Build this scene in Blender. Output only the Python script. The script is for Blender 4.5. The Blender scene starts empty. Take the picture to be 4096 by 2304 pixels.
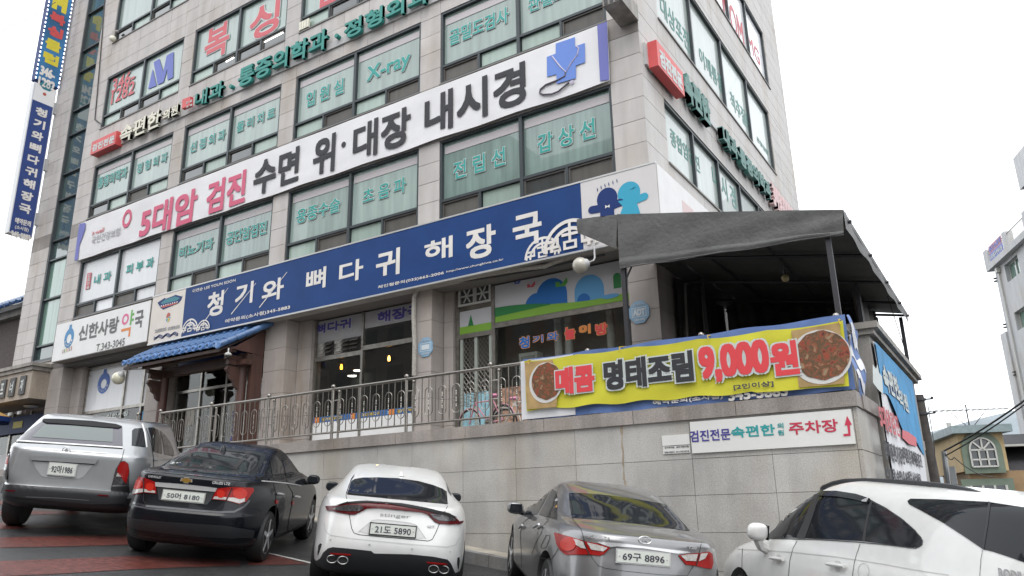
import bpy, bmesh, math, random
from mathutils import Vector, Matrix
from mathutils.bvhtree import BVHTree
random.seed(7)
sc = bpy.context.scene
C = sc.collection

# ------------------------------------------------------------------ camera
PXF = 3077.88                                     # focal length in photo pixels (photo is 4096 wide)
YAW, PITCH, ROLL = math.radians(32.3685), math.radians(16.3575), math.radians(-1.1492)
fw = Vector((-math.sin(YAW)*math.cos(PITCH), math.cos(YAW)*math.cos(PITCH), math.sin(PITCH)))
r0 = Vector((math.cos(YAW), math.sin(YAW), 0)); u0 = r0.cross(fw)
RT = math.cos(ROLL)*r0 + math.sin(ROLL)*u0
UP = -math.sin(ROLL)*r0 + math.cos(ROLL)*u0
cam = bpy.data.objects.new('camera', bpy.data.cameras.new('camera'))
C.objects.link(cam); sc.camera = cam
cam.data.sensor_width = 36; cam.data.lens = PXF/4096*36
cam.data.clip_start = .1; cam.data.clip_end = 3000
M3 = Matrix((RT, UP, -fw)).transposed()
cam.matrix_world = M3.to_4x4()                    # the eye is the origin; the road is 1.6 m below it

# ------------------------------------------------------------------ overcast sky, weak broad sun, exposure
SUN_EL, SUN_ROT = math.radians(58), math.radians(150)
W = bpy.data.worlds.new('World'); sc.world = W; W.use_nodes = True
nt = W.node_tree; bg = nt.nodes['Background']
sky = nt.nodes.new('ShaderNodeTexSky'); sky.sky_type = 'NISHITA'; sky.sun_disc = False
sky.sun_elevation = SUN_EL; sky.sun_rotation = SUN_ROT; sky.dust_density = 6; sky.air_density = 1.5
mx = nt.nodes.new('ShaderNodeMix'); mx.data_type = 'RGBA'; mx.inputs[0].default_value = .93
mx.inputs[7].default_value = (9.6, 9.9, 10.2, 1)  # the cloud layer: even grey-white
nt.links.new(sky.outputs[0], mx.inputs[6]); nt.links.new(mx.outputs[2], bg.inputs[0])
bg.inputs[1].default_value = .11
sun = bpy.data.objects.new('sun', bpy.data.lights.new('sun', 'SUN')); C.objects.link(sun)
sun.data.energy = .7; sun.data.angle = math.radians(40); sun.data.color = (1, .98, .95)
sdir = Vector((math.sin(SUN_ROT)*math.cos(SUN_EL), math.cos(SUN_ROT)*math.cos(SUN_EL), math.sin(SUN_EL)))
sun.rotation_euler = sdir.to_track_quat('Z', 'Y').to_euler()
sc.view_settings.view_transform = 'Standard'; sc.view_settings.look = 'None'
sc.view_settings.gamma = 1; sc.view_settings.use_curve_mapping = False
sc.view_settings.exposure = 1.02

# ------------------------------------------------------------------ pixel -> place helpers
def d(x, y): return (x*4096/2576, y*4096/2576)    # from a 2576-wide view of the photo
def ray(p): return fw + RT*((p[0]-2048)/PXF) - UP*((p[1]-1152)/PXF)
def onY(p, Y): r = ray(p); return r*(Y/r.y)
def onX(p, X): r = ray(p); return r*(X/r.x)
def GZ(x, y):                                     # height of the sloping road
    if x > -17: z = -1.75 - .14*x
    else:       z = .63 + .14*22*(1-math.exp((x+17)/22))*.6
    if x > 2:   z = -2.03 - .10*(x-2)
    if y > 16: z -= .06*(y-16)*max(0, min(1, (x+20)/12))
    return max(z, -6)
def onG(p):
    r = ray(p)
    lo, t = 0, .5
    while t < 200:
        q = r*t
        if q.z < GZ(q.x, q.y): break
        lo = t; t *= 1.02
    for _ in range(30):
        m = (lo+t)/2; q = r*m
        if q.z < GZ(q.x, q.y): t = m
        else: lo = m
    return r*t

# ------------------------------------------------------------------ materials
MATS = {}
def _p(n):
    m = bpy.data.materials.new(n); m.use_nodes = True
    return m, m.node_tree, m.node_tree.nodes['Principled BSDF']
def mat(n, col, rough=.5, metal=0, coat=0, var=.0, scale=4, bump=0, emit=0, spec=.5, bscale=None, stretch=None, rvar=0, coat_rough=.03):
    if n in MATS:
        if MATS[n].get('c0') and abs(MATS[n]['c0'][0]-col[0])+abs(MATS[n]['c0'][2]-col[2]) > 1e-4: print('MATERIAL NAME CLASH', n)
        return MATS[n]
    m, t, b = _p(n); MATS[n] = m; m['c0'] = col
    b.inputs['Base Color'].default_value = (*col, 1); b.inputs['Roughness'].default_value = rough
    b.inputs['Metallic'].default_value = metal; b.inputs['Coat Weight'].default_value = coat
    b.inputs['Coat Roughness'].default_value = coat_rough
    b.inputs['Specular IOR Level'].default_value = spec
    if emit:
        b.inputs['Emission Color'].default_value = (*col, 1); b.inputs['Emission Strength'].default_value = emit
    if var or bump or rvar:
        g = t.nodes.new('ShaderNodeNewGeometry'); src = g.outputs['Position']
        if stretch:
            vm = t.nodes.new('ShaderNodeVectorMath'); vm.operation = 'MULTIPLY'; vm.inputs[1].default_value = stretch
            t.links.new(src, vm.inputs[0]); src = vm.outputs[0]
        nz = t.nodes.new('ShaderNodeTexNoise'); nz.inputs['Scale'].default_value = scale; nz.inputs['Detail'].default_value = 6
        t.links.new(src, nz.inputs['Vector'])
        if var or rvar:
            mr = t.nodes.new('ShaderNodeMapRange'); mr.inputs[1].default_value = .3; mr.inputs[2].default_value = .7
            mr.inputs[3].default_value = 1-var; mr.inputs[4].default_value = 1+var
            t.links.new(nz.outputs[0], mr.inputs[0]); val = mr.outputs[0]
            if rvar:
                oi = t.nodes.new('ShaderNodeObjectInfo'); m2 = t.nodes.new('ShaderNodeMapRange')
                m2.inputs[3].default_value = 1-rvar; m2.inputs[4].default_value = 1+rvar
                t.links.new(oi.outputs['Random'], m2.inputs[0])
                mm = t.nodes.new('ShaderNodeMath'); mm.operation = 'MULTIPLY'
                t.links.new(val, mm.inputs[0]); t.links.new(m2.outputs[0], mm.inputs[1]); val = mm.outputs[0]
            hv = t.nodes.new('ShaderNodeHueSaturation'); hv.inputs['Color'].default_value = (*col, 1)
            t.links.new(val, hv.inputs['Value']); t.links.new(hv.outputs[0], b.inputs['Base Color'])
        if bump:
            n2 = nz
            if bscale:
                n2 = t.nodes.new('ShaderNodeTexNoise'); n2.inputs['Scale'].default_value = bscale; n2.inputs['Detail'].default_value = 4
                t.links.new(g.outputs['Position'], n2.inputs['Vector'])
            bp = t.nodes.new('ShaderNodeBump'); bp.inputs['Strength'].default_value = bump; bp.inputs['Distance'].default_value = .02
            t.links.new(n2.outputs[0], bp.inputs['Height']); t.links.new(bp.outputs[0], b.inputs['Normal'])
    return m
def stone(n, col, speck=.25, blotch=.12, streak=.2, rvar=.07, scale=110, rough=.6, tint=(.8, .72, .62)):
    """granite: fine speckle, soft blotches, dark rain streaks, a different shade for each panel"""
    if n in MATS: return MATS[n]
    m, t, b = _p(n); MATS[n] = m
    g = t.nodes.new('ShaderNodeNewGeometry')
    def noise(sc_, det, mul=None):
        src = g.outputs['Position']
        if mul:
            vm = t.nodes.new('ShaderNodeVectorMath'); vm.operation = 'MULTIPLY'; vm.inputs[1].default_value = mul
            t.links.new(src, vm.inputs[0]); src = vm.outputs[0]
        z = t.nodes.new('ShaderNodeTexNoise'); z.inputs['Scale'].default_value = sc_; z.inputs['Detail'].default_value = det
        t.links.new(src, z.inputs['Vector']); return z.outputs[0]
    def rng(s, a, b_, lo=.3, hi=.7):
        r = t.nodes.new('ShaderNodeMapRange'); r.inputs[1].default_value = lo; r.inputs[2].default_value = hi
        r.inputs[3].default_value = a; r.inputs[4].default_value = b_; t.links.new(s, r.inputs[0]); return r.outputs[0]
    def mul(a, c):
        k = t.nodes.new('ShaderNodeMath'); k.operation = 'MULTIPLY'; t.links.new(a, k.inputs[0]); t.links.new(c, k.inputs[1]); return k.outputs[0]
    oi = t.nodes.new('ShaderNodeObjectInfo')
    v = mul(rng(noise(scale, 2), 1-speck, 1+speck), rng(noise(1.7, 5), 1-blotch, 1+blotch))
    v = mul(v, rng(oi.outputs['Random'], 1-rvar, 1+rvar, 0, 1))
    st = rng(noise(1.6, 4, (2.2, 2.2, .22)), 1-streak, 1, .38, .56)
    v = mul(v, st)
    hv = t.nodes.new('ShaderNodeHueSaturation'); t.links.new(v, hv.inputs['Value'])
    mixc = t.nodes.new('ShaderNodeMix'); mixc.data_type = 'RGBA'
    mixc.inputs[6].default_value = (*col, 1); mixc.inputs[7].default_value = (col[0]*tint[0], col[1]*tint[1], col[2]*tint[2], 1)
    t.links.new(rng(noise(.9, 4, (1, 1, .5)), 0, .8, .5, .75), mixc.inputs[0])
    t.links.new(mixc.outputs[2], hv.inputs['Color']); t.links.new(hv.outputs[0], b.inputs['Base Color'])
    b.inputs['Roughness'].default_value = rough
    bp = t.nodes.new('ShaderNodeBump'); bp.inputs['Strength'].default_value = .12; bp.inputs['Distance'].default_value = .01
    t.links.new(noise(scale*.6, 2), bp.inputs['Height']); t.links.new(bp.outputs[0], b.inputs['Normal'])
    return m
def glass(n, tint=(.8, .9, .87), rough=.02, dark=0.0):
    """a pane: clear with a fresnel reflection; 'dark' is how much the tint film absorbs"""
    if n in MATS: return MATS[n]
    m = bpy.data.materials.new(n); m.use_nodes = True; MATS[n] = m; t = m.node_tree
    t.nodes.remove(t.nodes['Principled BSDF']); out = t.nodes['Material Output']
    tr = t.nodes.new('ShaderNodeBsdfTransparent'); tr.inputs[0].default_value = tuple(c*(1-dark) for c in tint)+(1,)
    gl = t.nodes.new('ShaderNodeBsdfGlossy'); gl.inputs['Roughness'].default_value = rough
    lw = t.nodes.new('ShaderNodeFresnel'); gg = t.nodes.new('ShaderNodeNewGeometry'); io = t.nodes.new('ShaderNodeMapRange')
    io.inputs[3].default_value = 1.5; io.inputs[4].default_value = 1/1.5   # same reflection on the far side of the pane
    t.links.new(gg.outputs['Backfacing'], io.inputs[0]); t.links.new(io.outputs[0], lw.inputs[0])
    mxx = t.nodes.new('ShaderNodeMixShader')
    t.links.new(lw.outputs[0], mxx.inputs[0]); t.links.new(tr.outputs[0], mxx.inputs[1]); t.links.new(gl.outputs[0], mxx.inputs[2])
    t.links.new(mxx.outputs[0], out.inputs[0]); return m

# ------------------------------------------------------------------ mesh builder
class MB:
    def __init__(s): s.v = []; s.f = []
    def box(s, x0, x1, y0, y1, z0, z1):
        k = len(s.v)
        s.v += [(x0,y0,z0),(x1,y0,z0),(x1,y1,z0),(x0,y1,z0),(x0,y0,z1),(x1,y0,z1),(x1,y1,z1),(x0,y1,z1)]
        s.f += [tuple(k+i for i in q) for q in ((0,3,2,1),(4,5,6,7),(0,1,5,4),(1,2,6,5),(2,3,7,6),(3,0,4,7))]
        return s
    def obox(s, c, ax, ay, az):                    # box from centre and three half-axis vectors
        k = len(s.v); c, ax, ay, az = map(Vector, (c, ax, ay, az))
        for i, j, l in ((-1,-1,-1),(1,-1,-1),(1,1,-1),(-1,1,-1),(-1,-1,1),(1,-1,1),(1,1,1),(-1,1,1)):
            s.v.append(tuple(c+ax*i+ay*j+az*l))
        s.f += [tuple(k+i for i in q) for q in ((0,3,2,1),(4,5,6,7),(0,1,5,4),(1,2,6,5),(2,3,7,6),(3,0,4,7))]
        return s
    def quad(s, *p):
        k = len(s.v); s.v += [tuple(q) for q in p]; s.f.append(tuple(range(k, k+len(p)))); return s
    def prism(s, pts, n):                          # polygon of 3-D points, extruded by vector n
        k = len(s.v); m = len(pts); n = Vector(n)
        s.v += [tuple(p) for p in pts] + [tuple(Vector(p)+n) for p in pts]
        s.f.append(tuple(range(k, k+m))); s.f.append(tuple(range(k+2*m-1, k+m-1, -1)))
        for i in range(m):
            j = (i+1) % m; s.f.append((k+i, k+m+i, k+m+j, k+j))
        return s
    def tube(s, pts, r, n=8, closed=False, cap=True):
        pts = [Vector(p) for p in pts]; m = len(pts); k = len(s.v); up = None
        rr = r if isinstance(r, (list, tuple)) else [r]*m
        for i, p in enumerate(pts):
            if closed: t = pts[(i+1) % m]-pts[i-1]
            else: t = pts[min(i+1, m-1)]-pts[max(i-1, 0)]
            if t.length < 1e-9: t = Vector((0,0,1))
            t.normalize()
            if up is None: up = Vector((0,0,1)) if abs(t.z) < .9 else Vector((1,0,0))
            a = t.cross(up)
            if a.length < 1e-4: a = t.cross(Vector((.3,1,.2)))
            a.normalize(); b = a.cross(t); up = b
            for j in range(n):
                w = 2*math.pi*j/n
                s.v.append(tuple(p+(a*math.cos(w)+b*math.sin(w))*rr[i]))
        for i in range(m if closed else m-1):
            i2 = (i+1) % m
            for j in range(n):
                j2 = (j+1) % n; s.f.append((k+i*n+j, k+i*n+j2, k+i2*n+j2, k+i2*n+j))
        if cap and not closed:
            s.f.append(tuple(k+j for j in range(n-1, -1, -1))); s.f.append(tuple(k+(m-1)*n+j for j in range(n)))
        return s
    def lathe(s, prof, c, axis=(0,0,1), n=16):      # profile of (radius, height) about an axis
        ax = Vector(axis).normalized(); a = ax.cross(Vector((0,0,1)) if abs(ax.z) < .9 else Vector((1,0,0))).normalized(); b = ax.cross(a)
        c = Vector(c); k = len(s.v); m = len(prof)
        for r, h in prof:
            for j in range(n):
                w = 2*math.pi*j/n; s.v.append(tuple(c+ax*h+(a*math.cos(w)+b*math.sin(w))*r))
        for i in range(m-1):
            for j in range(n):
                j2 = (j+1) % n; s.f.append((k+i*n+j, k+i*n+j2, k+(i+1)*n+j2, k+(i+1)*n+j))
        if prof[0][0] > 1e-6: s.f.append(tuple(k+j for j in range(n-1, -1, -1)))
        if prof[-1][0] > 1e-6: s.f.append(tuple(k+(m-1)*n+j for j in range(n)))
        return s
    def sphere(s, c, r, n=16, sq=(1,1,1), pw=1):
        k = len(s.v); m = n//2; g = lambda a: math.copysign(abs(a)**pw, a)
        for i in range(m+1):
            p = math.pi*i/m
            for j in range(n):
                w = 2*math.pi*j/n
                s.v.append((c[0]+r*sq[0]*g(math.sin(p)*math.cos(w)), c[1]+r*sq[1]*g(math.sin(p)*math.sin(w)), c[2]+r*sq[2]*g(math.cos(p))))
        for i in range(m):
            for j in range(n):
                j2 = (j+1) % n; s.f.append((k+i*n+j, k+(i+1)*n+j, k+(i+1)*n+j2, k+i*n+j2))
        return s
    def grid(s, fn, nu, nv):
        k = len(s.v)
        for i in range(nu+1):
            for j in range(nv+1): s.v.append(tuple(fn(i/nu, j/nv)))
        for i in range(nu):
            for j in range(nv):
                a = k+i*(nv+1)+j; s.f.append((a, a+nv+1, a+nv+2, a+1))
        return s
    def mesh(s, name, m, smooth=False):
        me = bpy.data.meshes.new(name); me.from_pydata(s.v, [], s.f); me.materials.append(m)
        bm = bmesh.new(); bm.from_mesh(me); bmesh.ops.recalc_face_normals(bm, faces=bm.faces); bm.to_mesh(me); bm.free()
        if smooth:
            me.shade_smooth()
            try: me.set_sharp_from_angle(angle=math.radians(40))
            except Exception: pass
        return me
    def build(s, name, m, parent=None, smooth=False):
        o = bpy.data.objects.new(name, s.mesh(name, m, smooth)); C.objects.link(o)
        if parent: o.parent = parent
        return o
def B(*a): return MB().box(*a)
def tag(o, label, cat, group=None):
    o['label'] = label; o['category'] = cat
    if group: o['group'] = group
    return o
def thing(name, label, cat, loc=(0,0,0), group=None):
    o = bpy.data.objects.new(name, None); C.objects.link(o); o.empty_display_size = .2
    return tag(o, label, cat, group)
def struct(o): o['kind'] = 'structure'; return o
UNIT = {}
def ubox(name, m, parent, x0, x1, y0, y1, z0, z1):  # a box that shares one unit-cube mesh per material
    key = m.name
    if key not in UNIT: UNIT[key] = B(-.5,.5,-.5,.5,-.5,.5).mesh('block_'+key, m)
    o = bpy.data.objects.new(name, UNIT[key]); C.objects.link(o); o.parent = parent
    o.location = ((x0+x1)/2, (y0+y1)/2, (z0+z1)/2); o.scale = (abs(x1-x0), abs(y1-y0), abs(z1-z0))
    return o

# ------------------------------------------------------------------ lettering
GLY = {}
_cu = bpy.data.curves.new('glyphs', 'FONT'); _cu.size = 1; _cu.resolution_u = 3
FT = bpy.data.objects.new('glyphs', _cu)             # never linked: only lends its outlines
def glyphs(body):
    if body in GLY: return GLY[body]
    FT.data.body = body; me = FT.to_mesh()
    vs = [(v.co.x, v.co.y) for v in me.vertices]; fs = [tuple(p.vertices) for p in me.polygons]
    FT.to_mesh_clear()
    x0 = min(v[0] for v in vs); x1 = max(v[0] for v in vs); y0 = min(v[1] for v in vs); y1 = max(v[1] for v in vs)
    GLY[body] = ([((a-x0)/(x1-x0), (b-y0)/max(1e-6, y1-y0)) for a, b in vs], fs, (x1-x0), (y1-y0)); return GLY[body]
def letters(body, m, parent, P, U, V, w, h, bold=.03, depth=0, name='lettering', shear=0):
    """flat lettering filling a w x h box whose lower-left corner is P; U, V are unit vectors in the sign's face.
    Widely spaced characters become pieces of their own."""
    vs, fs, _, _ = glyphs(body); U, V, P = Vector(U), Vector(V), Vector(P); N = U.cross(V); r = min(bold*h, .2*w)
    iv = sorted((min(vs[i][0] for i in f), max(vs[i][0] for i in f), k) for k, f in enumerate(fs)); groups = []; end = None
    for a, e, k in iv:
        if end is None or a-end > max(.22*h, 2.5*r)/w: groups.append([]); end = e
        groups[-1].append(k); end = max(end, e)
    lay = [(0, 0)]+([(r*i, r*j) for i in (-1, 0, 1) for j in (-1, 0, 1) if i or j] if bold else [])
    o = None
    for gr in groups:
        b = MB(); used = sorted({i for k in gr for i in fs[k]}); ix = {q: j for j, q in enumerate(used)}
        for i, (dx, dy) in enumerate(lay):
            k0 = len(b.v)
            for q in used:
                a, c = vs[q]; x = r+a*(w-2*r)+dx; y = r+c*(h-2*r)+dy; b.v.append(tuple(P+U*(x+shear*y)+V*y+N*(.0005*i)))
            b.f += [tuple(k0+ix[q] for q in fs[k]) for k in gr]
        me = bpy.data.meshes.new(name); me.from_pydata(b.v, [], b.f); me.materials.append(m)
        o = bpy.data.objects.new(name, me); C.objects.link(o); o.parent = parent
        if depth:
            bm = bmesh.new(); bm.from_mesh(me); r_ = bmesh.ops.extrude_face_region(bm, geom=bm.faces[:])
            bmesh.ops.translate(bm, vec=-N*depth, verts=[g for g in r_['geom'] if isinstance(g, bmesh.types.BMVert)])
            bmesh.ops.recalc_face_normals(bm, faces=bm.faces); bm.to_mesh(me); bm.free()
    return o
XV, YV, ZV = Vector((1,0,0)), Vector((0,1,0)), Vector((0,0,1))
def txY(body, m, parent, pbl, ptr, Y, bold=.03, halo=None, depth=0, down=None, tl=None, **k):
    """lettering on a face parallel to the front (plane y=Y) from photo corners bottom-left / top-right"""
    a, b = onY(pbl, Y), onY(ptr, Y)
    if down is None: down = .22 if Y > 13.7 and any(ord(q) > 0xAC00 for q in body) else 0
    if tl: b.z = onY(tl, Y).z; down = 0            # top-left corner measured as well
    a.z -= (b.z-a.z)*down                          # Hangul stems reach below the first stroke's foot
    if halo: letters(body, halo[0], parent, a+Vector((-halo[1], 0, -halo[1])), XV, ZV, b.x-a.x+2*halo[1], b.z-a.z+2*halo[1], bold+halo[1]/(b.z-a.z), name='lettering_outline')
    return letters(body, m, parent, a+Vector((0, -.006 if halo else 0, 0)), XV, ZV, b.x-a.x, b.z-a.z, bold, depth, **k)
def txX(body, m, parent, pbl, ptr, X, bold=.03, depth=0, **k):
    """lettering on a face parallel to the right flank (plane x=X)"""
    a, b = onX(pbl, X), onX(ptr, X); a.z -= (b.z-a.z)*.06
    return letters(body, m, parent, a, YV, ZV, b.y-a.y, b.z-a.z, bold, depth, **k)
# ================================================================== ground, road, kerb
def wet(n, col, var, scale, rough, bump):
    m = mat(n, col, rough, var=var, scale=scale, bump=bump, bscale=90)
    t = m.node_tree; b = t.nodes['Principled BSDF']
    g = t.nodes.new('ShaderNodeNewGeometry'); z = t.nodes.new('ShaderNodeTexNoise'); z.inputs['Scale'].default_value = .9; z.inputs['Detail'].default_value = 5
    t.links.new(g.outputs['Position'], z.inputs['Vector'])
    mr = t.nodes.new('ShaderNodeMapRange'); mr.inputs[1].default_value = .35; mr.inputs[2].default_value = .65
    mr.inputs[3].default_value = rough-.14; mr.inputs[4].default_value = rough+.16
    t.links.new(z.outputs[0], mr.inputs[0]); t.links.new(mr.outputs[0], b.inputs['Roughness']); return m
m_asph = wet('wet_asphalt', (.036,.036,.037), .55, 55, .42, .6)
m_red = wet('red_paint', (.105,.030,.024), .50, 16, .42, .5)
m_white_line = mat('white_paint', (.5,.5,.48), .5, var=.25, scale=20)
m_pave = stone('pavement', (.36,.33,.28), .15, .2, .2, .06)
m_kerb = stone('kerb_granite', (.20,.20,.20), .3, .2, .3, .08)
xs = [-400,-200,-120,-80,-60,-50]+[-45+i*1.5 for i in range(42)]+[20,26,34,45,60,90,140,250,400]
ys = [-300,-120,-60,-35,-25]+[-20+i*1.5 for i in range(40)]+[42,48,56,70,90,120,200,400]
b = MB()
for x in xs:
    for y in ys: b.v.append((x, y, GZ(x, y)))
n = len(ys)
for i in range(len(xs)-1):
    for j in range(n-1): a = i*n+j; b.f.append((a, a+n, a+n+1, a+1))
road = struct(b.build('road', m_asph, None, True))
def ground_strip(name, pts, m, lift=.005, sub=24):
    """painted patch on the road between two polylines of ground points"""
    A, Bp = pts
    def at(L, u):
        k = u*(len(L)-1); i = min(int(k), len(L)-2); return L[i].lerp(L[i+1], k-i)
    def fn(u, v):
        p = at(A, u).lerp(at(Bp, u), v); return (p.x, p.y, GZ(p.x, p.y)+lift)
    o = MB().grid(fn, sub, 3).build(name, m, road); return o
def q9(x, y): return (x*900/2576, 1900+y*900/2576)      # measured in the lower-left enlargement
for top, bot in (([(-300,520),(0,548),(500,568),(900,590)], [(-300,615),(0,622),(500,612),(900,604)]),
                 ([(-300,725),(0,718),(700,705),(1500,690),(2300,690)], [(-300,850),(0,836),(700,822),(1500,802),(2300,742)]),
                 ([(-300,1010),(0,990),(700,965),(1500,932),(2100,950),(2750,985)], [(-300,1180),(0,1165),(700,1135),(1500,1085),(2100,1060),(2750,1040)]),
                 ([(-200,286),(0,300),(900,345)], [(-200,335),(0,342),(900,370)]),
                 ([(-200,398),(0,405),(900,420)], [(-200,470),(0,464),(900,450)])):
    ground_strip('red_stripe', ([onG(q9(*p)) for p in top], [onG(q9(*p)) for p in bot]), m_red)
def q2(x, y): return (1024+x*.53, 1536+y*.53)
ground_strip('red_stripe', ([onG(q2(-60,1310)), onG(q2(120,1285))], [onG(q2(-60,1370)), onG(q2(395,1362))]), m_red)
ground_strip('white_bay_line', ([onG(q2(75,1272)), onG(q2(430,1352))], [onG(q2(75,1279)), onG(q2(430,1364))]), m_white_line, .008)
# pavement strip and kerb stones at the foot of the terrace wall
KY0, KY1, WY = 10.2, 10.38, 10.8
pv = MB().grid(lambda u, v: ((-24+22.2*u), KY1+(WY+.3-KY1)*v, GZ(-24+22.2*u, KY1)+.17), 30, 1).build('pavement', m_pave); struct(pv)
kerb = bpy.data.objects.new('kerb', None); C.objects.link(kerb); struct(kerb)
x = -24
while x < -1.8:
    x1 = min(x+1.0, -1.75); a, c = x+.006, x1-.006; e = random.uniform(-.004, .004)
    k = MB(); za, zc = GZ(a, KY0), GZ(c, KY0)
    k.v = [(a,KY0,za-.1),(c,KY0,zc-.1),(c,KY1,zc-.1),(a,KY1,za-.1),(a,KY0+.02+e,za+.17),(c,KY0+.02+e,zc+.17),(c,KY1,zc+.175),(a,KY1,za+.175)]
    k.f = [(0,3,2,1),(4,5,6,7),(0,1,5,4),(1,2,6,5),(2,3,7,6),(3,0,4,7)]
    k.build('kerb_stone', m_kerb, kerb); x = x1

# ================================================================== main building
FY = 14.0; RX = -5.43; LX = -31.24; BACK = 29.4
COLS = [(-27.42,-22.58),(-21.95,-17.15),(-16.50,-11.64),(-10.96,-6.18)]
ROWS = [(6.95,9.12),(10.75,12.90),(14.46,16.68),(18.25,20.45)]
TOP = 24.5
m_clad = stone('granite_cladding', (.465,.438,.424), .10, .06, .10, .065, 130)
m_clad2 = stone('granite_cladding_side', (.45,.43,.415), .08, .05, .07, .04, 130)
m_band = stone('granite_band', (.27,.245,.23), .12, .1, .15, .05)
m_joint = mat('joint', (.19,.18,.17), .9)
m_frame = mat('window_aluminium', (.045,.055,.06), .4, .3)
m_frame2 = mat('window_screen_frame', (.075,.07,.066), .5)
m_sill = mat('metal_sill', (.17,.16,.15), .5)
building = thing('commercial_building', 'five storey office building clad in pale granite panels with rows of dark-framed windows', 'building')
wb = MB()
# backing mass: side/back core, piers and spandrels behind the stone panels
wb.box(LX, RX-.6, 14.6, BACK, 5.3, TOP).box(LX, RX-.05, 16.2, BACK, -1, 5.3)
wb.box(LX, -29.9, FY+.045, 14.6, 5.3, TOP).box(-28.45, COLS[0][0], FY+.045, 14.6, 5.3, TOP)
for i in range(3): wb.box(COLS[i][1], COLS[i+1][0], FY+.045, 14.6, 5.3, TOP)
wb.box(COLS[3][1], RX-.045, FY+.045, 14.6, 5.3, TOP)
zz = [5.3]+[z for r in ROWS for z in r]+[TOP]
for c in COLS:
    for k in range(0, len(zz), 2): wb.box(c[0]-.001, c[1]+.001, FY+.05, 14.6, zz[k], zz[k+1])
wall_front = wb.build('front_wall', m_joint, building)
PANELS = []                                     # (x0,x1,z0,z1)
COURSE = .536; Z0 = 9.12
def courses(z0, z1):
    k = math.floor((z0-Z0)/COURSE); e = [z0]
    while True:
        k += 1; z = Z0+k*COURSE
        if z <= z0+.09: continue
        if z >= z1-.09: break
        e.append(z)
    return e+[z1]
def add_region(x0, x1, z0, z1, cols):
    zs = courses(z0, z1)
    for a, c in zip(zs, zs[1:]):
        for i in range(cols): PANELS.append((x0+(x1-x0)*i/cols, x0+(x1-x0)*(i+1)/cols, a, c))
piers = [(-28.45, COLS[0][0], 1)]+[(COLS[i][1], COLS[i+1][0], 1) for i in range(3)]+[(COLS[3][1], RX, 1)]
for a, c, k in piers: add_region(a, c, 5.45, TOP-2, k)
add_region(LX, -29.9, 5.45, TOP-2, 2)
for c in COLS:
    for z0, z1 in ((9.12,10.75),(12.90,14.46),(16.68,18.25),(20.45,TOP-2)): add_region(c[0], c[1], z0, z1, 5)
PANELS.sort(key=lambda p: (p[2] > 14.4, p[2] > 18, -p[0]))
g = .006; rest = MB(); npan = 0
for x0, x1, z0, z1 in PANELS:
    band = abs((z0+z1)/2-10.45) < .2
    e = random.uniform(-.002, .002)
    if npan < 295:
        ubox('stone_panel', m_band if band else m_clad, wall_front, x0+g, x1-g, FY+e, FY+.05+e, z0+g, z1-g); npan += 1
    else: rest.box(x0+g, x1-g, FY+e, FY+.05+e, z0+g, z1-g)
o = rest.build('stone_panels', m_clad, wall_front); o['kind'] = 'stuff'
# right flank: window bands along y, stone panels between
RW = [(15.25, 27.0, 7.50, 9.12, 6), (15.3, 26.1, 11.3, 13.75, 4), (17.5, 26.9, 15.1, 17.5, 4), (15.3, 26.1, 18.9, 21.3, 4)]
sb = MB(); ysplit = [FY+.05, 15.25, 17.9, 20.6, 23.4, 26.1, BACK]
sb.box(RX-.6, RX-.045, FY+.06, BACK, 13.75, 15.1).box(RX-.6, RX-.045, FY+.06, BACK, 9.12, 11.3).box(RX-.6, RX-.045, FY+.06, BACK, 1.5, 7.5).box(RX-.6, RX-.045, FY+.06, BACK, 17.5, 18.9).box(RX-.6, RX-.045, FY+.06, BACK, 21.3, TOP)
for a, c, z0, z1, k in RW: sb.box(RX-.6, RX-.045, FY+.06, a, z0-.01, z1+.01).box(RX-.6, RX-.045, c, BACK, z0-.01, z1+.01)
wall_right = sb.build('right_wall', m_joint, building)
rp = []
def rreg(y0, y1, z0, z1):
    if y1-y0 < .15 or z1-z0 < .1: return
    zs = courses(z0, z1); k = max(1, round((y1-y0)/1.15))
    for a, c in zip(zs, zs[1:]):
        for i in range(k): rp.append((y0+(y1-y0)*i/k, y0+(y1-y0)*(i+1)/k, a, c))
last = 5.0
for a, c, z0, z1, k in RW:
    rreg(FY, BACK, last, z0); rreg(FY, a, z0, z1); rreg(c, BACK, z0, z1); last = z1
rreg(FY, BACK, last, TOP-2)
rp.sort(key=lambda p: p[0])
rest = MB()
for i, (y0, y1, z0, z1) in enumerate(rp):
    if i < 280: ubox('stone_panel', m_clad2, wall_right, RX-.045, RX+.002, y0+g+(.004 if y0 == FY else 0), y1-g, z0+g, z1-g)
    else: rest.box(RX-.045, RX+.002, y0+g, y1-g, z0+g, z1-g)
o = rest.build('stone_panels', m_clad2, wall_right); o['kind'] = 'stuff'

# windows ---------------------------------------------------------------------------------------
def film(n, col, var=.15, coat=.8, rough=.35):
    return mat(n, col, rough, coat=coat, var=var, scale=1.3, stretch=(5, 5, .35), coat_rough=.02, rvar=.16)
m_film = film('green_film_glass', (.265,.335,.31))
m_film_d = film('green_glass_clear', (.16,.225,.205), .25, 1, .2)
m_pale = film('pale_vent_glass', (.30,.39,.34), .1, .6)
m_brown = film('insect_screen', (.085,.078,.068), .15, .15, .6)
m_darkp = film('dark_vent_glass', (.045,.05,.05), .2, .9, .1)
m_rail = mat('blind_head_rail', (.47,.44,.45), .6)
m_wfilm = film('white_film_glass', (.62,.63,.65), .03, .5)
m_sidefilm = film('frosted_film_glass', (.34,.385,.365), .12, .5)
m_stair = film('stair_glass', (.05,.085,.085), .3, 1, .08)
m_stairg = film('stair_glass_green', (.15,.26,.21), .25, 1, .15)
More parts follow.
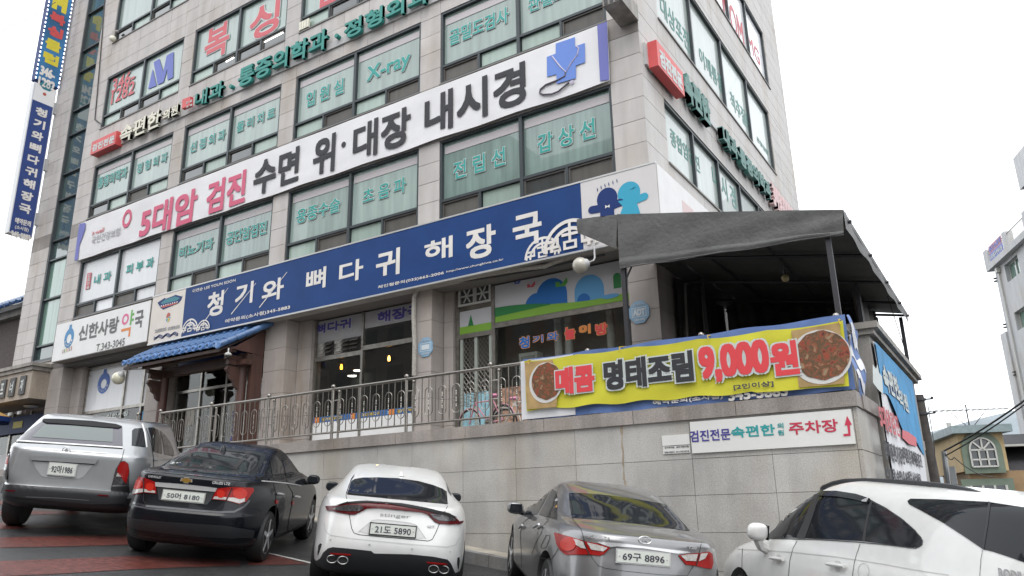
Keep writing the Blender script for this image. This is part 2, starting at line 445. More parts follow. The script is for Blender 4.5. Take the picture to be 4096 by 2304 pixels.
def window(x0, x1, z0, z1, kind='green', strip=.52, low='pbpb', rail=True):
    w = bpy.data.objects.new('window', None); C.objects.link(w); w.parent = building
    f = MB(); t = .06; Y0, Y1 = FY+.02, FY+.22; xm = (x0+x1)/2; zt = z0+strip
    f.box(x0, x1, Y0, Y1, z1-t, z1-.002).box(x0, x1, Y0, Y1, z0+.002, z0+t)
    f.box(x0+.002, x0+t, Y0+.001, Y1, z0+t, z1-t).box(x1-t, x1-.002, Y0+.001, Y1, z0+t, z1-t)
    f.box(xm-.045, xm+.045, Y0+.002, Y1, z0+t, z1-t)
    for a, c in ((x0+t, xm-.045), (xm+.045, x1-t)):
        f.box(a, c, Y0+.01, Y1, zt-.035, zt+.035)
        m = (a+c)/2; f.box(m-.03, m+.03, Y0+.012, Y1, z0+t, zt-.035)
    f.build('window_frame', m_frame, w)
    ubox('window_sill', m_sill, w, x0-.02, x1+.02, FY-.03, FY+.03, z0-.04, z0-.003)
    pm = {'green': m_film, 'white': m_wfilm, 'clear': m_film_d}[kind] if isinstance(kind, str) else kind
    i = 0
    for a, c in ((x0+t, xm-.045), (xm+.045, x1-t)):
        ubox('pane', pm, w, a, c, FY+.12, FY+.135, zt+.035, z1-t)
        if rail: ubox('blind_rail', m_rail, w, a+.03, c-.02, FY+.105, FY+.118, z1-t-.30, z1-t-.10)
        m = (a+c)/2
        for p, e in ((a, m-.03), (m+.03, c)):
            ch = low[i]; i += 1
            if ch in 'bd':                        # a sash with its own frame
                s_ = MB(); k = .045
                s_.box(p, e, FY+.06, FY+.1, z0+t, z0+t+k).box(p, e, FY+.06, FY+.1, zt-.035-k, zt-.035).box(p, p+k, FY+.061, FY+.1, z0+t+k, zt-.035-k).box(e-k, e, FY+.061, FY+.1, z0+t+k, zt-.035-k)
                s_.build('sash', m_frame2, w)
            ubox('vent_pane', {'p': m_pale, 'b': m_brown, 'd': m_darkp, 'w': m_wfilm}[ch], w, p+.02, e-.02, FY+.102, FY+.115, z0+t+.01, zt-.045)
    return w
WIN = {}
WIN[0,0] = window(*COLS[0], *ROWS[0], 'white', low='bwbw', rail=False)
WIN[0,1] = window(*COLS[1], *ROWS[0], 'clear', low='pbpb')
WIN[0,2] = window(*COLS[2], *ROWS[0], low='pbpb')
WIN[0,3] = window(*COLS[3], *ROWS[0], 'clear', low='bpdb')
WIN[1,0] = window(*COLS[0], *ROWS[1], low='dpbp'); WIN[1,1] = window(*COLS[1], *ROWS[1], low='dpdp')
WIN[1,2] = window(*COLS[2], *ROWS[1], low='pbpb'); WIN[1,3] = window(*COLS[3], *ROWS[1], low='bppb')
WIN[2,0] = window(*COLS[0], *ROWS[2], low='pddp', rail=False); WIN[2,1] = window(*COLS[1], *ROWS[2], low='pddd', rail=False)
WIN[2,2] = window(*COLS[2], *ROWS[2], low='pddb', rail=False); WIN[2,3] = window(*COLS[3], *ROWS[2], low='pbpb')
WIN[3,0] = window(*COLS[0], *ROWS[3], low='dpdp', rail=False); WIN[3,1] = window(*COLS[1], *ROWS[3], low='pddb', rail=False)
def side_window(y0, y1, z0, z1, n, m):
    w = bpy.data.objects.new('window', None); C.objects.link(w); w.parent = building
    f = MB(); X0, X1 = RX-.2, RX-.02; t = .06
    f.box(X0, X1, y0, y1, z1-t, z1).box(X0, X1, y0, y1, z0, z0+t)
    for i in range(n+1):
        y = y0+(y1-y0)*i/n; a, c = (y, y+t) if i == 0 else ((y-t, y) if i == n else (y-.04, y+.04))
        f.box(X0, X1-.002, a, c, z0+t, z1-t)
    f.build('window_frame', m_frame, w)
    ubox('window_sill', m_sill, w, RX-.03, RX+.04, y0-.02, y1+.02, z0-.045, z0-.003)
    for i in range(n):
        a, c = y0+(y1-y0)*i/n+.04, y0+(y1-y0)*(i+1)/n-.04
        ubox('pane', m, w, RX-.125, RX-.11, a, c, z0+t, z1-t)
    return w
SW = [side_window(*RW[0], m_sidefilm), side_window(*RW[1], m_sidefilm), side_window(*RW[2], m_wfilm), side_window(*RW[3], m_sidefilm)]
# stair glass strip at the left
sg = bpy.data.objects.new('stair_glazing', None); C.objects.link(sg); sg.parent = building
x0, x1 = -29.9, -28.45; f = MB(); zb = 5.62
f.box(x0, x0+.09, FY+.02, FY+.24, zb, TOP-2).box(x1-.06, x1, FY+.02, FY+.24, zb, TOP-2).box(x0, x1, FY+.021, FY+.24, zb, zb+.1)
levels = [zb+.1, 6.25, 8.05, 9.6, 10.4, 12.1, 13.2, 14.9, 16.0, 17.8, 18.8, 20.6, 22.4]
for z in levels[1:]: f.box(x0+.09, x1-.06, FY+.05, FY+.22, z-.03, z+.03)
f.build('window_frame', m_frame, sg)
for i, (a, c) in enumerate(zip(levels, levels[1:])):
    ubox('pane', m_stairg if i in (1, 2) else m_stair, sg, x0+.09, x1-.06, FY+.14, FY+.155, a+.03, c-.03)
ubox('window_sill', m_sill, sg, x0-.03, x1+.03, FY-.03, FY+.03, zb-.05, zb-.002)
wb = MB().box(x0, x1, FY+.25, 14.6, 5.3, TOP).build('stair_lining', mat('stair_lining', (.10,.11,.11), .8), building)
wb = MB().box(x0, x1, FY+.001, FY+.05, 5.45, zb-.06).build('stone_panel', m_clad, building)
# dark band lines across the stair pier

m_flu = mat('fluorescent', (1,1,.95), .5, emit=3.5)
for i, (pts, k) in enumerate((((k0_, k1_), 2) for k0_, k1_ in (((1058,168),(1132,130)), ((905,247),(935,230))))):
    t = thing('fluorescent_light', ('pair of lit fluorescent tubes behind the lower right pane of the fourth floor', 'small lit fluorescent tube behind the lower left pane of the fourth floor')[i], 'lamp')
    for j in range(2 if i == 0 else 1):
        a, c = onY((pts[0][0], pts[0][1]-j*16), FY+.095), onY((pts[1][0], pts[1][1]-j*16), FY+.095)
        MB().tube([a, c], .016, 6).build('tube', m_flu, t)
# ================================================================== lettering on the windows
def k00(x, y): return (x*.53, y*.53)
def k10(x, y): return (1024+x*.53, y*.53)
def k20(x, y): return (2048+x*.53, y*.53)
def k01(x, y): return (x*.53, 768+y*.53)
def k11(x, y): return (1024+x*.53, 768+y*.53)
def k21(x, y): return (2048+x*.53, 768+y*.53)
def k30(x, y): return (3072+x*.53, y*.53)
def k31(x, y): return (3072+x*.53, 768+y*.53)
def k12(x, y): return (1024+x*.53, 1536+y*.53)
def k22(x, y): return (2048+x*.53, 1536+y*.53)
def k32(x, y): return (3072+x*.53, 1536+y*.53)
def k02(x, y): return (x*.53, 1536+y*.53)
def k5(x, y): return (480+x*.4486, 1150+y*.4486)
def flat(m, name, parent, pts, Y, th=.004):
    """thin cut-out shape on a front-parallel face from photo points"""
    return MB().prism([onY(p, Y) for p in pts], (0, -th, 0)).build(name, m, parent)
m_teal = mat('teal_vinyl', (.03,.30,.27), .5); m_wv = mat('white_vinyl', (.50,.54,.53), .5)
m_tealf = mat('faded_teal_vinyl', (.10,.27,.24), .5); m_redv = mat('red_vinyl', (.52,.09,.11), .5); m_bluev = mat('blue_vinyl', (.10,.13,.42), .5)
GY = FY+.10
for key, s, a, c in (((0,0),'내 과',k01(705,690),k01(843,590)), ((0,0),'피 부 과',k01(948,615),k01(1165,485))):
    txY(s, m_teal, WIN[key], a, c, GY, .035)
rt = flat(m_redv, 'red_tab', WIN[0,0], [k01(645,738),k01(676,728),k01(691,606),k01(660,614)], GY)
for i, ch in enumerate('진료과목'):
    txY(ch, m_wv, WIN[0,0], k01(653-i*3+8, 640+i*31), k01(676-i*3+8, 613+i*31), GY-.006, .04)
TLW = {'통증의학과': k00(735,1350), '공단암검진': k01(1705,310), '비뇨기과': k01(1350,422), '용종수술': k11(303,140), '초 음 파': k11(805,-15), '골밀도검사': k10(1460,235), '관절초음파': k20(125,0), '정 형 외 과': k00(1030,1243), '신 경 외 과': k00(1432,1083), '물 리 치 료': k00(1785,928)}
for key, s, a, c in (((0,1),'비뇨기과',k01(1350,505),k01(1612,345)), ((0,1),'공단암검진',k01(1705,405),k11(82,228)),
    ((0,2),'용종수술',k11(303,245),k11(637,55)), ((0,2),'초 음 파',k11(805,95),k10(1133,1350)),
    ((0,3),'전 립 선',k10(1490,1335),k10(1880,1105)), ((0,3),'갑 상 선',k20(195,1140),k20(622,885)),
    ((1,0),'통증의학과',k00(735,1430),k00(960,1290)), ((1,0),'정 형 외 과',k00(1030,1315),k00(1265,1160)),
    ((1,1),'신 경 외 과',k00(1432,1160),k00(1702,985)), ((1,1),'물 리 치 료',k00(1785,1005),k10(145,815)),
    ((1,2),'입 원 실',k10(378,795),k10(665,585)), 
    ((1,3),'골밀도검사',k10(1460,350),k10(1905,70)), ((1,3),'관절초음파',k20(125,100),k20(600,-200))):
    txY(s, m_teal, WIN[key], a, c, GY, .02, halo=(m_wv, .014), tl=TLW.get(s))
txY('X-ray', m_teal, WIN[1,2], k10(835,652), k10(1165,400), GY, .02, halo=(m_wv, .014), tl=k10(835,512))
for s, a, c, t_ in (('346-',k00(840,707),k00(1020,570),k00(840,610)), ('1282',k00(835,793),k00(1018,645),k00(835,698))):
    txY(s, m_redv, WIN[2,0], a, c, GY, .018, halo=(m_wv, .010), tl=t_)
for pts in (((1118,672),(1152,520),(1180,648)), ((1160,470),(1202,443),(1232,545),(1258,420),(1310,390),(1306,585),(1264,605),(1262,520),(1234,622),(1190,640))):
    flat(m_bluev, 'logo', WIN[2,0], [k00(*p) for p in pts], GY)
txY('복', m_redv, WIN[2,1], k00(1533,485), k00(1740,170), GY, .03, halo=(m_wv, .03), tl=k00(1533,252))
txY('싱', m_redv, WIN[2,1], k10(-57,332), k10(187,0), GY, .03, halo=(m_wv, .03), tl=k10(-57,90))
txY('클', m_redv, WIN[2,2], k10(455,78), k10(680,0), GY, .03, halo=(m_wv, .03), tl=k10(455,-165))
for s, w, a, c, m in (('대상포진',1,k20(1125,100),k20(1330,250),m_teal), ('어깨통증',1,k20(1420,470),k20(1585,590),m_teal), ('척추질환',1,k20(1655,800),k20(1795,890),m_teal),
    ('관절질환',1,k20(1850,1060),k20(1930,1140),m_teal), ('종합암검진',0,k20(1200,1080),k20(1410,1190),m_teal), ('내 시 경',0,k20(1520,1400),k20(1680,1425),m_teal),
    ('NOM',2,k20(1600,120),k20(1735,175),m_redv), ('IMG',2,k20(1770,325),k20(1860,385),m_redv)):
    txX(s, m if m is m_redv else m_tealf, SW[w], a, c, RX-.105, .012)

# ================================================================== channel letters on the front
m_cream = mat('cream_letter', (.62,.60,.50), .5, var=.15); m_tealL = mat('teal_letter', (.02,.22,.19), .5, var=.15)
m_sgrey = mat('sign_bar', (.42,.42,.42), .5, var=.1); m_sred = mat('red_sign_face', (.55,.07,.07), .45, var=.06)
m_w = mat('white_sign', (.68,.68,.68), .45, var=.04, scale=2)
LY = 13.80
s1 = thing('clinic_letter_sign', 'long row of cream and teal raised clinic letters above the third floor windows', 'sign')
for s, m, a, c, bo in (('속편한',m_cream,k00(895,1090),k00(1215,845),k00(895,968)), ('의원',m_cream,k00(1225,912),k00(1345,800),k00(1225,838)),
    ('내과',m_tealL,k00(1465,815),k00(1690,620),k00(1465,705)), ('통증의학과',m_tealL,k00(1790,668),k10(540,255),k00(1790,528)), ('정형외과',m_tealL,k10(660,305),k10(1310,-90),k10(660,175))):
    txY(s, m, s1, a, c, LY, .03, depth=.10, name='raised_letters', tl=bo)
for p in (k00(1738,650), k10(604,268)):
    q = onY(p, LY); MB().lathe([(.07,0),(.07,.14)], q, (0,1,0), 14).build('dot', m_tealL, s1)
a, c = onY(k00(1225,935), LY+.15), onY(k10(1300,45), LY+.15)
B(onY(k00(895,1030), LY+.15).x, -9.5, LY+.145, FY-.002, 13.30, 13.52).build('mounting_bar', m_sgrey, s1)
rsq = flat(m_sred, 'red_square', s1, [k00(1395,832),k00(1456,806),k00(1460,738),k00(1400,762)], LY, .12)
for i, ch in enumerate('진료과목'):
    x, y = 1402+(i % 2)*28, 788+(i//2)*32-(i % 2)*12
    txY(ch, m_wv, s1, k00(x, y), k00(x+23, y-28), LY-.125, .04)
s2 = thing('red_box_sign', 'red light box with white letters at the left end of the raised clinic lettering', 'sign')
a, c = onY(k00(680,1170), 13.72), onY(k00(880,985), 13.72)
B(a.x, c.x, 13.72, FY-.002, a.z, c.z).build('box', m_sred, s2)
txY('검진전문', m_wv, s2, k00(693,1140), k00(868,1015), 13.715, .05)
# the same signs on the right flank
s3 = thing('red_box_sign', 'red light box with white letters on the right flank near the corner', 'sign')
X1 = RX+.28; a, c = onX(k20(1105,490), X1), onX(k20(1288,548), X1)
B(RX+.06, X1, a.y, c.y, a.z, c.z).build('box', m_sred, s3); B(RX+.003, RX+.06, a.y-.12, a.y+.3, a.z+.05, c.z-.05).build('bracket', m_sgrey, s3)
txX('검진전문', m_wv, s3, k20(1120,480), k20(1280,570), X1+.004, .05)
s4 = thing('clinic_letter_sign', 'row of dark teal raised clinic letters running along the right flank', 'sign')
m_tealD = mat('teal_letter_faded', (.05,.16,.14), .5, var=.2); m_pinkL = mat('pink_letter', (.55,.38,.38), .5)
for s, m, p, q in (('속편한',m_tealD,k20(1308,715),k20(1488,765)), ('내과·통증의학과',m_tealD,k20(1600,1075),k31(15,-60)), ('349-0096',m_pinkL,k31(45,85),k31(190,130))):
    txX(s, m, s4, p, q, RX+.2, .05, depth=.14, name='raised_letters')
a = onX(k20(1520,980), RX+.06); B(RX+.003, RX+.06, 16.9, 27, 9.95, 10.12).build('mounting_bar', m_sgrey, s4)

# ================================================================== long white clinic banner
BY = 13.88
m_ban = mat('banner_cloth', (.66,.655,.67), .65, var=.05, scale=1.2, bump=.25, bscale=3.5, stretch=(1,1,2))
m_pink = mat('pink_print', (.55,.10,.18), .65); m_blk = mat('black_print', (.025,.025,.03), .65)
m_pur = mat('purple_print', (.14,.15,.42), .65); m_gpr = mat('grey_print', (.38,.38,.40), .65); m_cross = mat('blue_cross_print', (.12,.22,.58), .65)
banner = thing('clinic_banner', 'long white cloth banner with pink and black letters stretched across the facade', 'banner')
TL, TR_, BL, BR = onY(k01(590,240), BY), onY(k20(717,160), BY), onY(k01(560,522), BY), onY(k20(735,602), BY)
def ban(u, v):
    p = (TL.lerp(TR_, u)).lerp(BL.lerp(BR, u), v)
    y = .012*math.sin(u*55)*abs(v-.5)*2+.010*math.sin(u*23+v*5)
    z = -.02*math.sin(u*math.pi*9)**2*(1 if v > .5 else -.4)*abs(v-.5)*2
    return (p.x, BY+.03+y*.6, p.z+z)
MB().grid(ban, 140, 8).build('cloth', m_ban, banner, True)
for s, m, a, c, bo in (('5대암',m_pink,k01(1048,318),d(500,470),.035), ('검진',m_pink,d(517,527),d(622,424),.035), ('수면',m_blk,k10(-25,1438),k10(335,1095),.03), ('위',m_blk,k10(425,1290),k10(605,995),.03),
    ('대장',m_blk,k10(728,1175),k10(1170,790),.03), ('내시경',m_blk,k10(1270,980),k20(100,455),.03), ('h·well',m_redv,k01(695,330),k01(787,265),.02), ('국민건강보험',m_gpr,k01(688,388),k01(910,262),.01)):
    txY(s, m, banner, a, c, BY+.005, bo)
p = onY(k10(660,1090), BY+.004); MB().lathe([(.085,0),(.085,.002)], p, (0,1,0), 16).build('dot', m_blk, banner)
flat(m_pur, 'swoosh', banner, [k01(600,240),k01(645,232),k01(642,280),k01(620,345),k01(600,400),k01(588,510),k01(562,520),k01(580,370)], BY+.008)
flat(m_pur, 'end_band', banner, [k20(643,190),k20(717,163),k20(733,600),k20(665,612)], BY+.008)
flat(m_cross, 'cross', banner, [k20(*p) for p in ((330,330),(475,280),(475,350),(550,325),(552,470),(482,495),(482,590),(338,632),(335,560),(265,580),(263,430),(330,405))], BY+.008)
h = onY(k01(958,200), BY+.008)
ring = MB(); n = 28
for i in range(n):
    w0, w1 = 2*math.pi*i/n, 2*math.pi*(i+1)/n
    ring.quad(*[(h.x+r*math.cos(w)*.8, h.y, h.z+r*math.sin(w)) for r, w in ((.34,w0),(.34,w1),(.20,w1),(.20,w0))])
ring.build('heart_ring', m_pink, banner)
m_tubeg = mat('stethoscope_print', (.10,.09,.12), .5); m_tubel = mat('stethoscope_metal_print', (.42,.38,.50), .5)
MB().tube([onY(k20(*p), BY+.004) for p in ((405,545),(400,575),(345,605),(255,640),(213,675),(208,700),(235,714),(300,710),(350,690),(415,635),(430,622))], .022, 5).build('stethoscope_tube', m_tubeg, banner)
MB().tube([onY(k20(*p), BY+.004) for p in ((485,350),(502,362),(495,410),(440,485),(408,545),(365,505),(330,460),(302,425))], .018, 5).build('stethoscope_earpiece', m_tubel, banner)
MB().lathe([(.05,0),(.05,.004)], onY(k20(452,618), BY), (0,1,0), 12).build('stethoscope_head', m_tubel, banner)

# ================================================================== blue restaurant signboard
SY = 13.60
m_blue = mat('blue_sign_face', (.011,.045,.165), .5, var=.10, scale=1.4, spec=.2); m_letw = mat('sign_letter_white', (.66,.63,.60), .5, var=.07, scale=2.5)
m_cbg = mat('cream_sign_face', (.62,.57,.52), .5, var=.04, scale=2); m_under = mat('sign_underside', (.33,.31,.29), .7, var=.15, scale=3)
m_trim = mat('sign_trim', (.5,.5,.5), .4, .6); m_navy = mat('navy_print', (.014,.035,.14), .5, spec=.2); m_cyan = mat('cyan_print', (.02,.30,.45), .5)
blue = thing('restaurant_signboard', 'long blue restaurant signboard with big white letters above the ground floor', 'sign')
zt, zb_ = 6.775, 5.255
xl = onY(k01(1155,805), SY).x; xb = onY(k01(1404,735), SY).x; xe = onY(k20(515,1382), SY).x; xr = RX+.30
B(xl, xr, SY+.012, FY-.002, zb_-.02, zt).build('cabinet', m_under, blue)
B(xl, xb-.004, SY, SY+.012, zb_, zt-.02).build('cream_face', m_cbg, blue); B(xb, xe, SY, SY+.012, zb_, zt-.02).build('blue_face', m_blue, blue)
B(xe+.004, xr, SY, SY+.012, zb_, zt-.02).build('white_face', mat('pale_sign_face', (.56,.54,.54), .5, var=.04, scale=2), blue); B(xl-.02, xr+.002, SY-.01, SY+.05, zt-.018, zt+.02).build('top_trim', m_trim, blue)
B(xl-.02, xr-.01, SY-.006, SY+.05, zb_-.045, zb_-.003).build('bottom_trim', m_trim, blue)
B(RX+.003, xr+.004, SY+.06, 17.6, zb_-.02, zt-.005).build('side_face', mat('side_sign_face', (.62,.61,.61), .5, var=.04), blue)
B(xr+.0045, xr+.008, 15.0, 15.7, zb_+.3, zt-.35).build('side_mark', mat('pale_pink_print', (.55,.42,.42), .5), blue)
LYs = SY-.004
for s, a, c, bo in (('청',k5(770,270),k5(932,18),.05), ('기',(938,1226),(1016,1122),.05), ('와',k11(42,818),k11(215,636),.05), ('뼈',k11(375,732),k11(532,558),.05), ('다',k11(625,677),k11(812,495),.05), ('귀',k11(903,632),k11(1088,415),.05),
    ('해',k11(1270,517),k11(1485,325),.05), ('장',k11(1585,492),k11(1808,230),.05), ('국',k21(8,397),k21(220,135),.05)):
    txY(s, m_letw, blue, a, c, LYs, .03, down=0 if s in '청기' else .15)
for s, a, c in (('이연순 LEE YOUN SOON',k01(1452,762),k01(1780,650)), ('예약문의(소사점)345-5883',k5(935,325),k5(1518,155)), ('체인점문의(032)665-2006',k11(920,735),k11(1418,595)), ('http://www.chungkiwa.co.kr',k11(1437,614),k11(1868,498))):
    txY(s, m_letw, blue, a, c, LYs, .03)
for a, c in ((k01(1545,975),k01(1722,724)), (k01(1745,922),k01(1932,688)), (k11(25,872),k11(235,604))):
    p, q = onY(a, LYs), onY(c, LYs); t = (q-p).normalized(); n_ = Vector((-t.z, 0, t.x))*.016
    MB().prism([p+n_, p-n_, q-n_*.5, q+n_*.5], (0,-.003,0)).build('slash', m_letw, blue)
def coin(c, R, Y, a0=0, a1=180, m=m_letw):
    b = MB(); c = onY(c, Y)
    for ro, ri in ((1,.88),(.74,.62)):
        n = 20
        for i in range(n):
            w0, w1 = (math.radians(a0+(a1-a0)*(i+e)/n) for e in (0, 1))
            b.quad(*[(c.x+R*r*math.cos(w), Y, c.z+R*r*math.sin(w)) for r, w in ((ro,w0),(ro,w1),(ri,w1),(ri,w0))])
    t = .05*R
    ly = [0]
    def bar(x0, x1, z0, z1): ly[0] += 1; Yb = Y-.0007*ly[0]; b.quad((c.x+R*x0,Yb,c.z+R*z0),(c.x+R*x1,Yb,c.z+R*z0),(c.x+R*x1,Yb,c.z+R*z1),(c.x+R*x0,Yb,c.z+R*z1))
    bar(-.05,.05,.28,.92); bar(-.3,.3,.44,.54); bar(-.25,-.15,-.02,.28); bar(.15,.25,-.02,.28); bar(-.25,.25,.2,.28); bar(-.25,.25,-.02,.06)
    for sx in (-1, 1):
        for (a_, b_, e, f) in ((.4,.9,.10,.2),(.4,.5,.1,.45),(.62,.72,-.02,.12),(.6,.8,.3,.4),(.82,.92,-.02,.2)): bar(*sorted((sx*a_, sx*b_)), e, f)
    b.build('coin_emblem', m, blue)
for i, (c, R) in enumerate(((k5(618,392),.34), (k5(738,380),.27))): coin(c, R*1.15, LYs-.02*i, 5, 175)
coin(k21(232,490), .46, LYs, 5, 178); coin(k21(440,425), .66, LYs-.02, 0, 180)
# roof emblem, swirl, waves and small print on the left cream field
m_roofp = mat('teal_roof_print', (.02,.17,.22), .5); m_redp = mat('red_print', (.40,.08,.06), .5); m_yelp = mat('yellow_print', (.6,.42,.05), .5)
flat(m_navy, 'roof_emblem', blue, [k5(*p) for p in ((335,135),(400,92),(408,100),(485,72),(492,64),(552,80),(558,72),(545,110),(520,140),(385,196),(362,180))], LYs)
flat(m_roofp, 'roof_emblem_tiles', blue, [k5(*p) for p in ((365,138),(404,106),(490,80),(538,92),(505,118),(375,150))], LYs-.004)
flat(m_redp, 'roof_emblem_beam', blue, [k5(*p) for p in ((368,168),(515,133),(505,146),(380,182))], LYs-.004)
for i in range(8): MB().lathe([(.028,0),(.028,.002)], onY(k5(368+i*20, 166-i*5.3), LYs-.005), (0,1,0), 8).build('tile_end', m_letw, blue)
for col, a0 in ((m_redp, 20), (m_cyan, 200), (m_yelp, 260)):
    b = MB(); c = onY(k5(430,266), LYs); L = [(c.x, LYs-.002*(1+(a0 > 250)), c.z)]+[(c.x+.105*math.cos(math.radians(a0+j*9)), LYs-.002*(1+(a0 > 250)), c.z+.15*math.sin(math.radians(a0+j*9))) for j in range(19 if a0 < 250 else 10)]
    b.quad(*L).build('swirl', col, blue)
for r_ in range(2):
    for side in (0, 1): txY('서비스표등록제0122003호', m_gpr, blue, k5(310+side*115, 392+r_*16-side*22), k5(415+side*118, 352+r_*16-side*22), LYs, .01, name='small_print')
for k in range(3):
    pts = [k5(302+i*8, 440+k*9-i*1.5+9*math.sin(i*.75+k*.5)) for i in range(28)]
    MB().tube([onY(p, LYs) for p in pts], .012, 4).build('wave', m_navy, blue)
# two figures on the right cream field
def disc(m, name, par, c, rx, rz, Y):
    c = onY(c, Y); MB().prism([(c.x+rx*math.cos(i*math.pi/14), Y, c.z+rz*math.sin(i*math.pi/14)) for i in range(28)], (0,-.003,0)).build(name, m, par)
def capsule(m, name, par, a, c, r, Y):
    a, c = onY(a, Y), onY(c, Y); t = (c-a).normalized(); w = math.atan2(t.z, t.x); P = []
    for i in range(9): P.append((c.x+r*math.cos(w-math.pi/2+i*math.pi/8), Y, c.z+r*math.sin(w-math.pi/2+i*math.pi/8)))
    for i in range(9): P.append((a.x+r*math.cos(w+math.pi/2+i*math.pi/8), Y, a.z+r*math.sin(w+math.pi/2+i*math.pi/8)))
    MB().prism(P, (0,-.003,0)).build(name, m, par)
disc(m_navy, 'figure_head', blue, k21(718,52), .235, .25, LYs); capsule(m_navy, 'figure_arm', blue, k21(603,135), k21(700,118), .085, LYs-.004)
capsule(m_navy, 'figure_arm', blue, k21(740,110), k21(815,80), .085, LYs-.002)
flat(m_navy, 'figure_body', blue, [k21(*p) for p in ((668,115),(768,95),(775,215),(665,240))], LYs-.007)
disc(m_cyan, 'figure_head', blue, k21(882,8), .25, .25, LYs); capsule(m_cyan, 'figure_arm', blue, k21(930,62), k21(1000,33), .08, LYs-.004)
flat(m_cyan, 'figure_body', blue, [k21(*p) for p in ((800,70),(842,62),(930,45),(968,160),(808,195),(838,110))], LYs-.007)
flat(m_letw, 'bow_tie', blue, [k21(*p) for p in ((703,98),(720,108),(736,94),(737,118),(720,112),(705,124))], LYs-.012)
flat(m_cyan, 'bow', blue, [k20(*p) for p in ((895,1415),(911,1411),(925,1398),(930,1413),(912,1418),(900,1428))], LYs-.012)
for i, (x, y) in enumerate(((645,1432),(673,1415),(702,1400),(731,1390),(762,1378),(792,1365))):
    flat(m_navy, 'spark', blue, [k20(x-4,y+2), k20(x-2,y-17), k20(x+4,y), k20(x+3,y+17)], LYs)

# ================================================================== pharmacy signboard
PY = 13.63
ph = thing('pharmacy_signboard', 'white pharmacy signboard with a blue ring logo and grey letters left of the blue signboard', 'sign')
x0, x1, z0, z1 = onY((228,1301), PY).x, onY(k01(1142,808), PY).x, onY(k01(400,1285), PY).z, onY(k01(430,1005), PY).z
B(x0, x1, PY+.01, FY-.002, z0, z1).build('cabinet', m_under, ph); B(x0, x1, PY, PY+.01, z0+.02, z1).build('white_face', m_w, ph)
m_gl = mat('grey_letter', (.10,.10,.10), .5); m_ring = mat('blue_ring', (.03,.20,.42), .5); m_org = mat('orange_print', (.62,.20,.04), .5); m_grn = mat('green_print', (.10,.33,.06), .5); m_pk2 = mat('pink_print_light', (.6,.12,.25), .5)
PYl = PY-.004
txY('신한사랑', m_gl, ph, k01(587,1130), k01(905,935), PYl, .035); txY('국', m_gl, ph, k01(1010,1035), k01(1090,885), PYl, .035); txY('T.343-3045', m_gl, ph, k01(722,1205), k01(945,1100), PYl, .02)
def ringlogo(par, c, rx, rz, Y, m, mt):
    c = onY(c, Y); b = MB(); n = 30
    for i in range(n):
        w0, w1 = 2*math.pi*i/n, 2*math.pi*(i+1)/n
        b.quad(*[(c.x+rx*f*math.cos(w), Y, c.z-(0 if f == 1 else .06*rz)+rz*f*(1 if f == 1 else .95)*math.sin(w)) for f, w in ((1,w0),(1,w1),(.48,w1),(.48,w0))])
    b.quad((c.x-rx*.3,Y-.001,c.z+rz*.9),(c.x+rx*.3,Y-.001,c.z+rz*.9),(c.x+rx*.24,Y-.001,c.z+rz*1.35),(c.x-rx*.24,Y-.001,c.z+rz*1.35))
    b.build('ring_logo', m, par)
    for i, ch in enumerate('ONNURI'):
        w = math.radians(205+i*26); p = Vector((c.x+rx*.75*math.cos(w), Y-.003, c.z+rz*.75*math.sin(w)))
        t = Vector((-math.sin(w), 0, math.cos(w))); u = Vector((-math.cos(w), 0, -math.sin(w)))
        letters(ch, mt, par, p-t*rx*.11-u*rz*.1, t, u, rx*.22, rz*.2, .05, name='ring_lettering')
ringlogo(ph, k01(521,1102), .30, .35, PYl, m_ring, m_w)
for i, (ch, m) in enumerate(zip('ONNURI', (m_redp, m_grn, m_yelp, m_org, m_gl, m_redp))):
    txY(ch, m, ph, k01(469+i*13, 1222-i*5), k01(479+i*13, 1188-i*5), PYl, .03)
c = onY(k01(946,960), PYl); b = MB()
for i in range(24):
    w0, w1 = 2*math.pi*i/24, 2*math.pi*(i+1)/24
    b.quad(*[(c.x+r*math.cos(w)*1.0, PYl, c.z+r*math.sin(w)) for r, w in ((.19,w0),(.19,w1),(.105,w1),(.105,w0))])
b.build('letter_stroke', m_pk2, ph)
b = MB(); x = c.x+.28; b.box(x, x+.085, PYl-.002, PYl+.001, c.z-.24, c.z+.26).box(x+.085, x+.19, PYl-.002, PYl+.001, c.z+.06, c.z+.14).box(x+.085, x+.19, PYl-.002, PYl+.001, c.z-.12, c.z-.04); b.build('letter_stroke', m_grn, ph)
b = MB(); b.box(c.x-.16, c.x+.37, PYl-.002, PYl+.001, c.z-.40, c.z-.31).box(c.x+.28, c.x+.37, PYl-.002, PYl+.001, c.z-.62, c.z-.40); b.build('letter_stroke', m_org, ph)

# ================================================================== projecting vertical signs at the left end
VX = -30.95
def vbox(name, label, pt, pb, y0, y1, m, side):
    s_ = thing(name, label, 'sign'); zt_, zb2 = onX(pt, VX).z, onX(pb, VX).z
    B(VX-.32, VX-.012, y0, y1, zb2, zt_).build('cabinet', side, s_); B(VX-.012, VX, y0+.04, y1-.04, zb2+.05, zt_-.05).build('printed_face', m, s_)
    for z in (zb2+.9, (zt_+zb2)/2, zt_-.7): B(VX-.24, VX-.1, y1, FY-.001, z-.28, z+.22).build('bracket', m_sgrey, s_)
    return s_, zb2, zt_
m_vside = mat('white_cabinet', (.62,.63,.64), .4); m_vblue = mat('vertical_sign_blue', (.022,.05,.19), .4, var=.08)
y0, y1 = 12.95, 13.83
v1, za, zc = vbox('restaurant_blade_sign', 'tall narrow blue blade sign with white vertical letters, lower of two', k00(250,610), k01(55,300), y0, y1, m_vblue, m_vside)
hz = onX(k00(320,800), VX).z+.12
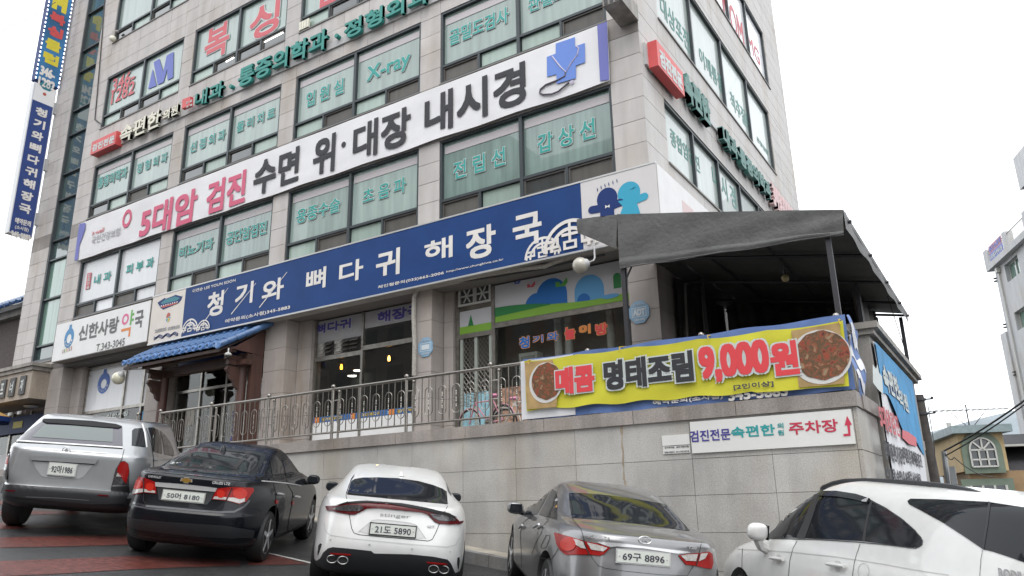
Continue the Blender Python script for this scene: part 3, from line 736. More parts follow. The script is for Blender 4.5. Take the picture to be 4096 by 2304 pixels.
B(VX, VX+.004, y0+.04, y1-.04, hz, zc-.05).build('white_field', m_w, v1)
MB().prism([(VX+.004, y0+.17, hz+.78),(VX+.004, y0+.3, hz+.95),(VX+.004, y1-.3, hz+.95),(VX+.004, y1-.12, hz+.8),(VX+.004, y1-.28, hz+.62),(VX+.004, y0+.35, hz+.62)], (.003,0,0)).build('roof_emblem', m_roofp, v1)
MB().lathe([(.07,0),(.07,.003)], (VX+.004, (y0+y1)/2, hz+.42), (1,0,0), 14).build('swirl', m_redp, v1)
chars = '청기와뼈다귀해장국'
ztop, zbot = onX(k00(320,805), VX).z, onX(k01(205,180), VX).z
st = (ztop-zbot)/9
for i, ch in enumerate(chars): letters(ch, m_letw, v1, (VX+.004, (y0+y1)/2-.22, ztop-(i+1)*st+.08), YV, ZV, .44, st-.16, .05)
letters('예약문의', m_letw, v1, (VX+.004, y0+.16, zbot-.42), YV, ZV, .58, .24, .03); letters('(소사점)', m_letw, v1, (VX+.004, y0+.2, zbot-.66), YV, ZV, .5, .18, .02); letters('345-5883', m_letw, v1, (VX+.004, y0+.1, zbot-1.0), YV, ZV, .7, .26, .04)
m_box = mat('boxing_sign_face', (.03,.14,.30), .35, var=.5, scale=.6); m_ylw = mat('yellow_letter', (.62,.52,.04), .5); m_led = mat('led', (.8,.85,1), .4, emit=1.2)
v2, za, zc = vbox('boxing_club_blade_sign', 'tall narrow blue blade sign edged with white lights, upper of two', d(85,-330), d(85,197), y0, y1+.05, m_box, m_navy)
ztop, zbot = onX(k00(440,90), VX).z, onX(k00(380,500), VX).z; st = (ztop-zbot)/4
for i, ch in enumerate('복싱클럽'): letters(ch, m_sred if i < 2 else m_ylw, v2, (VX+.004, (y0+y1)/2-.3, ztop-(i+1)*st+.08), YV, ZV, .62, st-.16, .07)
letters('M', m_ylw, v2, (VX+.004, (y0+y1)/2-.3, ztop+.05), YV, ZV, .6, .75, .09)
letters('346-', m_letw, v2, (VX+.004, y0+.12, zbot-.55), YV, ZV, .6, .42, .05); letters('1282', m_letw, v2, (VX+.004, y0+.12, zbot-1.05), YV, ZV, .66, .42, .05)
led = MB(); z = za+.03
while z < 24.4:
    led.box(VX, VX+.02, y0-.01, y0+.03, z, z+.09).box(VX, VX+.02, y1+.02, y1+.06, z, z+.09); z += .2
led.build('edge_light', m_led, v2)['kind'] = 'stuff'
# ================================================================== terrace retaining wall
WX = -1.62; CZ = 1.45
m_wall = stone('terrace_granite', (.375,.362,.345), .17, .13, .09, .05, 60, .55, (.88,.80,.68))
m_cop = stone('coping_granite', (.29,.26,.24), .22, .15, .25, .07, 80)
m_conc = stone('concrete', (.27,.255,.235), .12, .2, .35, .03, 60)
tw = thing('terrace_wall', 'long granite-clad retaining wall under the terrace railing', 'wall')
b = MB(); b.box(-24, WX-.05, WY+.045, WY+.4, -2.6, CZ-.2).box(WX-.4, WX-.05, WY+.4, 12.5, -2.6, CZ-.2)
b.build('wall_core', m_joint, tw)
xj = [WX,-2.75,-3.87,-4.94,-5.74,-6.84,-7.90,-9.02,-9.84,-11.22]
while xj[-1] > -23.5: xj.append(xj[-1]-1.12)
zj = [-2.4,-1.85,-1.32,-.80,-.30,.20,.70,1.25]
for xa, xb in zip(xj, xj[1:]):
    for z0, z1 in zip(zj, zj[1:]):
        if z1 < GZ(xa, WY)-.05: continue
        if xb < -6.8 and z1 == .70: z1_ = .70
        e = random.uniform(-.0025, .0025)
        ubox('stone_panel', m_wall, tw, xb+.003, xa-.003-(.052 if xa == WX else 0), WY+e, WY+.05+e, z0+.003, z1-.003)
x = WX
while x > -23.5:
    x1 = x-1.55
    ubox('coping_stone', m_cop, tw, x1+.004, x-.004+(.03 if x == WX else 0), WY-.045, WY+.34, CZ-.2, CZ+random.uniform(-.002, .002)); x = x1
for z0, z1 in zip(zj, zj[1:]): 
    for ya, yb in ((WY, 11.65), (11.65, 12.5)): ubox('stone_panel', m_wall, tw, WX-.05, WX, ya+.004, yb-.004, z0+.005, z1-.005)
ubox('coping_stone', m_cop, tw, WX-.3, WX+.045, WY+.346, 12.5, CZ-.2, CZ-.003)
m_rust = mat('rust_stain', (.315,.255,.18), .8, var=.3, scale=12, stretch=(1,1,.3))
for xs0, z1_, z0_, w_ in ((-4.935,1.245,.45,.026), (-4.925,.44,-.1,.016)):
    Pl = [(xs0-w_*(.6+.4*math.sin(i*2.1)), z1_+(z0_-z1_)*i/10) for i in range(11)]; Pr = [(xs0+w_*(.5+.5*math.sin(i*1.3+1))*(1-i/14), z1_+(z0_-z1_)*i/10) for i in range(10,-1,-1)]
    MB().prism([(x, WY-.0035, z) for x, z in Pl+Pr], (0,-.0008,0)).build('rust_stain', m_rust, tw)
tf = struct(B(-23, WX-.06, WY+.35, 20, 1.2, 1.40).build('terrace_floor', stone('terrace_paving', (.30,.28,.26), .15, .2, .2, .03)))
# end pier with cornice
pier = thing('terrace_pier_wall', 'taller concrete end wall of the terrace with a moulded cap', 'wall')
B(WX-.35, WX+.06, 12.52, 18.4, -2.8, 2.5).build('wall_body', m_conc, pier)
B(WX-.40, WX+.14, 12.46, 18.5, 2.502, 2.58).build('cap_moulding', m_conc, pier); B(WX-.45, WX+.21, 12.40, 18.6, 2.582, 2.68).build('cap', m_conc, pier)
# ------------------------------------------------------------------ side banner on the pier
m_sky = mat('sky_blue_print', (.03,.22,.44), .6, var=.2, scale=3); m_ban2 = mat('banner_white', (.60,.60,.62), .6, var=.06, scale=2, bump=.2, bscale=3)
sbn = thing('clinic_side_banner', 'tall blue and white clinic banner hung on the end wall of the terrace', 'banner')
SX = WX+.09
def s4p(x, y): return (3300+x*.552, 1200+y*.552)
MB().grid(lambda u, v: (SX+.012*math.sin(v*9+u*4)+.01*math.sin(u*21), 12.62+(17.45-12.62)*u, 2.42-2.75*v), 40, 24).build('cloth', m_ban2, sbn, True)
yA, yB = 12.64, 17.43
bb = MB()
for i in range(24):
    u0, u1 = i/24, (i+1)/24
    f = lambda u: 1.62-.55*u+.10*math.sin(u*11)-.28*max(0, math.sin(u*3.4-.4))*.6
    bb.quad((SX+.03, yA+(yB-yA)*u0, f(u0)), (SX+.03, yA+(yB-yA)*u1, f(u1)), (SX+.03, yA+(yB-yA)*u1, 2.41), (SX+.03, yA+(yB-yA)*u0, 2.41))
bb.build('blue_print', m_sky, sbn)
SXl = SX+.036
m_rp = mat('red_banner_print', (.52,.12,.14), .6); m_dk = mat('dark_banner_print', (.06,.06,.07), .6)
for s, m, a, c, bo in (('속편한',m_navy,s4p(442,655),s4p(524,572),.07), ('속편한',m_wv,s4p(436,650),s4p(520,565),.04), ('의원',m_wv,s4p(548,775),s4p(590,692),.04), ('5대암검진',m_rp,s4p(405,925),s4p(522,840),.04),
    ('생애전환기검진',m_dk,s4p(436,1150),s4p(562,1075),.04), ('직장검진채용검진',m_dk,s4p(576,1172),s4p(692,1120),.04), ('위대장 수면내시경',m_dk,s4p(450,1310),s4p(605,1250),.04), ('검사비용',m_dk,s4p(617,1330),s4p(690,1260),.04), ('국가지정 암검진 기관',m_dk,s4p(500,1420),s4p(690,1380),.03)):
    letters(s, m, sbn, onX(a, SXl+(.006 if m is m_wv else 0)), YV, ZV, onX(c, SXl).y-onX(a, SXl).y, max(.12, onX(c, SXl).z-onX(a, SXl).z), bo)
P = [onX(s4p(*p), SXl) for p in ((562,1000),(560,940),(600,955),(660,1000),(664,1062),(610,1045))]
MB().prism(P, (.003,0,0)).build('red_label', m_rp, sbn)
P = [onX(s4p(*p), SXl) for p in ((348,600),(346,470),(372,500),(378,465),(392,530),(412,555),(420,682),(385,650))]
MB().prism(P, (.003,0,0)).build('white_figure', m_wv, sbn)

# ================================================================== stainless railing
m_ss = mat('stainless_steel', (.30,.28,.255), .34, 1.0, var=.15, scale=30); m_ss2 = mat('stainless_dark', (.28,.27,.25), .3, 1.0)
RY = 10.97; RZ0, RZ1 = 1.60, 2.45
rail = thing('terrace_railing', 'stainless steel railing with long oval loops along the front edge of the terrace', 'railing')
def bar(name, p, q, r, m=m_ss, n=8, par=rail): return MB().tube([p, q], r, n).build(name, m, par, True)
posts = [onY(d(x, y), RY).x for x, y in ((399,1085),(526,1060),(669,1035),(834,1005),(1023,975),(1235,950))]
sp = (posts[-1]-posts[0])/5
posts = [posts[0]+sp*i for i in range(6)]; posts += [posts[-1]+(WX-.12-posts[-1])*i/3 for i in (1, 2, 3)]
x0, x1 = posts[0], WX-.12
bar('top_rail', (x0, RY, RZ1), (x1, RY, RZ1), .028, n=12); bar('bottom_rail', (x0, RY, RZ0), (x1, RY, RZ0), .02, n=10)
def share(first, name, loc):
    o = bpy.data.objects.new(name, first.data); C.objects.link(o); o.parent = rail; o.location = loc; return o
pm = MB().tube([(0,0,1.40),(0,0,RZ1+.02)], .03, 10); pm.sphere((0,0,RZ1+.055), .045, 12); pm = pm.mesh('post', m_ss, True)
sm = MB().tube([(0,0,1.40),(0,0,RZ1-.09)], .022, 8); sm.sphere((0,0,RZ1-.06), .033, 10)
sm.tube([(-.16,0,2.22),(0,0,2.22)], .012, 6).tube([(-.16,0,1.9),(0,0,1.9)], .012, 6); sm = sm.mesh('inner_post', m_ss, True)
bmn = MB().tube([(0,0,RZ0),(0,0,RZ1)], .011, 6).mesh('baluster', m_ss, True)
lp = MB(); pts = []
for i in range(16):
    w = math.pi*i/15; pts.append((.085*math.cos(w), 0, 2.16+.085*math.sin(w)))
for i in range(16):
    w = math.pi+math.pi*i/15; pts.append((.085*math.cos(w), 0, 1.82+.085*math.sin(w)))
lpm = lp.tube(pts, .0085, 6, closed=True).mesh('oval_loop', m_ss, True)
rm = MB().tube([(0,0,RZ0),(0,0,RZ1)], .0085, 6)
for z in (2.12, 2.09, 2.06, 2.0, 1.97, 1.94, 1.88, 1.85): rm.lathe([(.009,-.011),(.016,0),(.009,.011)], (0,0,z), n=6)
rmm = rm.mesh('beaded_rod', m_ss2, True)
def put(me, name, x):
    o = bpy.data.objects.new(name, me); C.objects.link(o); o.parent = rail; o.location = (x, RY, 0)
for i, xp in enumerate(posts):
    put(pm, 'post', xp)
    if i == len(posts)-1: break
    nx = posts[i+1]; L = nx-xp
    if i: put(sm, 'inner_post', xp+.17)
    nl = 6
    for j in range(nl):
        xc = xp+L*(j+.62)/nl*.985+.02; put(lpm, 'oval_loop', xc); put(rmm, 'beaded_rod', xc)
        if j < nl-1: put(bmn, 'baluster', xc+L/nl*.49)
# the return to the left by the entrance
pL = Vector((posts[0], RY, 0)); q1 = Vector((posts[0]-.9, RY+.95, 0)); q2_ = Vector((posts[0]-3.6, RY+.95, 0))
for a, c, dz in ((pL, q1, 0), (q1, q2_, -.02)):
    bar('top_rail', (a.x,a.y,RZ1-.01+dz), (c.x,c.y,RZ1-.02+dz), .026, n=10); bar('bottom_rail', (a.x,a.y,RZ0), (c.x,c.y,RZ0), .018)
    for j in range(1, 7):
        p = a.lerp(c, j/7); bar('baluster', (p.x,p.y,RZ0), (p.x,p.y,RZ1-.02), .011, n=6)
for q in (q1, q2_): put(pm, 'post', q.x); rail.children[-1].location = (q.x, q.y, 0)
# the return at the right end, from the corner back to the pier
bar('top_rail', (WX-.12, RY, RZ1), (WX-.12, 12.45, RZ1), .026, m_ss2); bar('bottom_rail', (WX-.12, RY, RZ0), (WX-.12, 12.45, RZ0), .02, m_ss2)
for j in range(1, 5): bar('baluster', (WX-.12, RY+.33*j, RZ0), (WX-.12, RY+.33*j, RZ1), .011, m_ss2, 6)

# ================================================================== yellow menu banner and the blue banner behind it
m_yel = mat('yellow_banner', (.53,.50,.03), .6, var=.10, scale=2.2, bump=.3, bscale=4); m_bb = mat('blue_banner', (.10,.17,.38), .6, var=.22, scale=3, bump=.3, bscale=5); m_rl = mat('red_banner_letter', (.62,.05,.06), .6)
QY = 10.70
bbn = thing('blue_banner', 'faded blue and white banner tied to the railing behind the yellow menu banner', 'banner')
ybn = thing('yellow_menu_banner', 'bright yellow menu banner with red and black letters and dish photos tied to the railing', 'banner')
cTL, cTR, cBL, cBR = onY(d(1316,907), QY), onY(d(2119,805), QY), onY(d(1322,1034), QY), onY(d(2135,970), QY)
def yb(u, v):
    p = cTL.lerp(cTR, u).lerp(cBL.lerp(cBR, u), v)
    sag = -.025*abs(math.sin(u*math.pi*5.0))*(1-v)+.03*math.sin(u*math.pi*6)**2*v*(1 if u < .75 else .3)
    return (p.x, QY+.035+.010*math.sin(u*31+v*4)+.008*math.sin(v*8+u*12), p.z+sag)
MB().grid(yb, 90, 14).build('cloth', m_yel, ybn, True)
def by(u, v):
    x = -6.66+(-1.60+6.66)*u; z = 2.475-(2.475-1.47)*v-.02*math.sin(u*13)**2
    return (x, QY+.10+.012*math.sin(u*40+v*6), z)
cl = MB().grid(by, 80, 8).build('cloth', m_bb, bbn, True)
B(-6.69, -5.70, QY+.075, QY+.083, 1.475, 2.44).build('white_end', m_ban2, bbn)
MB().grid(lambda u, v: (WX+.04+.03*math.sin(v*9+u*3), QY+.12+.75*u, 2.46-1.0*v-.16*u+.05*math.sin(u*9)), 14, 14).build('wrapped_end', m_bb, bbn, True)
for k, (za, zc) in enumerate(((2.35,2.2),(2.05,1.9),(1.72,1.6))): 
    MB().grid(lambda u, v: (WX+.05+.03*math.sin(((2.46-(za+(zc-za)*v)))*9+u*3), QY+.12+.7*u, za+(zc-za)*v-.16*u+.05*math.sin(u*9)), 12, 4).build('white_stripe', m_ban2, bbn, True)
txY('예약문의(소사점)', m_letw, bbn, k22(1065,165), k22(1590,70), QY+.07, .04); txY('345-5883', m_letw, bbn, k22(1635,130), d(1980,968), QY+.07, .05)
hal = (m_wv, .02)
QL = QY+.002
txY('매콤', m_rl, ybn, k22(332,86), k21(618,1295), QL, .05, halo=hal); txY('명태조림', m_blk, ybn, k22(700,52), k21(1358,1192), QL, .045, halo=hal)
txY('9,000', m_rl, ybn, k21(1425,1452), k31(-8,1105), QL, .045, halo=hal); txY('원', m_rl, ybn, k31(32,1395), k31(213,1115), QL, .045, halo=hal)
txY('[2인이상]', m_dk, ybn, d(1846,983), d(1945,957), QL, .04)
def dish_mat():
    m, t, b = _p('dish_photo_print'); g_ = t.nodes.new('ShaderNodeNewGeometry')
    vo = t.nodes.new('ShaderNodeTexVoronoi'); vo.inputs['Scale'].default_value = 11; no = t.nodes.new('ShaderNodeTexNoise'); no.inputs['Scale'].default_value = 9; no.inputs['Detail'].default_value = 8; no.inputs['Distortion'].default_value = 1.2
    t.links.new(g_.outputs['Position'], vo.inputs['Vector']); t.links.new(g_.outputs['Position'], no.inputs['Vector'])
    cr = t.nodes.new('ShaderNodeValToRGB'); e = cr.color_ramp.elements
    e[0].position = .3; e[0].color = (.02,.012,.01,1); e[1].position = .86; e[1].color = (.26,.19,.11,1)
    for p, c in ((.42,(.11,.025,.015,1)), (.52,(.27,.05,.02,1)), (.60,(.16,.07,.035,1)), (.68,(.07,.05,.02,1)), (.75,(.22,.06,.025,1))):
        k = e.new(p); k.color = c
    ad = t.nodes.new('ShaderNodeMath'); ad.operation = 'MULTIPLY_ADD'; ad.inputs[1].default_value = .28
    t.links.new(vo.outputs[0], ad.inputs[0]); t.links.new(no.outputs[0], ad.inputs[2]); t.links.new(ad.outputs[0], cr.inputs[0]); t.links.new(cr.outputs[0], b.inputs['Base Color']); b.inputs['Roughness'].default_value = .55
    return m
m_dish = dish_mat(); m_tan = mat('wood_table_print', (.36,.24,.10), .6, var=.2, scale=6); m_plate = mat('plate_print', (.55,.54,.52), .6)
def dish(pc, rx, rz, bx):
    c = onY(pc, QL); el = lambda f, y: [(c.x+rx*f*math.cos(i*math.pi/18), y, c.z+rz*f*math.sin(i*math.pi/18)*(1+.03*math.sin(i*1.7)*(f < .95))) for i in range(36)]
    MB().prism([onY(p, QL+.016) for p in bx], (0,-.003,0)).build('table_print', m_tan, ybn)
    MB().prism(el(1.0, QL+.010), (0,-.003,0)).build('plate_print', m_plate, ybn)
    MB().prism([(a+.02, y, z+.02) for a, y, z in el(.90, QL+.004)], (0,-.003,0)).build('dish_print', m_dish, ybn)
dish(d(1372,962), .31, .33, [d(1320,912),d(1390,905),d(1405,960),d(1400,1024),d(1326,1030)])
dish(d(2064,897), .385, .365, [d(1990,832),d(2112,812),d(2125,965),d(2010,975)])
for x, y in ((1560,875),(1782,846),(2112,806),(1330,908)):
    p = onY(d(x, y), QY); MB().tube([(p.x, QY-.01, p.z-.05),(p.x-.01, QY-.015, p.z+.01),(p.x, RY-.03, p.z+.06)], .008, 5).build('tie', m_yelp, ybn)

# ================================================================== signs on the terrace wall
m_board = mat('white_board', (.62,.62,.60), .4, var=.03)
ps = thing('parking_sign', 'wide white parking sign board with red arrow on the terrace wall', 'sign'); PYs = WY-.035
B(-3.87*.9954, -1.685, PYs, WY-.003, .775, 1.215).build('board', m_board, ps)
m_nv2 = mat('indigo_letter', (.06,.05,.26), .5); m_t2 = mat('turquoise_letter', (.02,.30,.31), .5); m_r2 = mat('crimson_letter', (.48,.03,.07), .5)
txY('검진전문', m_nv2, ps, k22(1346,440), k22(1645,332), PYs-.003, .025); txY('속편한', m_t2, ps, k22(1657,410), k32(48,300), PYs-.003, .03); txY('의', m_t2, ps, k32(72,336), k32(115,293), PYs-.003, .03); txY('원', m_t2, ps, k32(76,388), k32(118,345), PYs-.003, .03); txY('주차장', m_r2, ps, k32(162,385), k32(522,262), PYs-.003, .025)
flat(m_r2, 'arrow', ps, [k32(*p) for p in ((578,313),(597,241),(633,307),(618,309),(624,390),(570,395),(570,377),(606,374),(598,311))], PYs-.002)
nt1 = thing('blank_notice', 'small blank white notice on the terrace wall beside the parking sign', 'notice')
a, c = onY(k22(1135,468), WY-.02), onY(k22(1335,376), WY-.02); B(a.x, c.x, WY-.02, WY-.003, a.z, c.z).build('board', m_board, nt1)
nt2 = thing('kindergarten_notice', 'small printed notice with phone numbers just below the blank notice', 'notice')
a, c = onY(k22(1142,530), WY-.018), onY(k22(1339,460), WY-.018); B(a.x, c.x, WY-.018, WY-.003, a.z, c.z).build('board', m_board, nt2)
for s, p, q in (('성시유치원',(1152,488),(1225,470)), ('성지 어린이집',(1240,484),(1333,462)), ('346-2601',(1152,523),(1226,505)), ('011-767-8718',(1240,518),(1336,499))): txY(s, m_dk, nt2, k22(*p), k22(*q), WY-.021, .03)

# ================================================================== grey awning over the right end of the terrace
m_tarp = mat('grey_tarpaulin', (.082,.082,.080), .55, var=.14, scale=3.5, bump=.5, bscale=14, stretch=(1,1,.5))
m_tarp2 = mat('dark_tarpaulin', (.05,.045,.04), .6, var=.35, scale=2.2, bump=.6, bscale=3); m_post = mat('dark_steel_post', (.035,.035,.04), .5, .2)
aw = thing('terrace_awning', 'dark grey tarpaulin awning with steel posts over the right end of the terrace', 'awning')
AY = 11.2
Tp = [onY(d(*p), AY) for p in ((1453,553),(1500,547),(1555,541),(2122,530))]
Bp = [onY(d(*p), AY) for p in ((1455,587),(1502,606),(1553,628),(2124,590))]
def lerpl(L, ks, u):
    for i in range(len(ks)-1):
        if u <= ks[i+1]: return L[i].lerp(L[i+1], (u-ks[i])/(ks[i+1]-ks[i]))
    return L[-1].copy()
MB().grid(lambda u, v: (lambda p: (p.x, p.y-.03-.008*math.sin(u*17+v*4)-.03*v*(1-v), p.z))(lerpl(Tp[:3], (0,.46,1), u).lerp(lerpl(Bp[:3], (0,.46,1), u), v)), 18, 10).build('corner_flap', m_tarp, aw, True)
f0, f1 = onY(d(1555,541), AY), onY(d(2122,530), AY); h0, h1 = onY(d(1562,678), AY), onY(d(2124,592), AY)
def val(u, v):
    p = f0.lerp(f1, u).lerp(h0.lerp(h1, u), v)
    return (p.x, p.y-.05-.02*math.sin(u*3)*(1-v)+.006*math.sin(u*37+v*5)*v+.006*math.sin(u*13+v*9)-.012*(.86 < v < .95), p.z+.010*math.sin(u*17)*v*v)
MB().grid(val, 90, 30).build('front_valance', m_tarp, aw, True)
rb = MB(); rL, rRr = f0.copy(), f1.copy()
RB = 18.6
def rf(u, v):
    x = Tp[0].x+(rRr.x-Tp[0].x)*u; z = (Tp[0].z+(rL.z-Tp[0].z)*min(1, u/.18)) if u < .18 else rL.z+(rRr.z-rL.z)*(u-.18)/.82
    y = AY-.03+(RB-AY)*v
    if u < .18: y = AY-.03+(13.55-AY)*v
    return (x, y, z-.04*math.sin(v*math.pi*5)**2+.0)
MB().grid(lambda u, v: rf(u*.18, v), 6, 20).build('roof_sheet', m_tarp, aw, True)
MB().grid(lambda u, v: rf(.1801+u*.8199, v), 20, 40).build('roof_sheet', m_tarp, aw, True)
MB().grid(lambda u, v: (rRr.x+.012*math.sin(v*30)*u, AY-.02+(RB-AY)*v, rRr.z+.02-(.30-.06*v)*u-.010*math.sin(v*44)*u), 4, 60).build('side_valance', m_tarp, aw, True)
for x, y, zt in ((-4.93,AY+.03,4.2),(-1.74,AY+.05,3.95),(-1.95,15.0,4.0),(-1.58,RB-.5,3.9),(-4.9,15.2,4.7)):
    B(x-.035, x+.035, y-.035, y+.035, 2.69 if y > RB-.6 else 1.40, zt).build('post', m_post, aw)
for y in (AY+.25, 13.3, 15.2, 17.0, RB-.3): MB().tube([(RX+.05,y,rL.z-.12),(rRr.x+.05,y,rRr.z-.1)], .03, 6).build('roof_bar', m_post, aw)
for x, z in ((-4.2,rL.z-.30),(-3.0,rL.z-.50),(rRr.x-.02,rRr.z-.13)): MB().tube([(x,AY+.1,z+.05),(x,RB-.1,z+.05)], .025, 6).build('roof_bar', m_post, aw)
MB().tube([(-4.93,AY+.03,3.6),(-4.4,AY+.03,4.55)], .015, 6).build('brace', m_post, aw)
MB().grid(lambda u, v: (RX-.04+(-4.9-RX)*u, 13.45+(RB-13.45)*v, rL.z+.012-.03*math.sin(v*15)**2), 3, 30).build('roof_sheet', m_tarp, aw, True)
MB().tube([h0.lerp(h1, i/40)+Vector((0,-.045+.006*math.sin(i*.9),.015)) for i in range(41)], .012, 6).build('hem_rope', m_tarp, aw, True)
tb = thing('tarp_or_darkening_sheet', 'dark creased tarpaulin hanging across the back of the awning', 'curtain')
MB().grid(lambda u, v: (RX+.05+(WX-.5-RX)*u, 18.2+.10*math.sin(u*30+v*2)+.05*math.sin(u*11+v*9), 1.41+(3.5-.75*u)*v), 60, 16).build('sheet', m_tarp2, tb, True)
tb3 = thing('tarp_or_darkening_sheet', 'dark sheet added along the flank of the building to deepen the shade under the awning', 'curtain')  # added sheet: its dark colour stands in for shade on the flank wall
MB().grid(lambda u, v: (RX+.07+.03*math.sin(u*40+v*2), 14.75+3.4*u, 1.41+3.3*v), 50, 10).build('sheet', m_tarp2, tb3, True)
for y in (15.0, 16.1): MB().tube([(RX+.16,y,1.41),(RX+.15,y,3.2),(RX+.16,y+.15,4.6)], .03, 6).build('pipe', m_conc, tb3, True)
tb2 = thing('tarp_or_darkening_sheet', 'dark creased tarpaulin tied along the inside of the end wall', 'curtain')
MB().grid(lambda u, v: (WX-.42+.05*math.sin(u*26+v*3), 15.2+2.9*u, 1.41+2.5*v), 40, 12).build('sheet', m_tarp2, tb2, True)
# condenser unit and a bare bulb under the awning
m_acw = mat('air_conditioner_white', (.45,.45,.43), .5); m_grl = mat('grille_dark', (.05,.05,.05), .6)
def condenser(lab, x, y, z, w=.8, h=.6, face='y'):
    t = thing('air_conditioner_unit', lab, 'air conditioner')
    B(x, x+w, y, y+.3, z, z+h).build('casing', m_acw, t)
    for i in range(7): B(x+.06, x+w*.55, y-.008, y-.001, z+.08+i*h*.115, z+.08+i*h*.115+.03).build('grille_slat', m_grl, t)
    MB().lathe([(.02,0),(h*.38,.0),(h*.38,.012)], (x+w*.6, y-.014, z+h*.5), (0,1,0), 20).build('fan_ring', m_grl, t); return t
condenser('white condenser unit standing in the dark under the awning', -4.75, 15.4, 2.30, .75, .62)
stn = thing('steel_stand', 'dark steel stand under the condenser unit', 'stand')
for x in (-4.7, -4.1):
    for y in (15.42, 15.66): B(x, x+.04, y, y+.04, 1.40, 2.298).build('leg', m_post, stn)
hb = thing('hanging_bulb', 'bare bulb hanging on a wire under the awning', 'lamp')
p = onY(k31(130,650), 13.3); MB().tube([(p.x,13.3,p.z+.12),(p.x,13.3,rf(.7,.3)[2]+.03)], .006, 4).build('wire', m_post, hb); MB().sphere((p.x,13.3,p.z), .07, 12).build('bulb', mat('bulb_glass', (.30,.25,.12), .2), hb, True); MB().lathe([(.03,0),(.03,.09)], (p.x,13.3,p.z+.05)).build('socket', m_post, hb)
# ================================================================== ground floor: columns, shopfronts, porch
def r1(x, y): return (x*.276, 1350+y*.276)
def r2(x, y): return (1150+x*.3796, 1150+y*.3796)
def r3(x, y): return (1800+x*.4487, 1050+y*.4487)
m_colm = stone('column_granite', (.36,.325,.305), .14, .08, .12, .05, 110)
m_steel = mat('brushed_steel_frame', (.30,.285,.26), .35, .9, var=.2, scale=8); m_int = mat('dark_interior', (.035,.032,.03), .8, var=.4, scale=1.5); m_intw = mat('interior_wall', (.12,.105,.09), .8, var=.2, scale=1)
m_shop = glass('shop_glass', (.84,.86,.84), .01, .04); m_soff = mat('soffit', (.16,.15,.14), .8)
gf = bpy.data.objects.new('ground_floor', None); C.objects.link(gf); gf.parent = building
FLZ = 1.40
def column(x0, x1, y0, y1, z0=FLZ, z1=5.24):
    zs = [z0, 2.0]
    while zs[-1]+.62 < z1-.3: zs.append(zs[-1]+.62)
    zs.append(z1)
    for a, c in zip(zs, zs[1:]): ubox('column_block', m_colm, gf, x0, x1, y0, y1, a+.005, c-.005)
    B(x0+.008, x1-.008, y0+.008, y1-.008, z0, z1).build('column_core', m_joint, gf)
column(-28.40,-27.55,14.0,14.5,1.2); column(-27.53,-26.95,14.38,14.62,1.2)
column(-22.45,-21.75,14.0,14.6,1.2)
column(-17.05,-16.20,14.0,14.5); column(-16.18,-15.66,14.42,14.8)
column(-11.70,-11.16,14.0,14.5); column(-11.14,-10.86,14.46,14.8)
column(-6.06,RX,14.0,14.5); column(RX-.6,RX-.01,14.52,16.0)
B(-31.2, RX-.02, 14.02, 14.8, 5.245, 5.45).build('lintel', m_soff, gf)
for yb_, x0, x1 in ((16.5,-27,-22.4),(16.8,-21.7,-17.0),(19,-16.2,-11.2),(18.5,-10.9,-6.0)): pass
B(RX-.5, RX-.02, 16.05, 18.1, 1.4, 5.2).build('side_wall', m_conc, gf)
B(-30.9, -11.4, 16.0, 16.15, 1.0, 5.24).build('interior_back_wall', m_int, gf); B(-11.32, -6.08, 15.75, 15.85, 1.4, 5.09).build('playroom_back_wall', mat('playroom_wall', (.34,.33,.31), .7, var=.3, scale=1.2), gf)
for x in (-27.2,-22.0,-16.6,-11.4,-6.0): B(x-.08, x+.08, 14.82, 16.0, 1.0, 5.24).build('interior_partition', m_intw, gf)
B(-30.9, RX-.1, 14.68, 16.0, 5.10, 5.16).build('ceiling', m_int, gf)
# conduit along the sign's underside, down the column, plus drooping cables
cab = thing('cable_bundle', 'thick wrapped cable bundle running under the blue signboard and down a column', 'cable')
m_cab = mat('wrapped_cable', (.34,.32,.29), .7, var=.25, scale=20); m_cabd = mat('black_cable', (.04,.04,.04), .6)
pc = [onY(p, 13.9) for p in (r2(1335,930), r2(1340,600), r2(1330,300), r2(1335,100), r2(1375,10), r2(1480,-25))]
pc += [onY(k11(x, y), 13.85) for x, y in ((1500,668),(1700,630),(1932,585))]+[onY(k21(x, y), 13.85) for x, y in ((250,560),(450,470),(600,420))]
MB().tube(pc, .055, 8).build('wrapped_cable', m_cab, cab, True)
for k in range(4): MB().tube([onY(k21(x, y+k*22+random.uniform(-6, 6)), 13.8+.05*k) for x, y in ((-560,640),(-300,600),(-100,575),(60,545),(220,520),(400,470),(560,430),(700,405))], .022, 6).build('cable', m_cabd if k % 2 else m_cab, cab, True)
# ------------------------------------------------------------------ pharmacy shopfront
pf = thing('pharmacy_shopfront', 'steel-framed pharmacy window front with white films behind the silver pickup', 'shopfront')
GYp = 14.60
def px_(f, x, y, Y): return onY(f(x, y), Y)
x0, x1 = -26.93, -22.50; zt, zm, zb = 5.2, 3.62, 1.4
f = MB(); 
for x in (x0, -24.62, -23.55, x1): f.box(x-.04, x+.04, GYp-.05, GYp+.06, zb, zt)
for z in (zt-.04, zm, zb+.05): f.box(x0+.04, x1-.04, GYp-.045, GYp+.05, z-.05, z+.05)
f.build('frame', m_steel, pf)
xsx = (x0, -24.62, -23.55, x1)
for a, c in zip(xsx, xsx[1:]):
    B(a+.04, c-.04, GYp, GYp+.012, zm+.05, zt-.09).build('film_pane', m_wfilm, pf); B(a+.04, c-.04, GYp, GYp+.012, zb+.1, zm-.05).build('pane', m_shop, pf)
ringlogo(pf, r1(1502,660), .36, .36, GYp-.01, m_cross, m_wv)
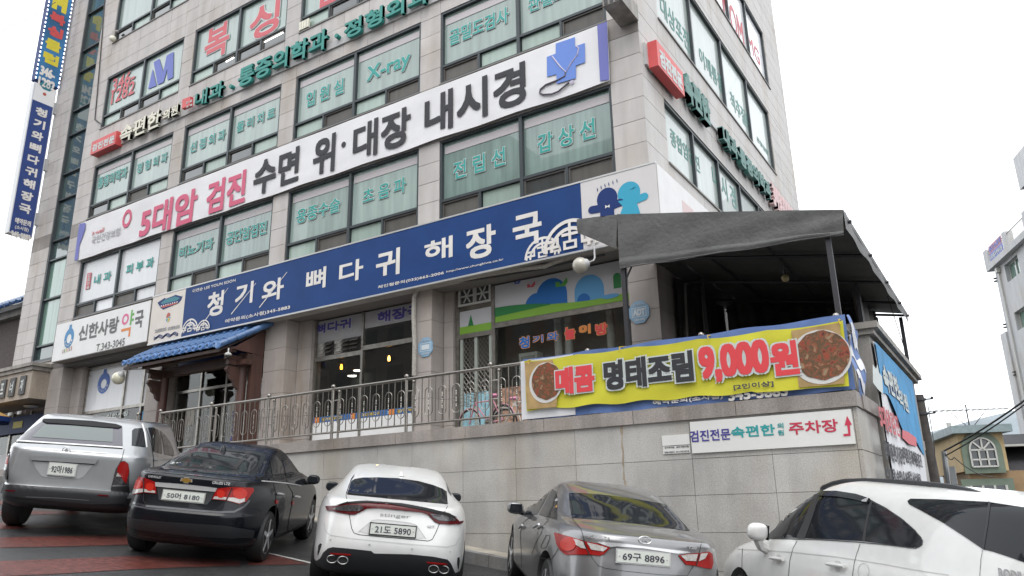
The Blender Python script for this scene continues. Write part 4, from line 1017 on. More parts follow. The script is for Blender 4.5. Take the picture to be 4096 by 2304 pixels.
txY('신한사랑', m_wv, pf, r1(1540,1165), r1(1868,1062), GYp-.01, .04)
B(-24.5, -23.62, GYp+.3, GYp+.5, 1.4, 2.9).build('shelf', m_intw, pf); B(-23.45, -22.7, GYp-.012, GYp-.004, 2.95, 3.4).build('poster', mat('blue_poster', (.05,.22,.40), .5, var=.4, scale=8), pf); B(-24.9, -24.4, GYp-.012, GYp-.004, 1.9, 2.4).build('poster', mat('red_poster', (.4,.07,.07), .5, var=.3, scale=9), pf)
# ------------------------------------------------------------------ entrance porch with blue tiled roof
m_tile = mat('blue_roof_tile', (.055,.125,.27), .38, var=.2, scale=9, coat=.3); m_tile2 = mat('blue_tile_end', (.12,.24,.50), .4, var=.2, scale=14)
m_wood = mat('red_brown_timber', (.065,.030,.023), .55, var=.25, scale=6, stretch=(1,1,.2)); m_woodd = mat('dark_timber', (.045,.022,.016), .6, var=.3, scale=5)
po = thing('tiled_porch', 'entrance porch with a blue tiled roof on red-brown timber posts', 'porch')
eY = 12.75; eL, eR = onY(k5(12,700), eY), onY(k5(950,512), eY); tL, tR = onY(k5(372,540), 13.95), onY(k5(1285,362), 13.95)
ez = (eL.z+eR.z)/2; tz = 5.19; ex0, ex1 = eL.x, -17.35; tx0, tx1 = ex0+.2, -16.85
ncol = 15; 
half = MB()
def tile_mesh(L):
    b_ = MB(); n = 7
    for t_, r in ((0, .078), (L, .066)):
        for i in range(n+1):
            w = math.pi*i/n; b_.v.append((r*math.cos(w), t_, r*math.sin(w)))
        for i in range(n+1):
            w = math.pi*(n-i)/n; b_.v.append(((r-.016)*math.cos(w), t_, (r-.016)*math.sin(w)))
    k = 2*(n+1)
    for i in range(k): j = (i+1) % k; b_.f.append((i, j, k+j, k+i))
    b_.f.append(tuple(range(k-1, -1, -1))); b_.f.append(tuple(range(k, 2*k))); return b_.mesh('cover_tile', m_tile, True)
slope = Vector((0, 13.95-eY, tz-ez)); SL = slope.length; sdv = slope.normalized(); nrm = Vector((0, -sdv.z, sdv.y))
rotm = Matrix((XV, sdv, nrm)).transposed().to_4x4()
nrow = 4; tme = tile_mesh(SL/nrow*1.12)
pan = MB(); capm = MB().lathe([(.082,-.02),(.082,.02),(.06,.028),(.05,.02),(0,.02)], (0,0,0), (0,-1,0), 16).mesh('tile_end_cap', m_tile2, True)
for i in range(ncol):
    u = (i+.5)/ncol; xa = ex0+(ex1-ex0)*u
    for r in range(nrow):
        o = bpy.data.objects.new('cover_tile', tme); C.objects.link(o); o.parent = po
        p = Vector((xa, eY, ez))+sdv*(SL*r/nrow)+nrm*(.045+.014*(r % 2)); o.matrix_local = Matrix.Translation(p) @ rotm
    o = bpy.data.objects.new('tile_end_cap', capm); C.objects.link(o); o.parent = po; o.location = (xa, eY-.02, ez+.075)
    xm = xa+(ex1-ex0)/ncol/2
    pm_ = MB().grid(lambda a, b_: (lambda q: tuple(q))(Vector((xm+(a-.5)*(ex1-ex0)/ncol*.99, eY-.04, ez))+sdv*(SL*b_+.02)+nrm*(.055*(2*a-1)**2)), 6, 1); pm_.build('pan_tile', m_tile, po, True)
# right verge of round tiles rising to the wall
for k in range(6):
    p = Vector((ex1+.02, eY-.05, ez+.03)).lerp(Vector((tx1+.05, 13.95, tz+.02)), k/6); q = Vector((ex1+.02, eY-.05, ez+.03)).lerp(Vector((tx1+.05, 13.95, tz+.02)), (k+1.12)/6)
    MB().tube([p, q], [.095, .08], 10).build('verge_tile', m_tile, po, True)
MB().lathe([(.10,-.02),(.10,.02),(.07,.03),(0,.025)], (ex1+.02, eY-.06, ez+.03), (0,-1,0), 18).build('tile_end_cap', m_tile2, po, True)
MB().prism([(ex0+.05,eY+.05,ez-.05),(ex1-.02,eY+.05,ez-.05),(tx1-.05,13.96,tz-.06),(tx0,13.96,tz-.06)], (0,0,-.05)).build('roof_deck', m_woodd, po)
B(ex0+.06, ex1-.02, eY+.04, eY+.09, ez-.12, ez-.04).build('eave_board', m_woodd, po)
B(-20.9, -17.2, 13.98, 14.02, 4.4, 5.22).build('upper_board', m_navy, po)
pxR, pxL = -17.35, -20.85
for x in (pxL, pxR): MB().tube([(x,13.55,FLZ),(x,13.55,4.35)], .13, 14).build('post', m_wood, po, True); B(x-.17, x+.17, 13.38, 13.72, FLZ, FLZ+.12).build('post_base', m_conc, po)
B(-17.18, -17.06, 13.62, 13.98, FLZ, 4.6).build('side_post', m_wood, po)
B(pxL-.5, pxR+.3, 13.45, 13.65, 4.06, 4.32).build('beam', m_woodd, po); B(pxL-.3, pxR+.25, 12.98, 13.12, 4.30, 4.44).build('eave_beam', m_woodd, po)
MB().prism([(-17.05,12.95,ez-.06),(-17.05,13.98,ez-.10),(-17.05,13.98,tz-.12)], (-.06,0,0)).build('gable_board', m_wood, po)
for x in (pxL, pxR):
    for y0_, z0_, L, H in ((13.05,4.0,.5,.13),(12.98,4.14,.6,.12)): B(x-.06, x+.06, y0_, 13.55, z0_, z0_+H).build('bracket_arm', m_wood if x == pxR else m_woodd, po)
    pts = [(x-.05,13.44,3.95),(x-.05,13.05,3.95),(x-.05,13.0,3.85),(x-.05,13.12,3.74),(x-.05,13.16,3.62),(x-.05,13.27,3.55),(x-.05,13.3,3.44),(x-.05,13.42,3.36)]
    MB().prism(pts, (.1,0,0)).build('scroll_bracket', m_wood if x == pxR else m_woodd, po)
B(pxR+.02, pxR+.42, 13.3, 13.5, 4.0, 4.13).build('bracket_arm', m_wood, po)
for i in range(12):
    x = ex0+.25+(ex1-ex0-.5)*i/11; MB().tube([(x,eY+.1,ez-.10),(x,13.9,tz-.16)], .035, 6).build('rafter', m_woodd, po)
ent = thing('entrance_doors', 'dark glass entrance doors with notices under the tiled porch', 'door')
EY = 14.5; f = MB()
for x in (-21.6,-20.4,-19.2,-18.3,-17.1): f.box(x-.035, x+.035, EY-.04, EY+.04, FLZ, 4.4)
f.box(-21.6,-17.1,EY-.038,EY+.038,3.75,3.83).box(-21.6,-17.1,EY-.038,EY+.038,4.38,4.46); f.build('frame', m_steel, ent)
for a, c in ((-21.56,-20.44),(-20.36,-19.24),(-19.16,-18.34),(-18.26,-17.14)): B(a, c, EY, EY+.012, FLZ+.02, 3.75).build('pane', m_shop, ent); B(a, c, EY, EY+.012, 3.83, 4.38).build('pane', m_shop, ent)
for i, ch in enumerate('포장됩니다'): letters(ch, m_nv2, ent, (-18.05, EY-.012, 3.35-i*.34), XV, ZV, .34, .29, .06); letters(ch, m_wv, ent, (-18.07, EY-.005, 3.33-i*.34), XV, ZV, .38, .33, .11, name='lettering_outline')
for i, ch in enumerate('청기와'): letters(ch, m_nv2, ent, (-18.85, EY-.012, 2.75-i*.36), XV, ZV, .32, .28, .06)
for x, z, w, h in ((-21.0,2.75,.4,.45),(-18.75,3.25,.18,.2),(-18.1,3.55,.35,.14),(-19.0,2.9,.32,.3)): B(x, x+w, EY-.012, EY-.004, z, z+h).build('paper_notice', mat('paper', (.42,.40,.36), .7, var=.1), ent)
cam_ = thing('security_camera', 'white dome security camera hanging under the porch eave', 'camera'); p = onY(k5(963,605), 12.95)
MB().lathe([(.085,0),(.10,.03),(.06,.07),(.02,.08),(.02,.2)], p-Vector((0,0,.0))).build('housing', m_board, cam_, True); MB().sphere((p.x,p.y,p.z-.005), .06, 12).build('lens_dome', m_grl, cam_, True)
def globe(lab, pc, Y, r, arm, m):
    t = thing('globe_lamp', lab, 'lamp'); c = onY(pc, Y); MB().sphere(tuple(c), r, 22).build('globe', m, t, True)
    pts = [Vector(q) for q in arm(c)]; MB().tube(pts, .018, 8).build('arm', m_sgrey, t, True)
    ax = (pts[0]-c).normalized(); MB().lathe([(r*.62,r*.72),(r*.5,r*1.0),(r*.2,r*1.18),(0,r*1.2)], c, ax, 16).build('cap', m_sgrey, t, True); return t
m_globe = mat('milk_glass', (.58,.57,.45), .25, coat=.3); m_globe2 = mat('clear_globe', (.40,.38,.32), .15, coat=.6)
globe('white globe lamp at the left corner of the tiled porch', r1(1718,588), 12.9, .19, lambda c: [c+Vector((.17,0,.14)), c+Vector((.25,.05,.22)), c+Vector((.45,.2,.25)), c+Vector((.75,.45,.25))], m_globe)
globe('smoky globe lamp hanging under the right end of the blue signboard', k21(517,555), 13.3, .17, lambda c: [c+Vector((.20,.02,.04)), c+Vector((.28,.03,.06)), c+Vector((.30,.06,.12)), c+Vector((.30,.06,.55))], m_globe2)
# ------------------------------------------------------------------ restaurant window
rw = thing('restaurant_window', 'restaurant front window with a grey lettered band, louvers and lamps showing inside', 'shopfront')
GY3 = 14.58; x0, x1 = -15.62, -11.72; xm = onY(r2(805,400), GY3).x
z_top = 5.2; z_b1 = onY(r2(165,575), GY3).z; z_r = onY(r2(900,625), GY3).z; z_w = onY(r2(700,1370), GY3).z; z_st = onY(r2(700,1330), GY3).z
f = MB()
for x in (x0, xm, x1): f.box(x-.035, x+.035, GY3-.05, GY3+.05, FLZ, z_top)
f.box(xm+.035, x1-.035, GY3-.045, GY3+.045, z_r-.06, z_r+.06).box(x0+.035, xm-.035, GY3-.045, GY3+.045, z_r-.16, z_r-.04).box(x0+.035, x1, GY3-.044, GY3+.044, FLZ, FLZ+.1)
f.build('frame', m_steel, rw)
m_gband = mat('grey_film_band', (.33,.32,.33), .4, var=.08, coat=.3)
B(x0+.035, xm-.035, GY3, GY3+.02, z_b1-.12, z_top).build('film_band', m_gband, rw); B(xm+.035, x1-.035, GY3, GY3+.02, z_b1+.05, z_top).build('film_band', m_gband, rw)
txY('뼈다귀', m_nv2, rw, r2(288,480), r2(672,320), GY3-.008, .05, halo=(m_gpr, .03)); txY('해장국', m_nv2, rw, r2(948,357), r2(1420,165), GY3-.008, .05, halo=(m_gpr, .03))
B(xm+.035, x1-.035, GY3, GY3+.012, z_r+.06, z_b1+.05).build('pane', m_shop, rw); B(xm+.035, x1-.035, GY3, GY3+.012, 2.57, z_r-.06).build('pane', m_shop, rw); B(x0+.035, xm-.035, GY3, GY3+.012, 2.57, z_r-.16).build('pane', m_shop, rw)
lz0, lz1 = z_r-.02, z_b1-.13; w_ = (xm-.1-x0)/5
for i in range(5):
    a = x0+.03+i*w_; op = i in (1, 3, 4)
    B(a+.01, a+w_-.01, GY3-.02, GY3+.03, lz0, lz1).build('louver_box', m_grl if op else m_under, rw)
    for k in range(3):
        z = lz0+.05+k*(lz1-lz0-.05)/3; MB().prism([(a+.02,GY3-.03,z+.10),(a+.02,GY3-.03-(.12 if op else .01),z),(a+.02,GY3-.025-(.12 if op else .01),z-.01),(a+.02,GY3-.02,z+.09)], (w_-.05,0,0)).build('louver_slat', m_steel, rw)
B(x0+.035, x1-.035, GY3-.02, GY3+.02, FLZ+.1, 2.41).build('white_panel', m_w, rw); m_bst = mat('blue_strip', (.03,.12,.33), .5); B(x0+.035, x1-.035, GY3-.022, GY3+.02, 2.41, 2.56).build('blue_strip', m_bst, rw)
for i in range(3): letters('청기와뼈다귀', m_yelp, rw, (x0+.35+i*1.3, GY3-.026, 2.435), XV, ZV, .75, .1, .03); B(x0+.1+i*1.3, x0+.27+i*1.3, GY3-.026, GY3-.0225, 2.413, 2.555).build('orange_mark', m_org, rw)
m_amber = mat('amber_glass', (.40,.20,.03), .3); m_fil = mat('warm_filament', (1,.55,.15), .5, emit=9); m_dl = mat('downlight', (1,.97,.9), .5, emit=4)
for i, (x, y) in enumerate(((568,825),(1070,735))):
    t = thing('pendant_lamp', ('lit pendant lamp with a warm bulb in the left half of the restaurant window', 'lit pendant lamp with a warm bulb in the right half of the restaurant window')[i], 'lamp', group='pendant lamps in the restaurant'); c = onY(r2(x, y), 15.3)
    MB().sphere(tuple(c), .15, 18).build('shade', glass('pendant_shade_%s' % ('amber', 'clear')[i], (.75,.5,.12) if i == 0 else (.6,.52,.42), .2), t, True)
    MB().tube([c+Vector((0,0,-.10)), c+Vector((0,0,-.02)), c+Vector((0,0,.04))], [.03,.035,.02], 8).build('bulb', m_fil, t, True); MB().tube([c+Vector((0,0,.14)), (c.x,c.y,4.98)], .006, 5).build('cord', m_cabd, t)
for i, (x, y) in enumerate(((740,873),(680,930))):
    t = thing('downlight', ('round ceiling downlight seen through the restaurant window, upper one', 'round ceiling downlight seen through the restaurant window, lower one')[i], 'lamp', group='downlights in the restaurant'); c = onY(r2(x, y), 15.75); MB().lathe([(.14,-.006),(.14,.02),(.11,.022)], c, n=18).build('housing', m_w, t); MB().lathe([(.12,-.012),(.12,-.0065)], c, n=18).build('lens', m_dl, t)
for i, (x, y0_, y1_) in enumerate(((280,770,960),(392,760,940),(517,745,925),(643,725,908))):
    pass
# security plates on the columns
m_adt = mat('pale_blue_plate', (.22,.36,.50), .4, var=.1); m_adt2 = mat('plate_lines', (.55,.60,.63), .4)
def plate(lab, pc, Y, r, full):
    t = thing('security_plate', lab, 'sign'); c = onY(pc, Y); o8 = lambda f, y: [(c.x+r*f*math.cos(math.pi/8+i*math.pi/4), y, c.z+r*f*1.05*math.sin(math.pi/8+i*math.pi/4)) for i in range(8)]
    MB().prism(o8(1, Y+.012), (0,-.01,0)).build('plate', m_adt, t)
    b_ = MB(); w, h = r*.66, r*.42; y = Y-.002
    b_.box(c.x-w, c.x+w, y, y+.002, c.z+h-.012, c.z+h).box(c.x-w, c.x+w, y, y+.002, c.z-h, c.z-h+.012).box(c.x-w, c.x-w+.012, y, y+.002, c.z-h+.012, c.z+h-.012).box(c.x+w-.012, c.x+w, y, y+.002, c.z-h+.012, c.z+h-.012); b_.build('border', m_adt2, t)
    letters('캡스경비구역', m_adt2, t, (c.x-r*.5, y, c.z+r*.55), XV, ZV, r*1.0, r*.2, .02); letters('1588-6400', m_adt2, t, (c.x-r*.5, y, c.z-r*.75), XV, ZV, r*1.0, r*.2, .03)
    if full: letters('ADT', m_adt2, t, (c.x-r*.55, y, c.z-r*.3), XV, ZV, r*1.1, r*.6, .06)
    else: B(c.x-r*.5, c.x+r*.5, y, y+.002, c.z-r*.25, c.z+r*.25).build('worn_patch', m_adt2, t)
plate('octagonal pale blue security plate with clear lettering on the corner column', r3(1685,442), 13.975, .235, True)
plate('worn octagonal pale blue security plate on the column beside the restaurant window', r2(1452,628), 13.975, .235, False)
# ------------------------------------------------------------------ playroom front
pr = thing('playroom_front', 'playroom shopfront with a painted hill mural above a lattice door and window', 'shopfront')
GY4 = 14.60; x0, x1 = -10.80, -6.10; xs_ = onY(r3(395,450), GY4).x; zmT = 5.2; zm0 = onY(r3(420,540), GY4).z; z_s = onY(r3(420,580), GY4).z; zd = onY(r3(200,650), GY4).z
f = MB()
for x in (x0, xs_, x1): f.box(x-.045, x+.045, GY4-.06, GY4+.05, FLZ, zmT)
f.box(xs_+.045, x1-.045, GY4-.055, GY4+.05, z_s-.02, zm0-.01).box(x0+.045, xs_-.045, GY4-.055, GY4+.05, zd-.06, zd+.05).box(x0+.045, x1-.045, GY4-.054, GY4+.05, FLZ, FLZ+.08); f.build('frame', m_steel, pr)
m_mur = mat('mural_sky', (.48,.48,.50), .5, var=.05, scale=2); m_mg = mat('mural_green', (.20,.40,.04), .5); m_mgd = mat('mural_dark_green', (.02,.19,.05), .5); m_mb = mat('mural_blue', (.01,.13,.42), .5); m_mlb = mat('mural_light_blue', (.10,.32,.58), .5)
B(xs_+.045, x1-.045, GY4-.03, GY4+.02, zm0, zmT).build('mural_board', m_mur, pr)
GM = GY4-.032
def bump_(m, name, cx, cz, r, z0_, y):
    P = [(cx+r*math.cos(math.pi*i/24), y, max(z0_, cz+r*math.sin(math.pi*i/24))) for i in range(25)]; P += [(cx-r, y, z0_), (cx+r, y, z0_)]
    MB().prism(P, (0,-.002,0)).build(name, m, pr)
c = onY(r3(905,300), GM); s_ = .0026
zh = lambda x: zm0+.24-.10*(x-xs_)/(x1-xs_)+.03*math.sin((x-xs_)*2.1-.6)
bump_(m_mb, 'mural_hill', c.x, c.z+.02, .40, zm0+.1, GM); bump_(m_mb, 'mural_hill', c.x-.40, c.z-.16, .30, zm0+.1, GM-.003); bump_(m_mlb, 'mural_hill', onY(r3(1240,250), GM).x, onY(r3(1240,250), GM).z, .36, zm0+.1, GM-.001); bump_(m_mb, 'mural_hill', onY(r3(1190,300), GM).x, onY(r3(1190,300), GM).z-.1, .16, zm0+.1, GM-.004); bump_(m_mgd, 'mural_tree', onY(r3(1500,200), GM).x-.02, zm0+.55, .09, zm0+.3, GM-.002)
P = [(xs_+.05+(x1-xs_-.1)*i/24, GM-.008, zh(xs_+(x1-xs_)*i/24)+.02*0) for i in range(25)]; MB().prism(P+[(x1-.05,GM-.008,zm0+.003),(xs_+.05,GM-.008,zm0+.003)], (0,-.002,0)).build('mural_meadow', m_mg, pr)
P = [(xs_+.05+1.5*i/12, GM-.012, zm0+.36-.14*(i/12)**2) for i in range(13)]; MB().prism(P+[(xs_+1.55,GM-.012,zm0+.20),(xs_+.05,GM-.012,zm0+.14)], (0,-.002,0)).build('mural_meadow', m_mgd, pr)
disc(m_mlb, 'mural_pond', pr, r3(1430,300), .20, .05, GM-.016)
for m, x, y, r in ((m_redv,718,212,.12),(m_grn,985,200,.17),(m_bluev,596,185,.09)):
    c = onY(r3(x, y), GM-.004)
    MB().prism([(c.x,c.y,c.z),(c.x+r,c.y,c.z+r*.9),(c.x+r*1.1,c.y,c.z+.2*r),(c.x+r*.6,c.y,c.z-.3*r),(c.x+.1*r,c.y,c.z-.2*r),(c.x-.7*r,c.y,c.z-.2*r),(c.x-.8*r,c.y,c.z+.5*r),(c.x-.2*r,c.y,c.z+.5*r)], (0,-.002,0)).build('mural_butterfly', m, pr)
a, c = onY(r3(85,598), GY4), onY(r3(382,398), GY4); zs0, zs1 = zd+.06, onY(r3(200,425), GY4).z
B(x0+.045, xs_-.045, GY4-.02, GY4+.02, zs0, zs1).build('mural_board', m_mur, pr); B(x0+.05, xs_-.05, GY4-.023, GY4-.0205, zs0, zs0+.18).build('mural_meadow', m_mg, pr)
MB().prism([(xs_-.75,GY4-.021,zs0+.17),(xs_-.58,GY4-.021,zs0+.17),(xs_-.665,GY4-.021,zs0+.45)], (0,-.002,0)).build('mural_tree', m_mgd, pr)
B(x0+.045, xs_-.045, GY4-.015, GY4+.02, zs1+.01, zmT).build('vent_panel', mat('tarnished_steel', (.13,.12,.10), .4, .5, var=.4, scale=4), pr)
for i, (x, y) in enumerate(((150,300),(290,272))):
    t = thing('exhaust_fan', ('square exhaust fan above the lattice door, left one', 'square exhaust fan above the lattice door, right one')[i], 'fan', group='exhaust fans above the lattice door'); c = onY(r3(x, y), GY4-.05)
    fr = MB(); h = .24
    fr.box(c.x-h, c.x+h, c.y-.02, c.y+.03, c.z+h-.05, c.z+h).box(c.x-h, c.x+h, c.y-.02, c.y+.03, c.z-h, c.z-h+.05).box(c.x-h, c.x-h+.05, c.y-.019, c.y+.03, c.z-h+.05, c.z+h-.05).box(c.x+h-.05, c.x+h, c.y-.019, c.y+.03, c.z-h+.05, c.z+h-.05); fr.build('fan_frame', m_acw, t)
    MB().lathe([(.19,0),(.19,.004)], c+Vector((0,.02,0)), (0,1,0), 20).build('fan_hole', m_grl, t); MB().lathe([(.04,-.03),(.04,.01)], c, (0,1,0), 12).build('hub', m_acw, t)
    for k in range(6):
        w = k*math.pi/3; u = Vector((math.cos(w),0,math.sin(w))); v = Vector((-math.sin(w),0,math.cos(w))); MB().obox(c+u*.11, u*.075, v*.02, Vector((0,.004,0))).build('blade', m_acw, t)
# lattice door
B(x0+.045, xs_-.045, GY4+.03, GY4+.04, 2.70, zd-.06).build('door_pane', m_shop, pr); f = MB(); xm_ = (x0+xs_)/2
for x in (x0+.1, xm_, xs_-.1): f.box(x-.04, x+.04, GY4-.03, GY4+.03, FLZ+.08, zd-.06)
f.build('door_frame', mat('pale_green_steel', (.30,.33,.30), .5), pr)
lt = MB(); z = 1.6
for k in range(-12, 26):
    for sgn in (1, -1):
        xa = x0+.12; xb = xs_-.12; w = xb-xa; za = 1.9+k*.13
        p, q = (xa, za), (xb, za+sgn*w*1.25)
        def clip(p, q, lo, hi):
            (xa_, za_), (xb_, zb_2) = p, q
            if abs(zb_2-za_) < 1e-9: return None
            ts = sorted(((lo-za_)/(zb_2-za_), (hi-za_)/(zb_2-za_))); t0, t1 = max(0, ts[0]), min(1, ts[1])
            return None if t1 <= t0+.01 else ((xa_+(xb_-xa_)*t0, za_+(zb_2-za_)*t0), (xa_+(xb_-xa_)*t1, za_+(zb_2-za_)*t1))
        c_ = clip(p, q, 2.72, zd-.08)
        if c_: lt.tube([(c_[0][0],GY4-.01+.004*sgn,c_[0][1]),(c_[1][0],GY4-.01+.004*sgn,c_[1][1])], .006, 4)
lt.build('lattice', m_steel, pr)
B(x0+.05, xs_-.05, GY4-.02, GY4+.02, FLZ+.08, 2.72).build('mural_board', mat('mural_pale_blue', (.25,.45,.52), .5, var=.25, scale=7), pr)
B(xs_+.045, x1-.045, GY4, GY4+.012, FLZ+.08, z_s-.02).build('pane', m_shop, pr)
B(xs_+.05, xs_+.85, GY4-.014, GY4-.004, FLZ+.1, 2.75).build('mural_board', mat('mural_coloured', (.34,.20,.14), .5, var=.7, scale=9), pr)
m_ob = (mat('orange_outline', (.60,.27,.08), .5), .012)
for ch, m, bx in (('청',m_mb,(620,772,708,655)), ('기',m_mb,(740,722,830,645)), ('와',m_mb,(868,706,965,612)), ('놀',m_rl,(1025,690,1115,570)), ('이',m_org,(1155,642,1250,550)), ('방',m_rl,(1300,652,1402,533))):
    txY(ch, m, pr, r3(bx[0], bx[1]), r3(bx[2], bx[3]), GY4-.008, .04, halo=m_ob, down=0)
ac = thing('standing_air_conditioner', 'white standing air conditioner behind the playroom window', 'air conditioner'); a, c = onY(r3(618,1010), 15.1), onY(r3(775,790), 15.1); B(a.x, c.x, 15.1, 15.4, 1.42, c.z).build('casing', m_w, ac); B(a.x+.06, c.x-.06, 15.09, 15.099, c.z-.35, c.z-.08).build('outlet', m_sgrey, ac)
for i, (x0_, x1_) in enumerate(((940,1000),(1050,1080),(1420,1470))):
    t = thing('padded_pillar', ('white padded pillar inside the playroom, left one', 'white padded pillar inside the playroom, middle one', 'white padded pillar inside the playroom, right one')[i], 'pillar', group='padded pillars in the playroom'); c = onY(r3((x0_+x1_)/2, 800), 15.2); pr_ = []
    for k in range(9): pr_ += [(.085,.4*k),(.095,.4*k+.02),(.095,.4*k+.36),(.085,.4*k+.38)]
    MB().lathe(pr_, (c.x, 15.2, 1.41), n=14).build('padding', m_w, t, True)
# ------------------------------------------------------------------ bicycle
def bicycle(lab, base, ang, sc_=.85, col=None):
    t = thing('bicycle', lab, 'bicycle'); t.matrix_world = Matrix.Translation(base) @ Matrix.Rotation(ang, 4, 'Z') @ Matrix.Scale(sc_, 4)
    m_fr = mat('pink_bicycle_frame', (.50,.22,.27), .4, coat=.3) if col is None else col; m_ty = mat('tyre', (.02,.02,.02), .7); R = .32
    for cx in (-.5, .5):
        w = bpy.data.objects.new('wheel', None); C.objects.link(w); w.parent = t; w.location = (cx, 0, R)
        MB().tube([(R*math.cos(i*math.pi/16),0,R*math.sin(i*math.pi/16)) for i in range(32)], .018, 6, True).build('tyre', m_ty, w, True); MB().tube([((R-.025)*math.cos(i*math.pi/16),0,(R-.025)*math.sin(i*math.pi/16)) for i in range(32)], .009, 5, True).build('rim', m_ss, w, True)
        s_ = MB()
        for i in range(16): s_.tube([(0,.015*(-1)**i,0),((R-.03)*math.cos(i*math.pi/8),0,(R-.03)*math.sin(i*math.pi/8))], .0025, 3)
        s_.build('spokes', m_ss, w); MB().tube([(R*1.1*math.cos(math.radians(a)),0,R*1.1*math.sin(math.radians(a))) for a in range(20, 175, 12)], .014, 5).build('mudguard', m_fr, w, True)
    F = MB(); j = dict(r=(-.5,0,R), b=(-.08,0,R-.02), s=(-.22,0,.78), h=(.33,0,.78), f=(.5,0,R))
    for a, c in (('r','b'),('r','s'),('b','s'),('b','h'),('s','h'),('h','f')): F.tube([j[a], j[c]], .018, 8)
    F.build('frame', m_fr, t, True); MB().sphere((-.25,0,.88), .1, 12, (1.3,.7,.45)).build('saddle', mat('pink_saddle', (.55,.2,.32), .5), t, True); MB().tube([(-.22,0,.78),(-.25,0,.87)], .012, 6).build('seat_post', m_ss, t)
    MB().tube([(.33,0,.78),(.28,0,1.0),(.26,.22,1.02),(.14,.27,1.0)], .011, 6).tube([(.28,0,1.0),(.26,-.22,1.02),(.14,-.27,1.0)], .011, 6).build('handlebar', m_ss, t, True)
    bk = MB(); 
    for z in (.74,.82,.90,.98): bk.tube([(.42,-.14,z),(.66,-.14,z),(.66,.14,z),(.42,.14,z)], .006, 4, True)
    for x, y in ((.42,-.14),(.5,-.14),(.58,-.14),(.66,-.14),(.66,0),(.66,.14),(.54,.14),(.42,.14)): bk.tube([(x,y,.74),(x,y,.98)], .005, 4)
    bk.build('basket', m_ss2, t); MB().tube([(-.08,-.1,R-.02),(-.08,.1,R-.02)], .02, 8).lathe([(.08,-.005),(.08,.005)], (-.08,.04,R-.02), (0,1,0), 16).build('crank', m_ss, t); MB().tube([(.15,.03,R),(.2,.12,.0)], .01, 5).build('kickstand', m_ss, t)
    return t
p = onY(r3(300,1370), 12.1); bicycle('pink bicycle parked behind the railing beside the lattice door', (p.x+.05, 12.1, 1.405), math.radians(172))
p = onY(r3(600,1370), 12.4); bicycle('second small bicycle with a basket parked behind the left end of the yellow banner', (p.x+.15, 12.4, 1.405), math.radians(8), .8, mat('white_bicycle_frame', (.5,.48,.45), .4))
# ------------------------------------------------------------------ left entrance canopy and shop
cn = thing('entrance_canopy', 'stone entrance canopy with dark letter plaques at the far left', 'canopy')
cx1 = -28.42; cY = 13.42; ctop, cbot = 5.42, 4.18
B(-36, cx1, cY, 14.9, cbot, ctop-.26).build('canopy_block', stone('canopy_granite', (.33,.28,.23), .25, .12, .2, .03, 70), cn); B(-36, cx1+.06, cY-.06, 14.9, ctop-.258, ctop-.12).build('moulding', m_conc, cn); B(-36, cx1+.12, cY-.12, 14.9, ctop-.118, ctop).build('cap', m_conc, cn)
for i, (ch, x) in enumerate((('자',345),('너',195),('프',60))):
    a, c = onY(r1(x-62, 745+i*27), cY), onY(r1(x+58, 580+i*27), cY); zc = (cbot+ctop-.26)/2; wp = c.x-a.x; B(a.x+wp*.08, c.x-wp*.08, cY-.05, cY-.002, zc-.33, zc+.33).build('letter_plaque', m_grl, cn); letters(ch, m_wv, cn, (a.x+wp*.26, cY-.054, zc-.2), XV, ZV, wp*.48, .40, .03)
ls = thing('left_shopfront', 'dim shopfront with yellow letters under the far left canopy', 'shopfront')
B(-36, -28.45, 15.3, 15.36, 1.2, 4.17).build('back_wall', m_intw, ls)
f = MB()
for x in (-34.5,-33,-31.6,-30.2,-28.9): f.box(x-.05, x+.05, 15.1, 15.2, 1.2, 4.17)
f.build('frame', m_steel, ls)
for a, c in ((-34.45,-33.05),(-32.95,-31.65),(-31.55,-30.25),(-30.15,-28.95)): B(a, c, 15.14, 15.15, 1.3, 3.3).build('pane', m_shop, ls)
B(-34.5, -28.9, 15.0, 15.09, 3.35, 4.0).build('sign_face', m_navy, ls); txY('서울분식', m_ylw, ls, r1(330,1070), r1(640,950), 14.99, .04) if False else B(-32.6, -31.9, 14.985, 14.999, 3.55, 3.8).build('yellow_mark', m_ylw, ls)
B(-29.6, -28.95, 15.08, 15.13, 1.5, 3.1).build('poster', m_sky, ls); B(-33.6, -32.4, 15.05, 15.1, 1.3, 2.6).build('white_panel', m_w, ls)
MB().lathe([(.25,-.06),(.22,-.1),(0,-.12)], (-30.0,14.3,cbot), n=18).build('ceiling_lamp', m_w, cn, True)
um = thing('parasol', 'orange and blue parasol at the far left edge', 'parasol'); p = onY(r1(0,1020), 12.6); cz = p.z+.25
b = MB(); n = 8
for i in range(n):
    w0, w1 = 2*math.pi*i/n, 2*math.pi*(i+1)/n; b.quad((p.x-2.45,12.6,cz+.35),(p.x-2.45+1.45*math.cos(w0),12.6+1.45*math.sin(w0),cz-.35),(p.x-2.45+1.45*math.cos(w1),12.6+1.45*math.sin(w1),cz-.35))
b.build('canopy', mat('orange_parasol', (.42,.25,.08), .6), um); b = MB()
for i in range(n):
    w0, w1 = 2*math.pi*i/n, 2*math.pi*(i+1)/n; b.quad(*[(p.x-2.45+1.455*math.cos(w),12.6+1.455*math.sin(w),z) for w, z in ((w0,cz-.35),(w1,cz-.35),(w1,cz-.52),(w0,cz-.52))])
b.build('valance', m_vblue, um); MB().tube([(p.x-2.45,12.6,GZ(p.x-2.45,12.6)),(p.x-2.45,12.6,cz+.4)], .03, 8).build('pole', m_w, um)
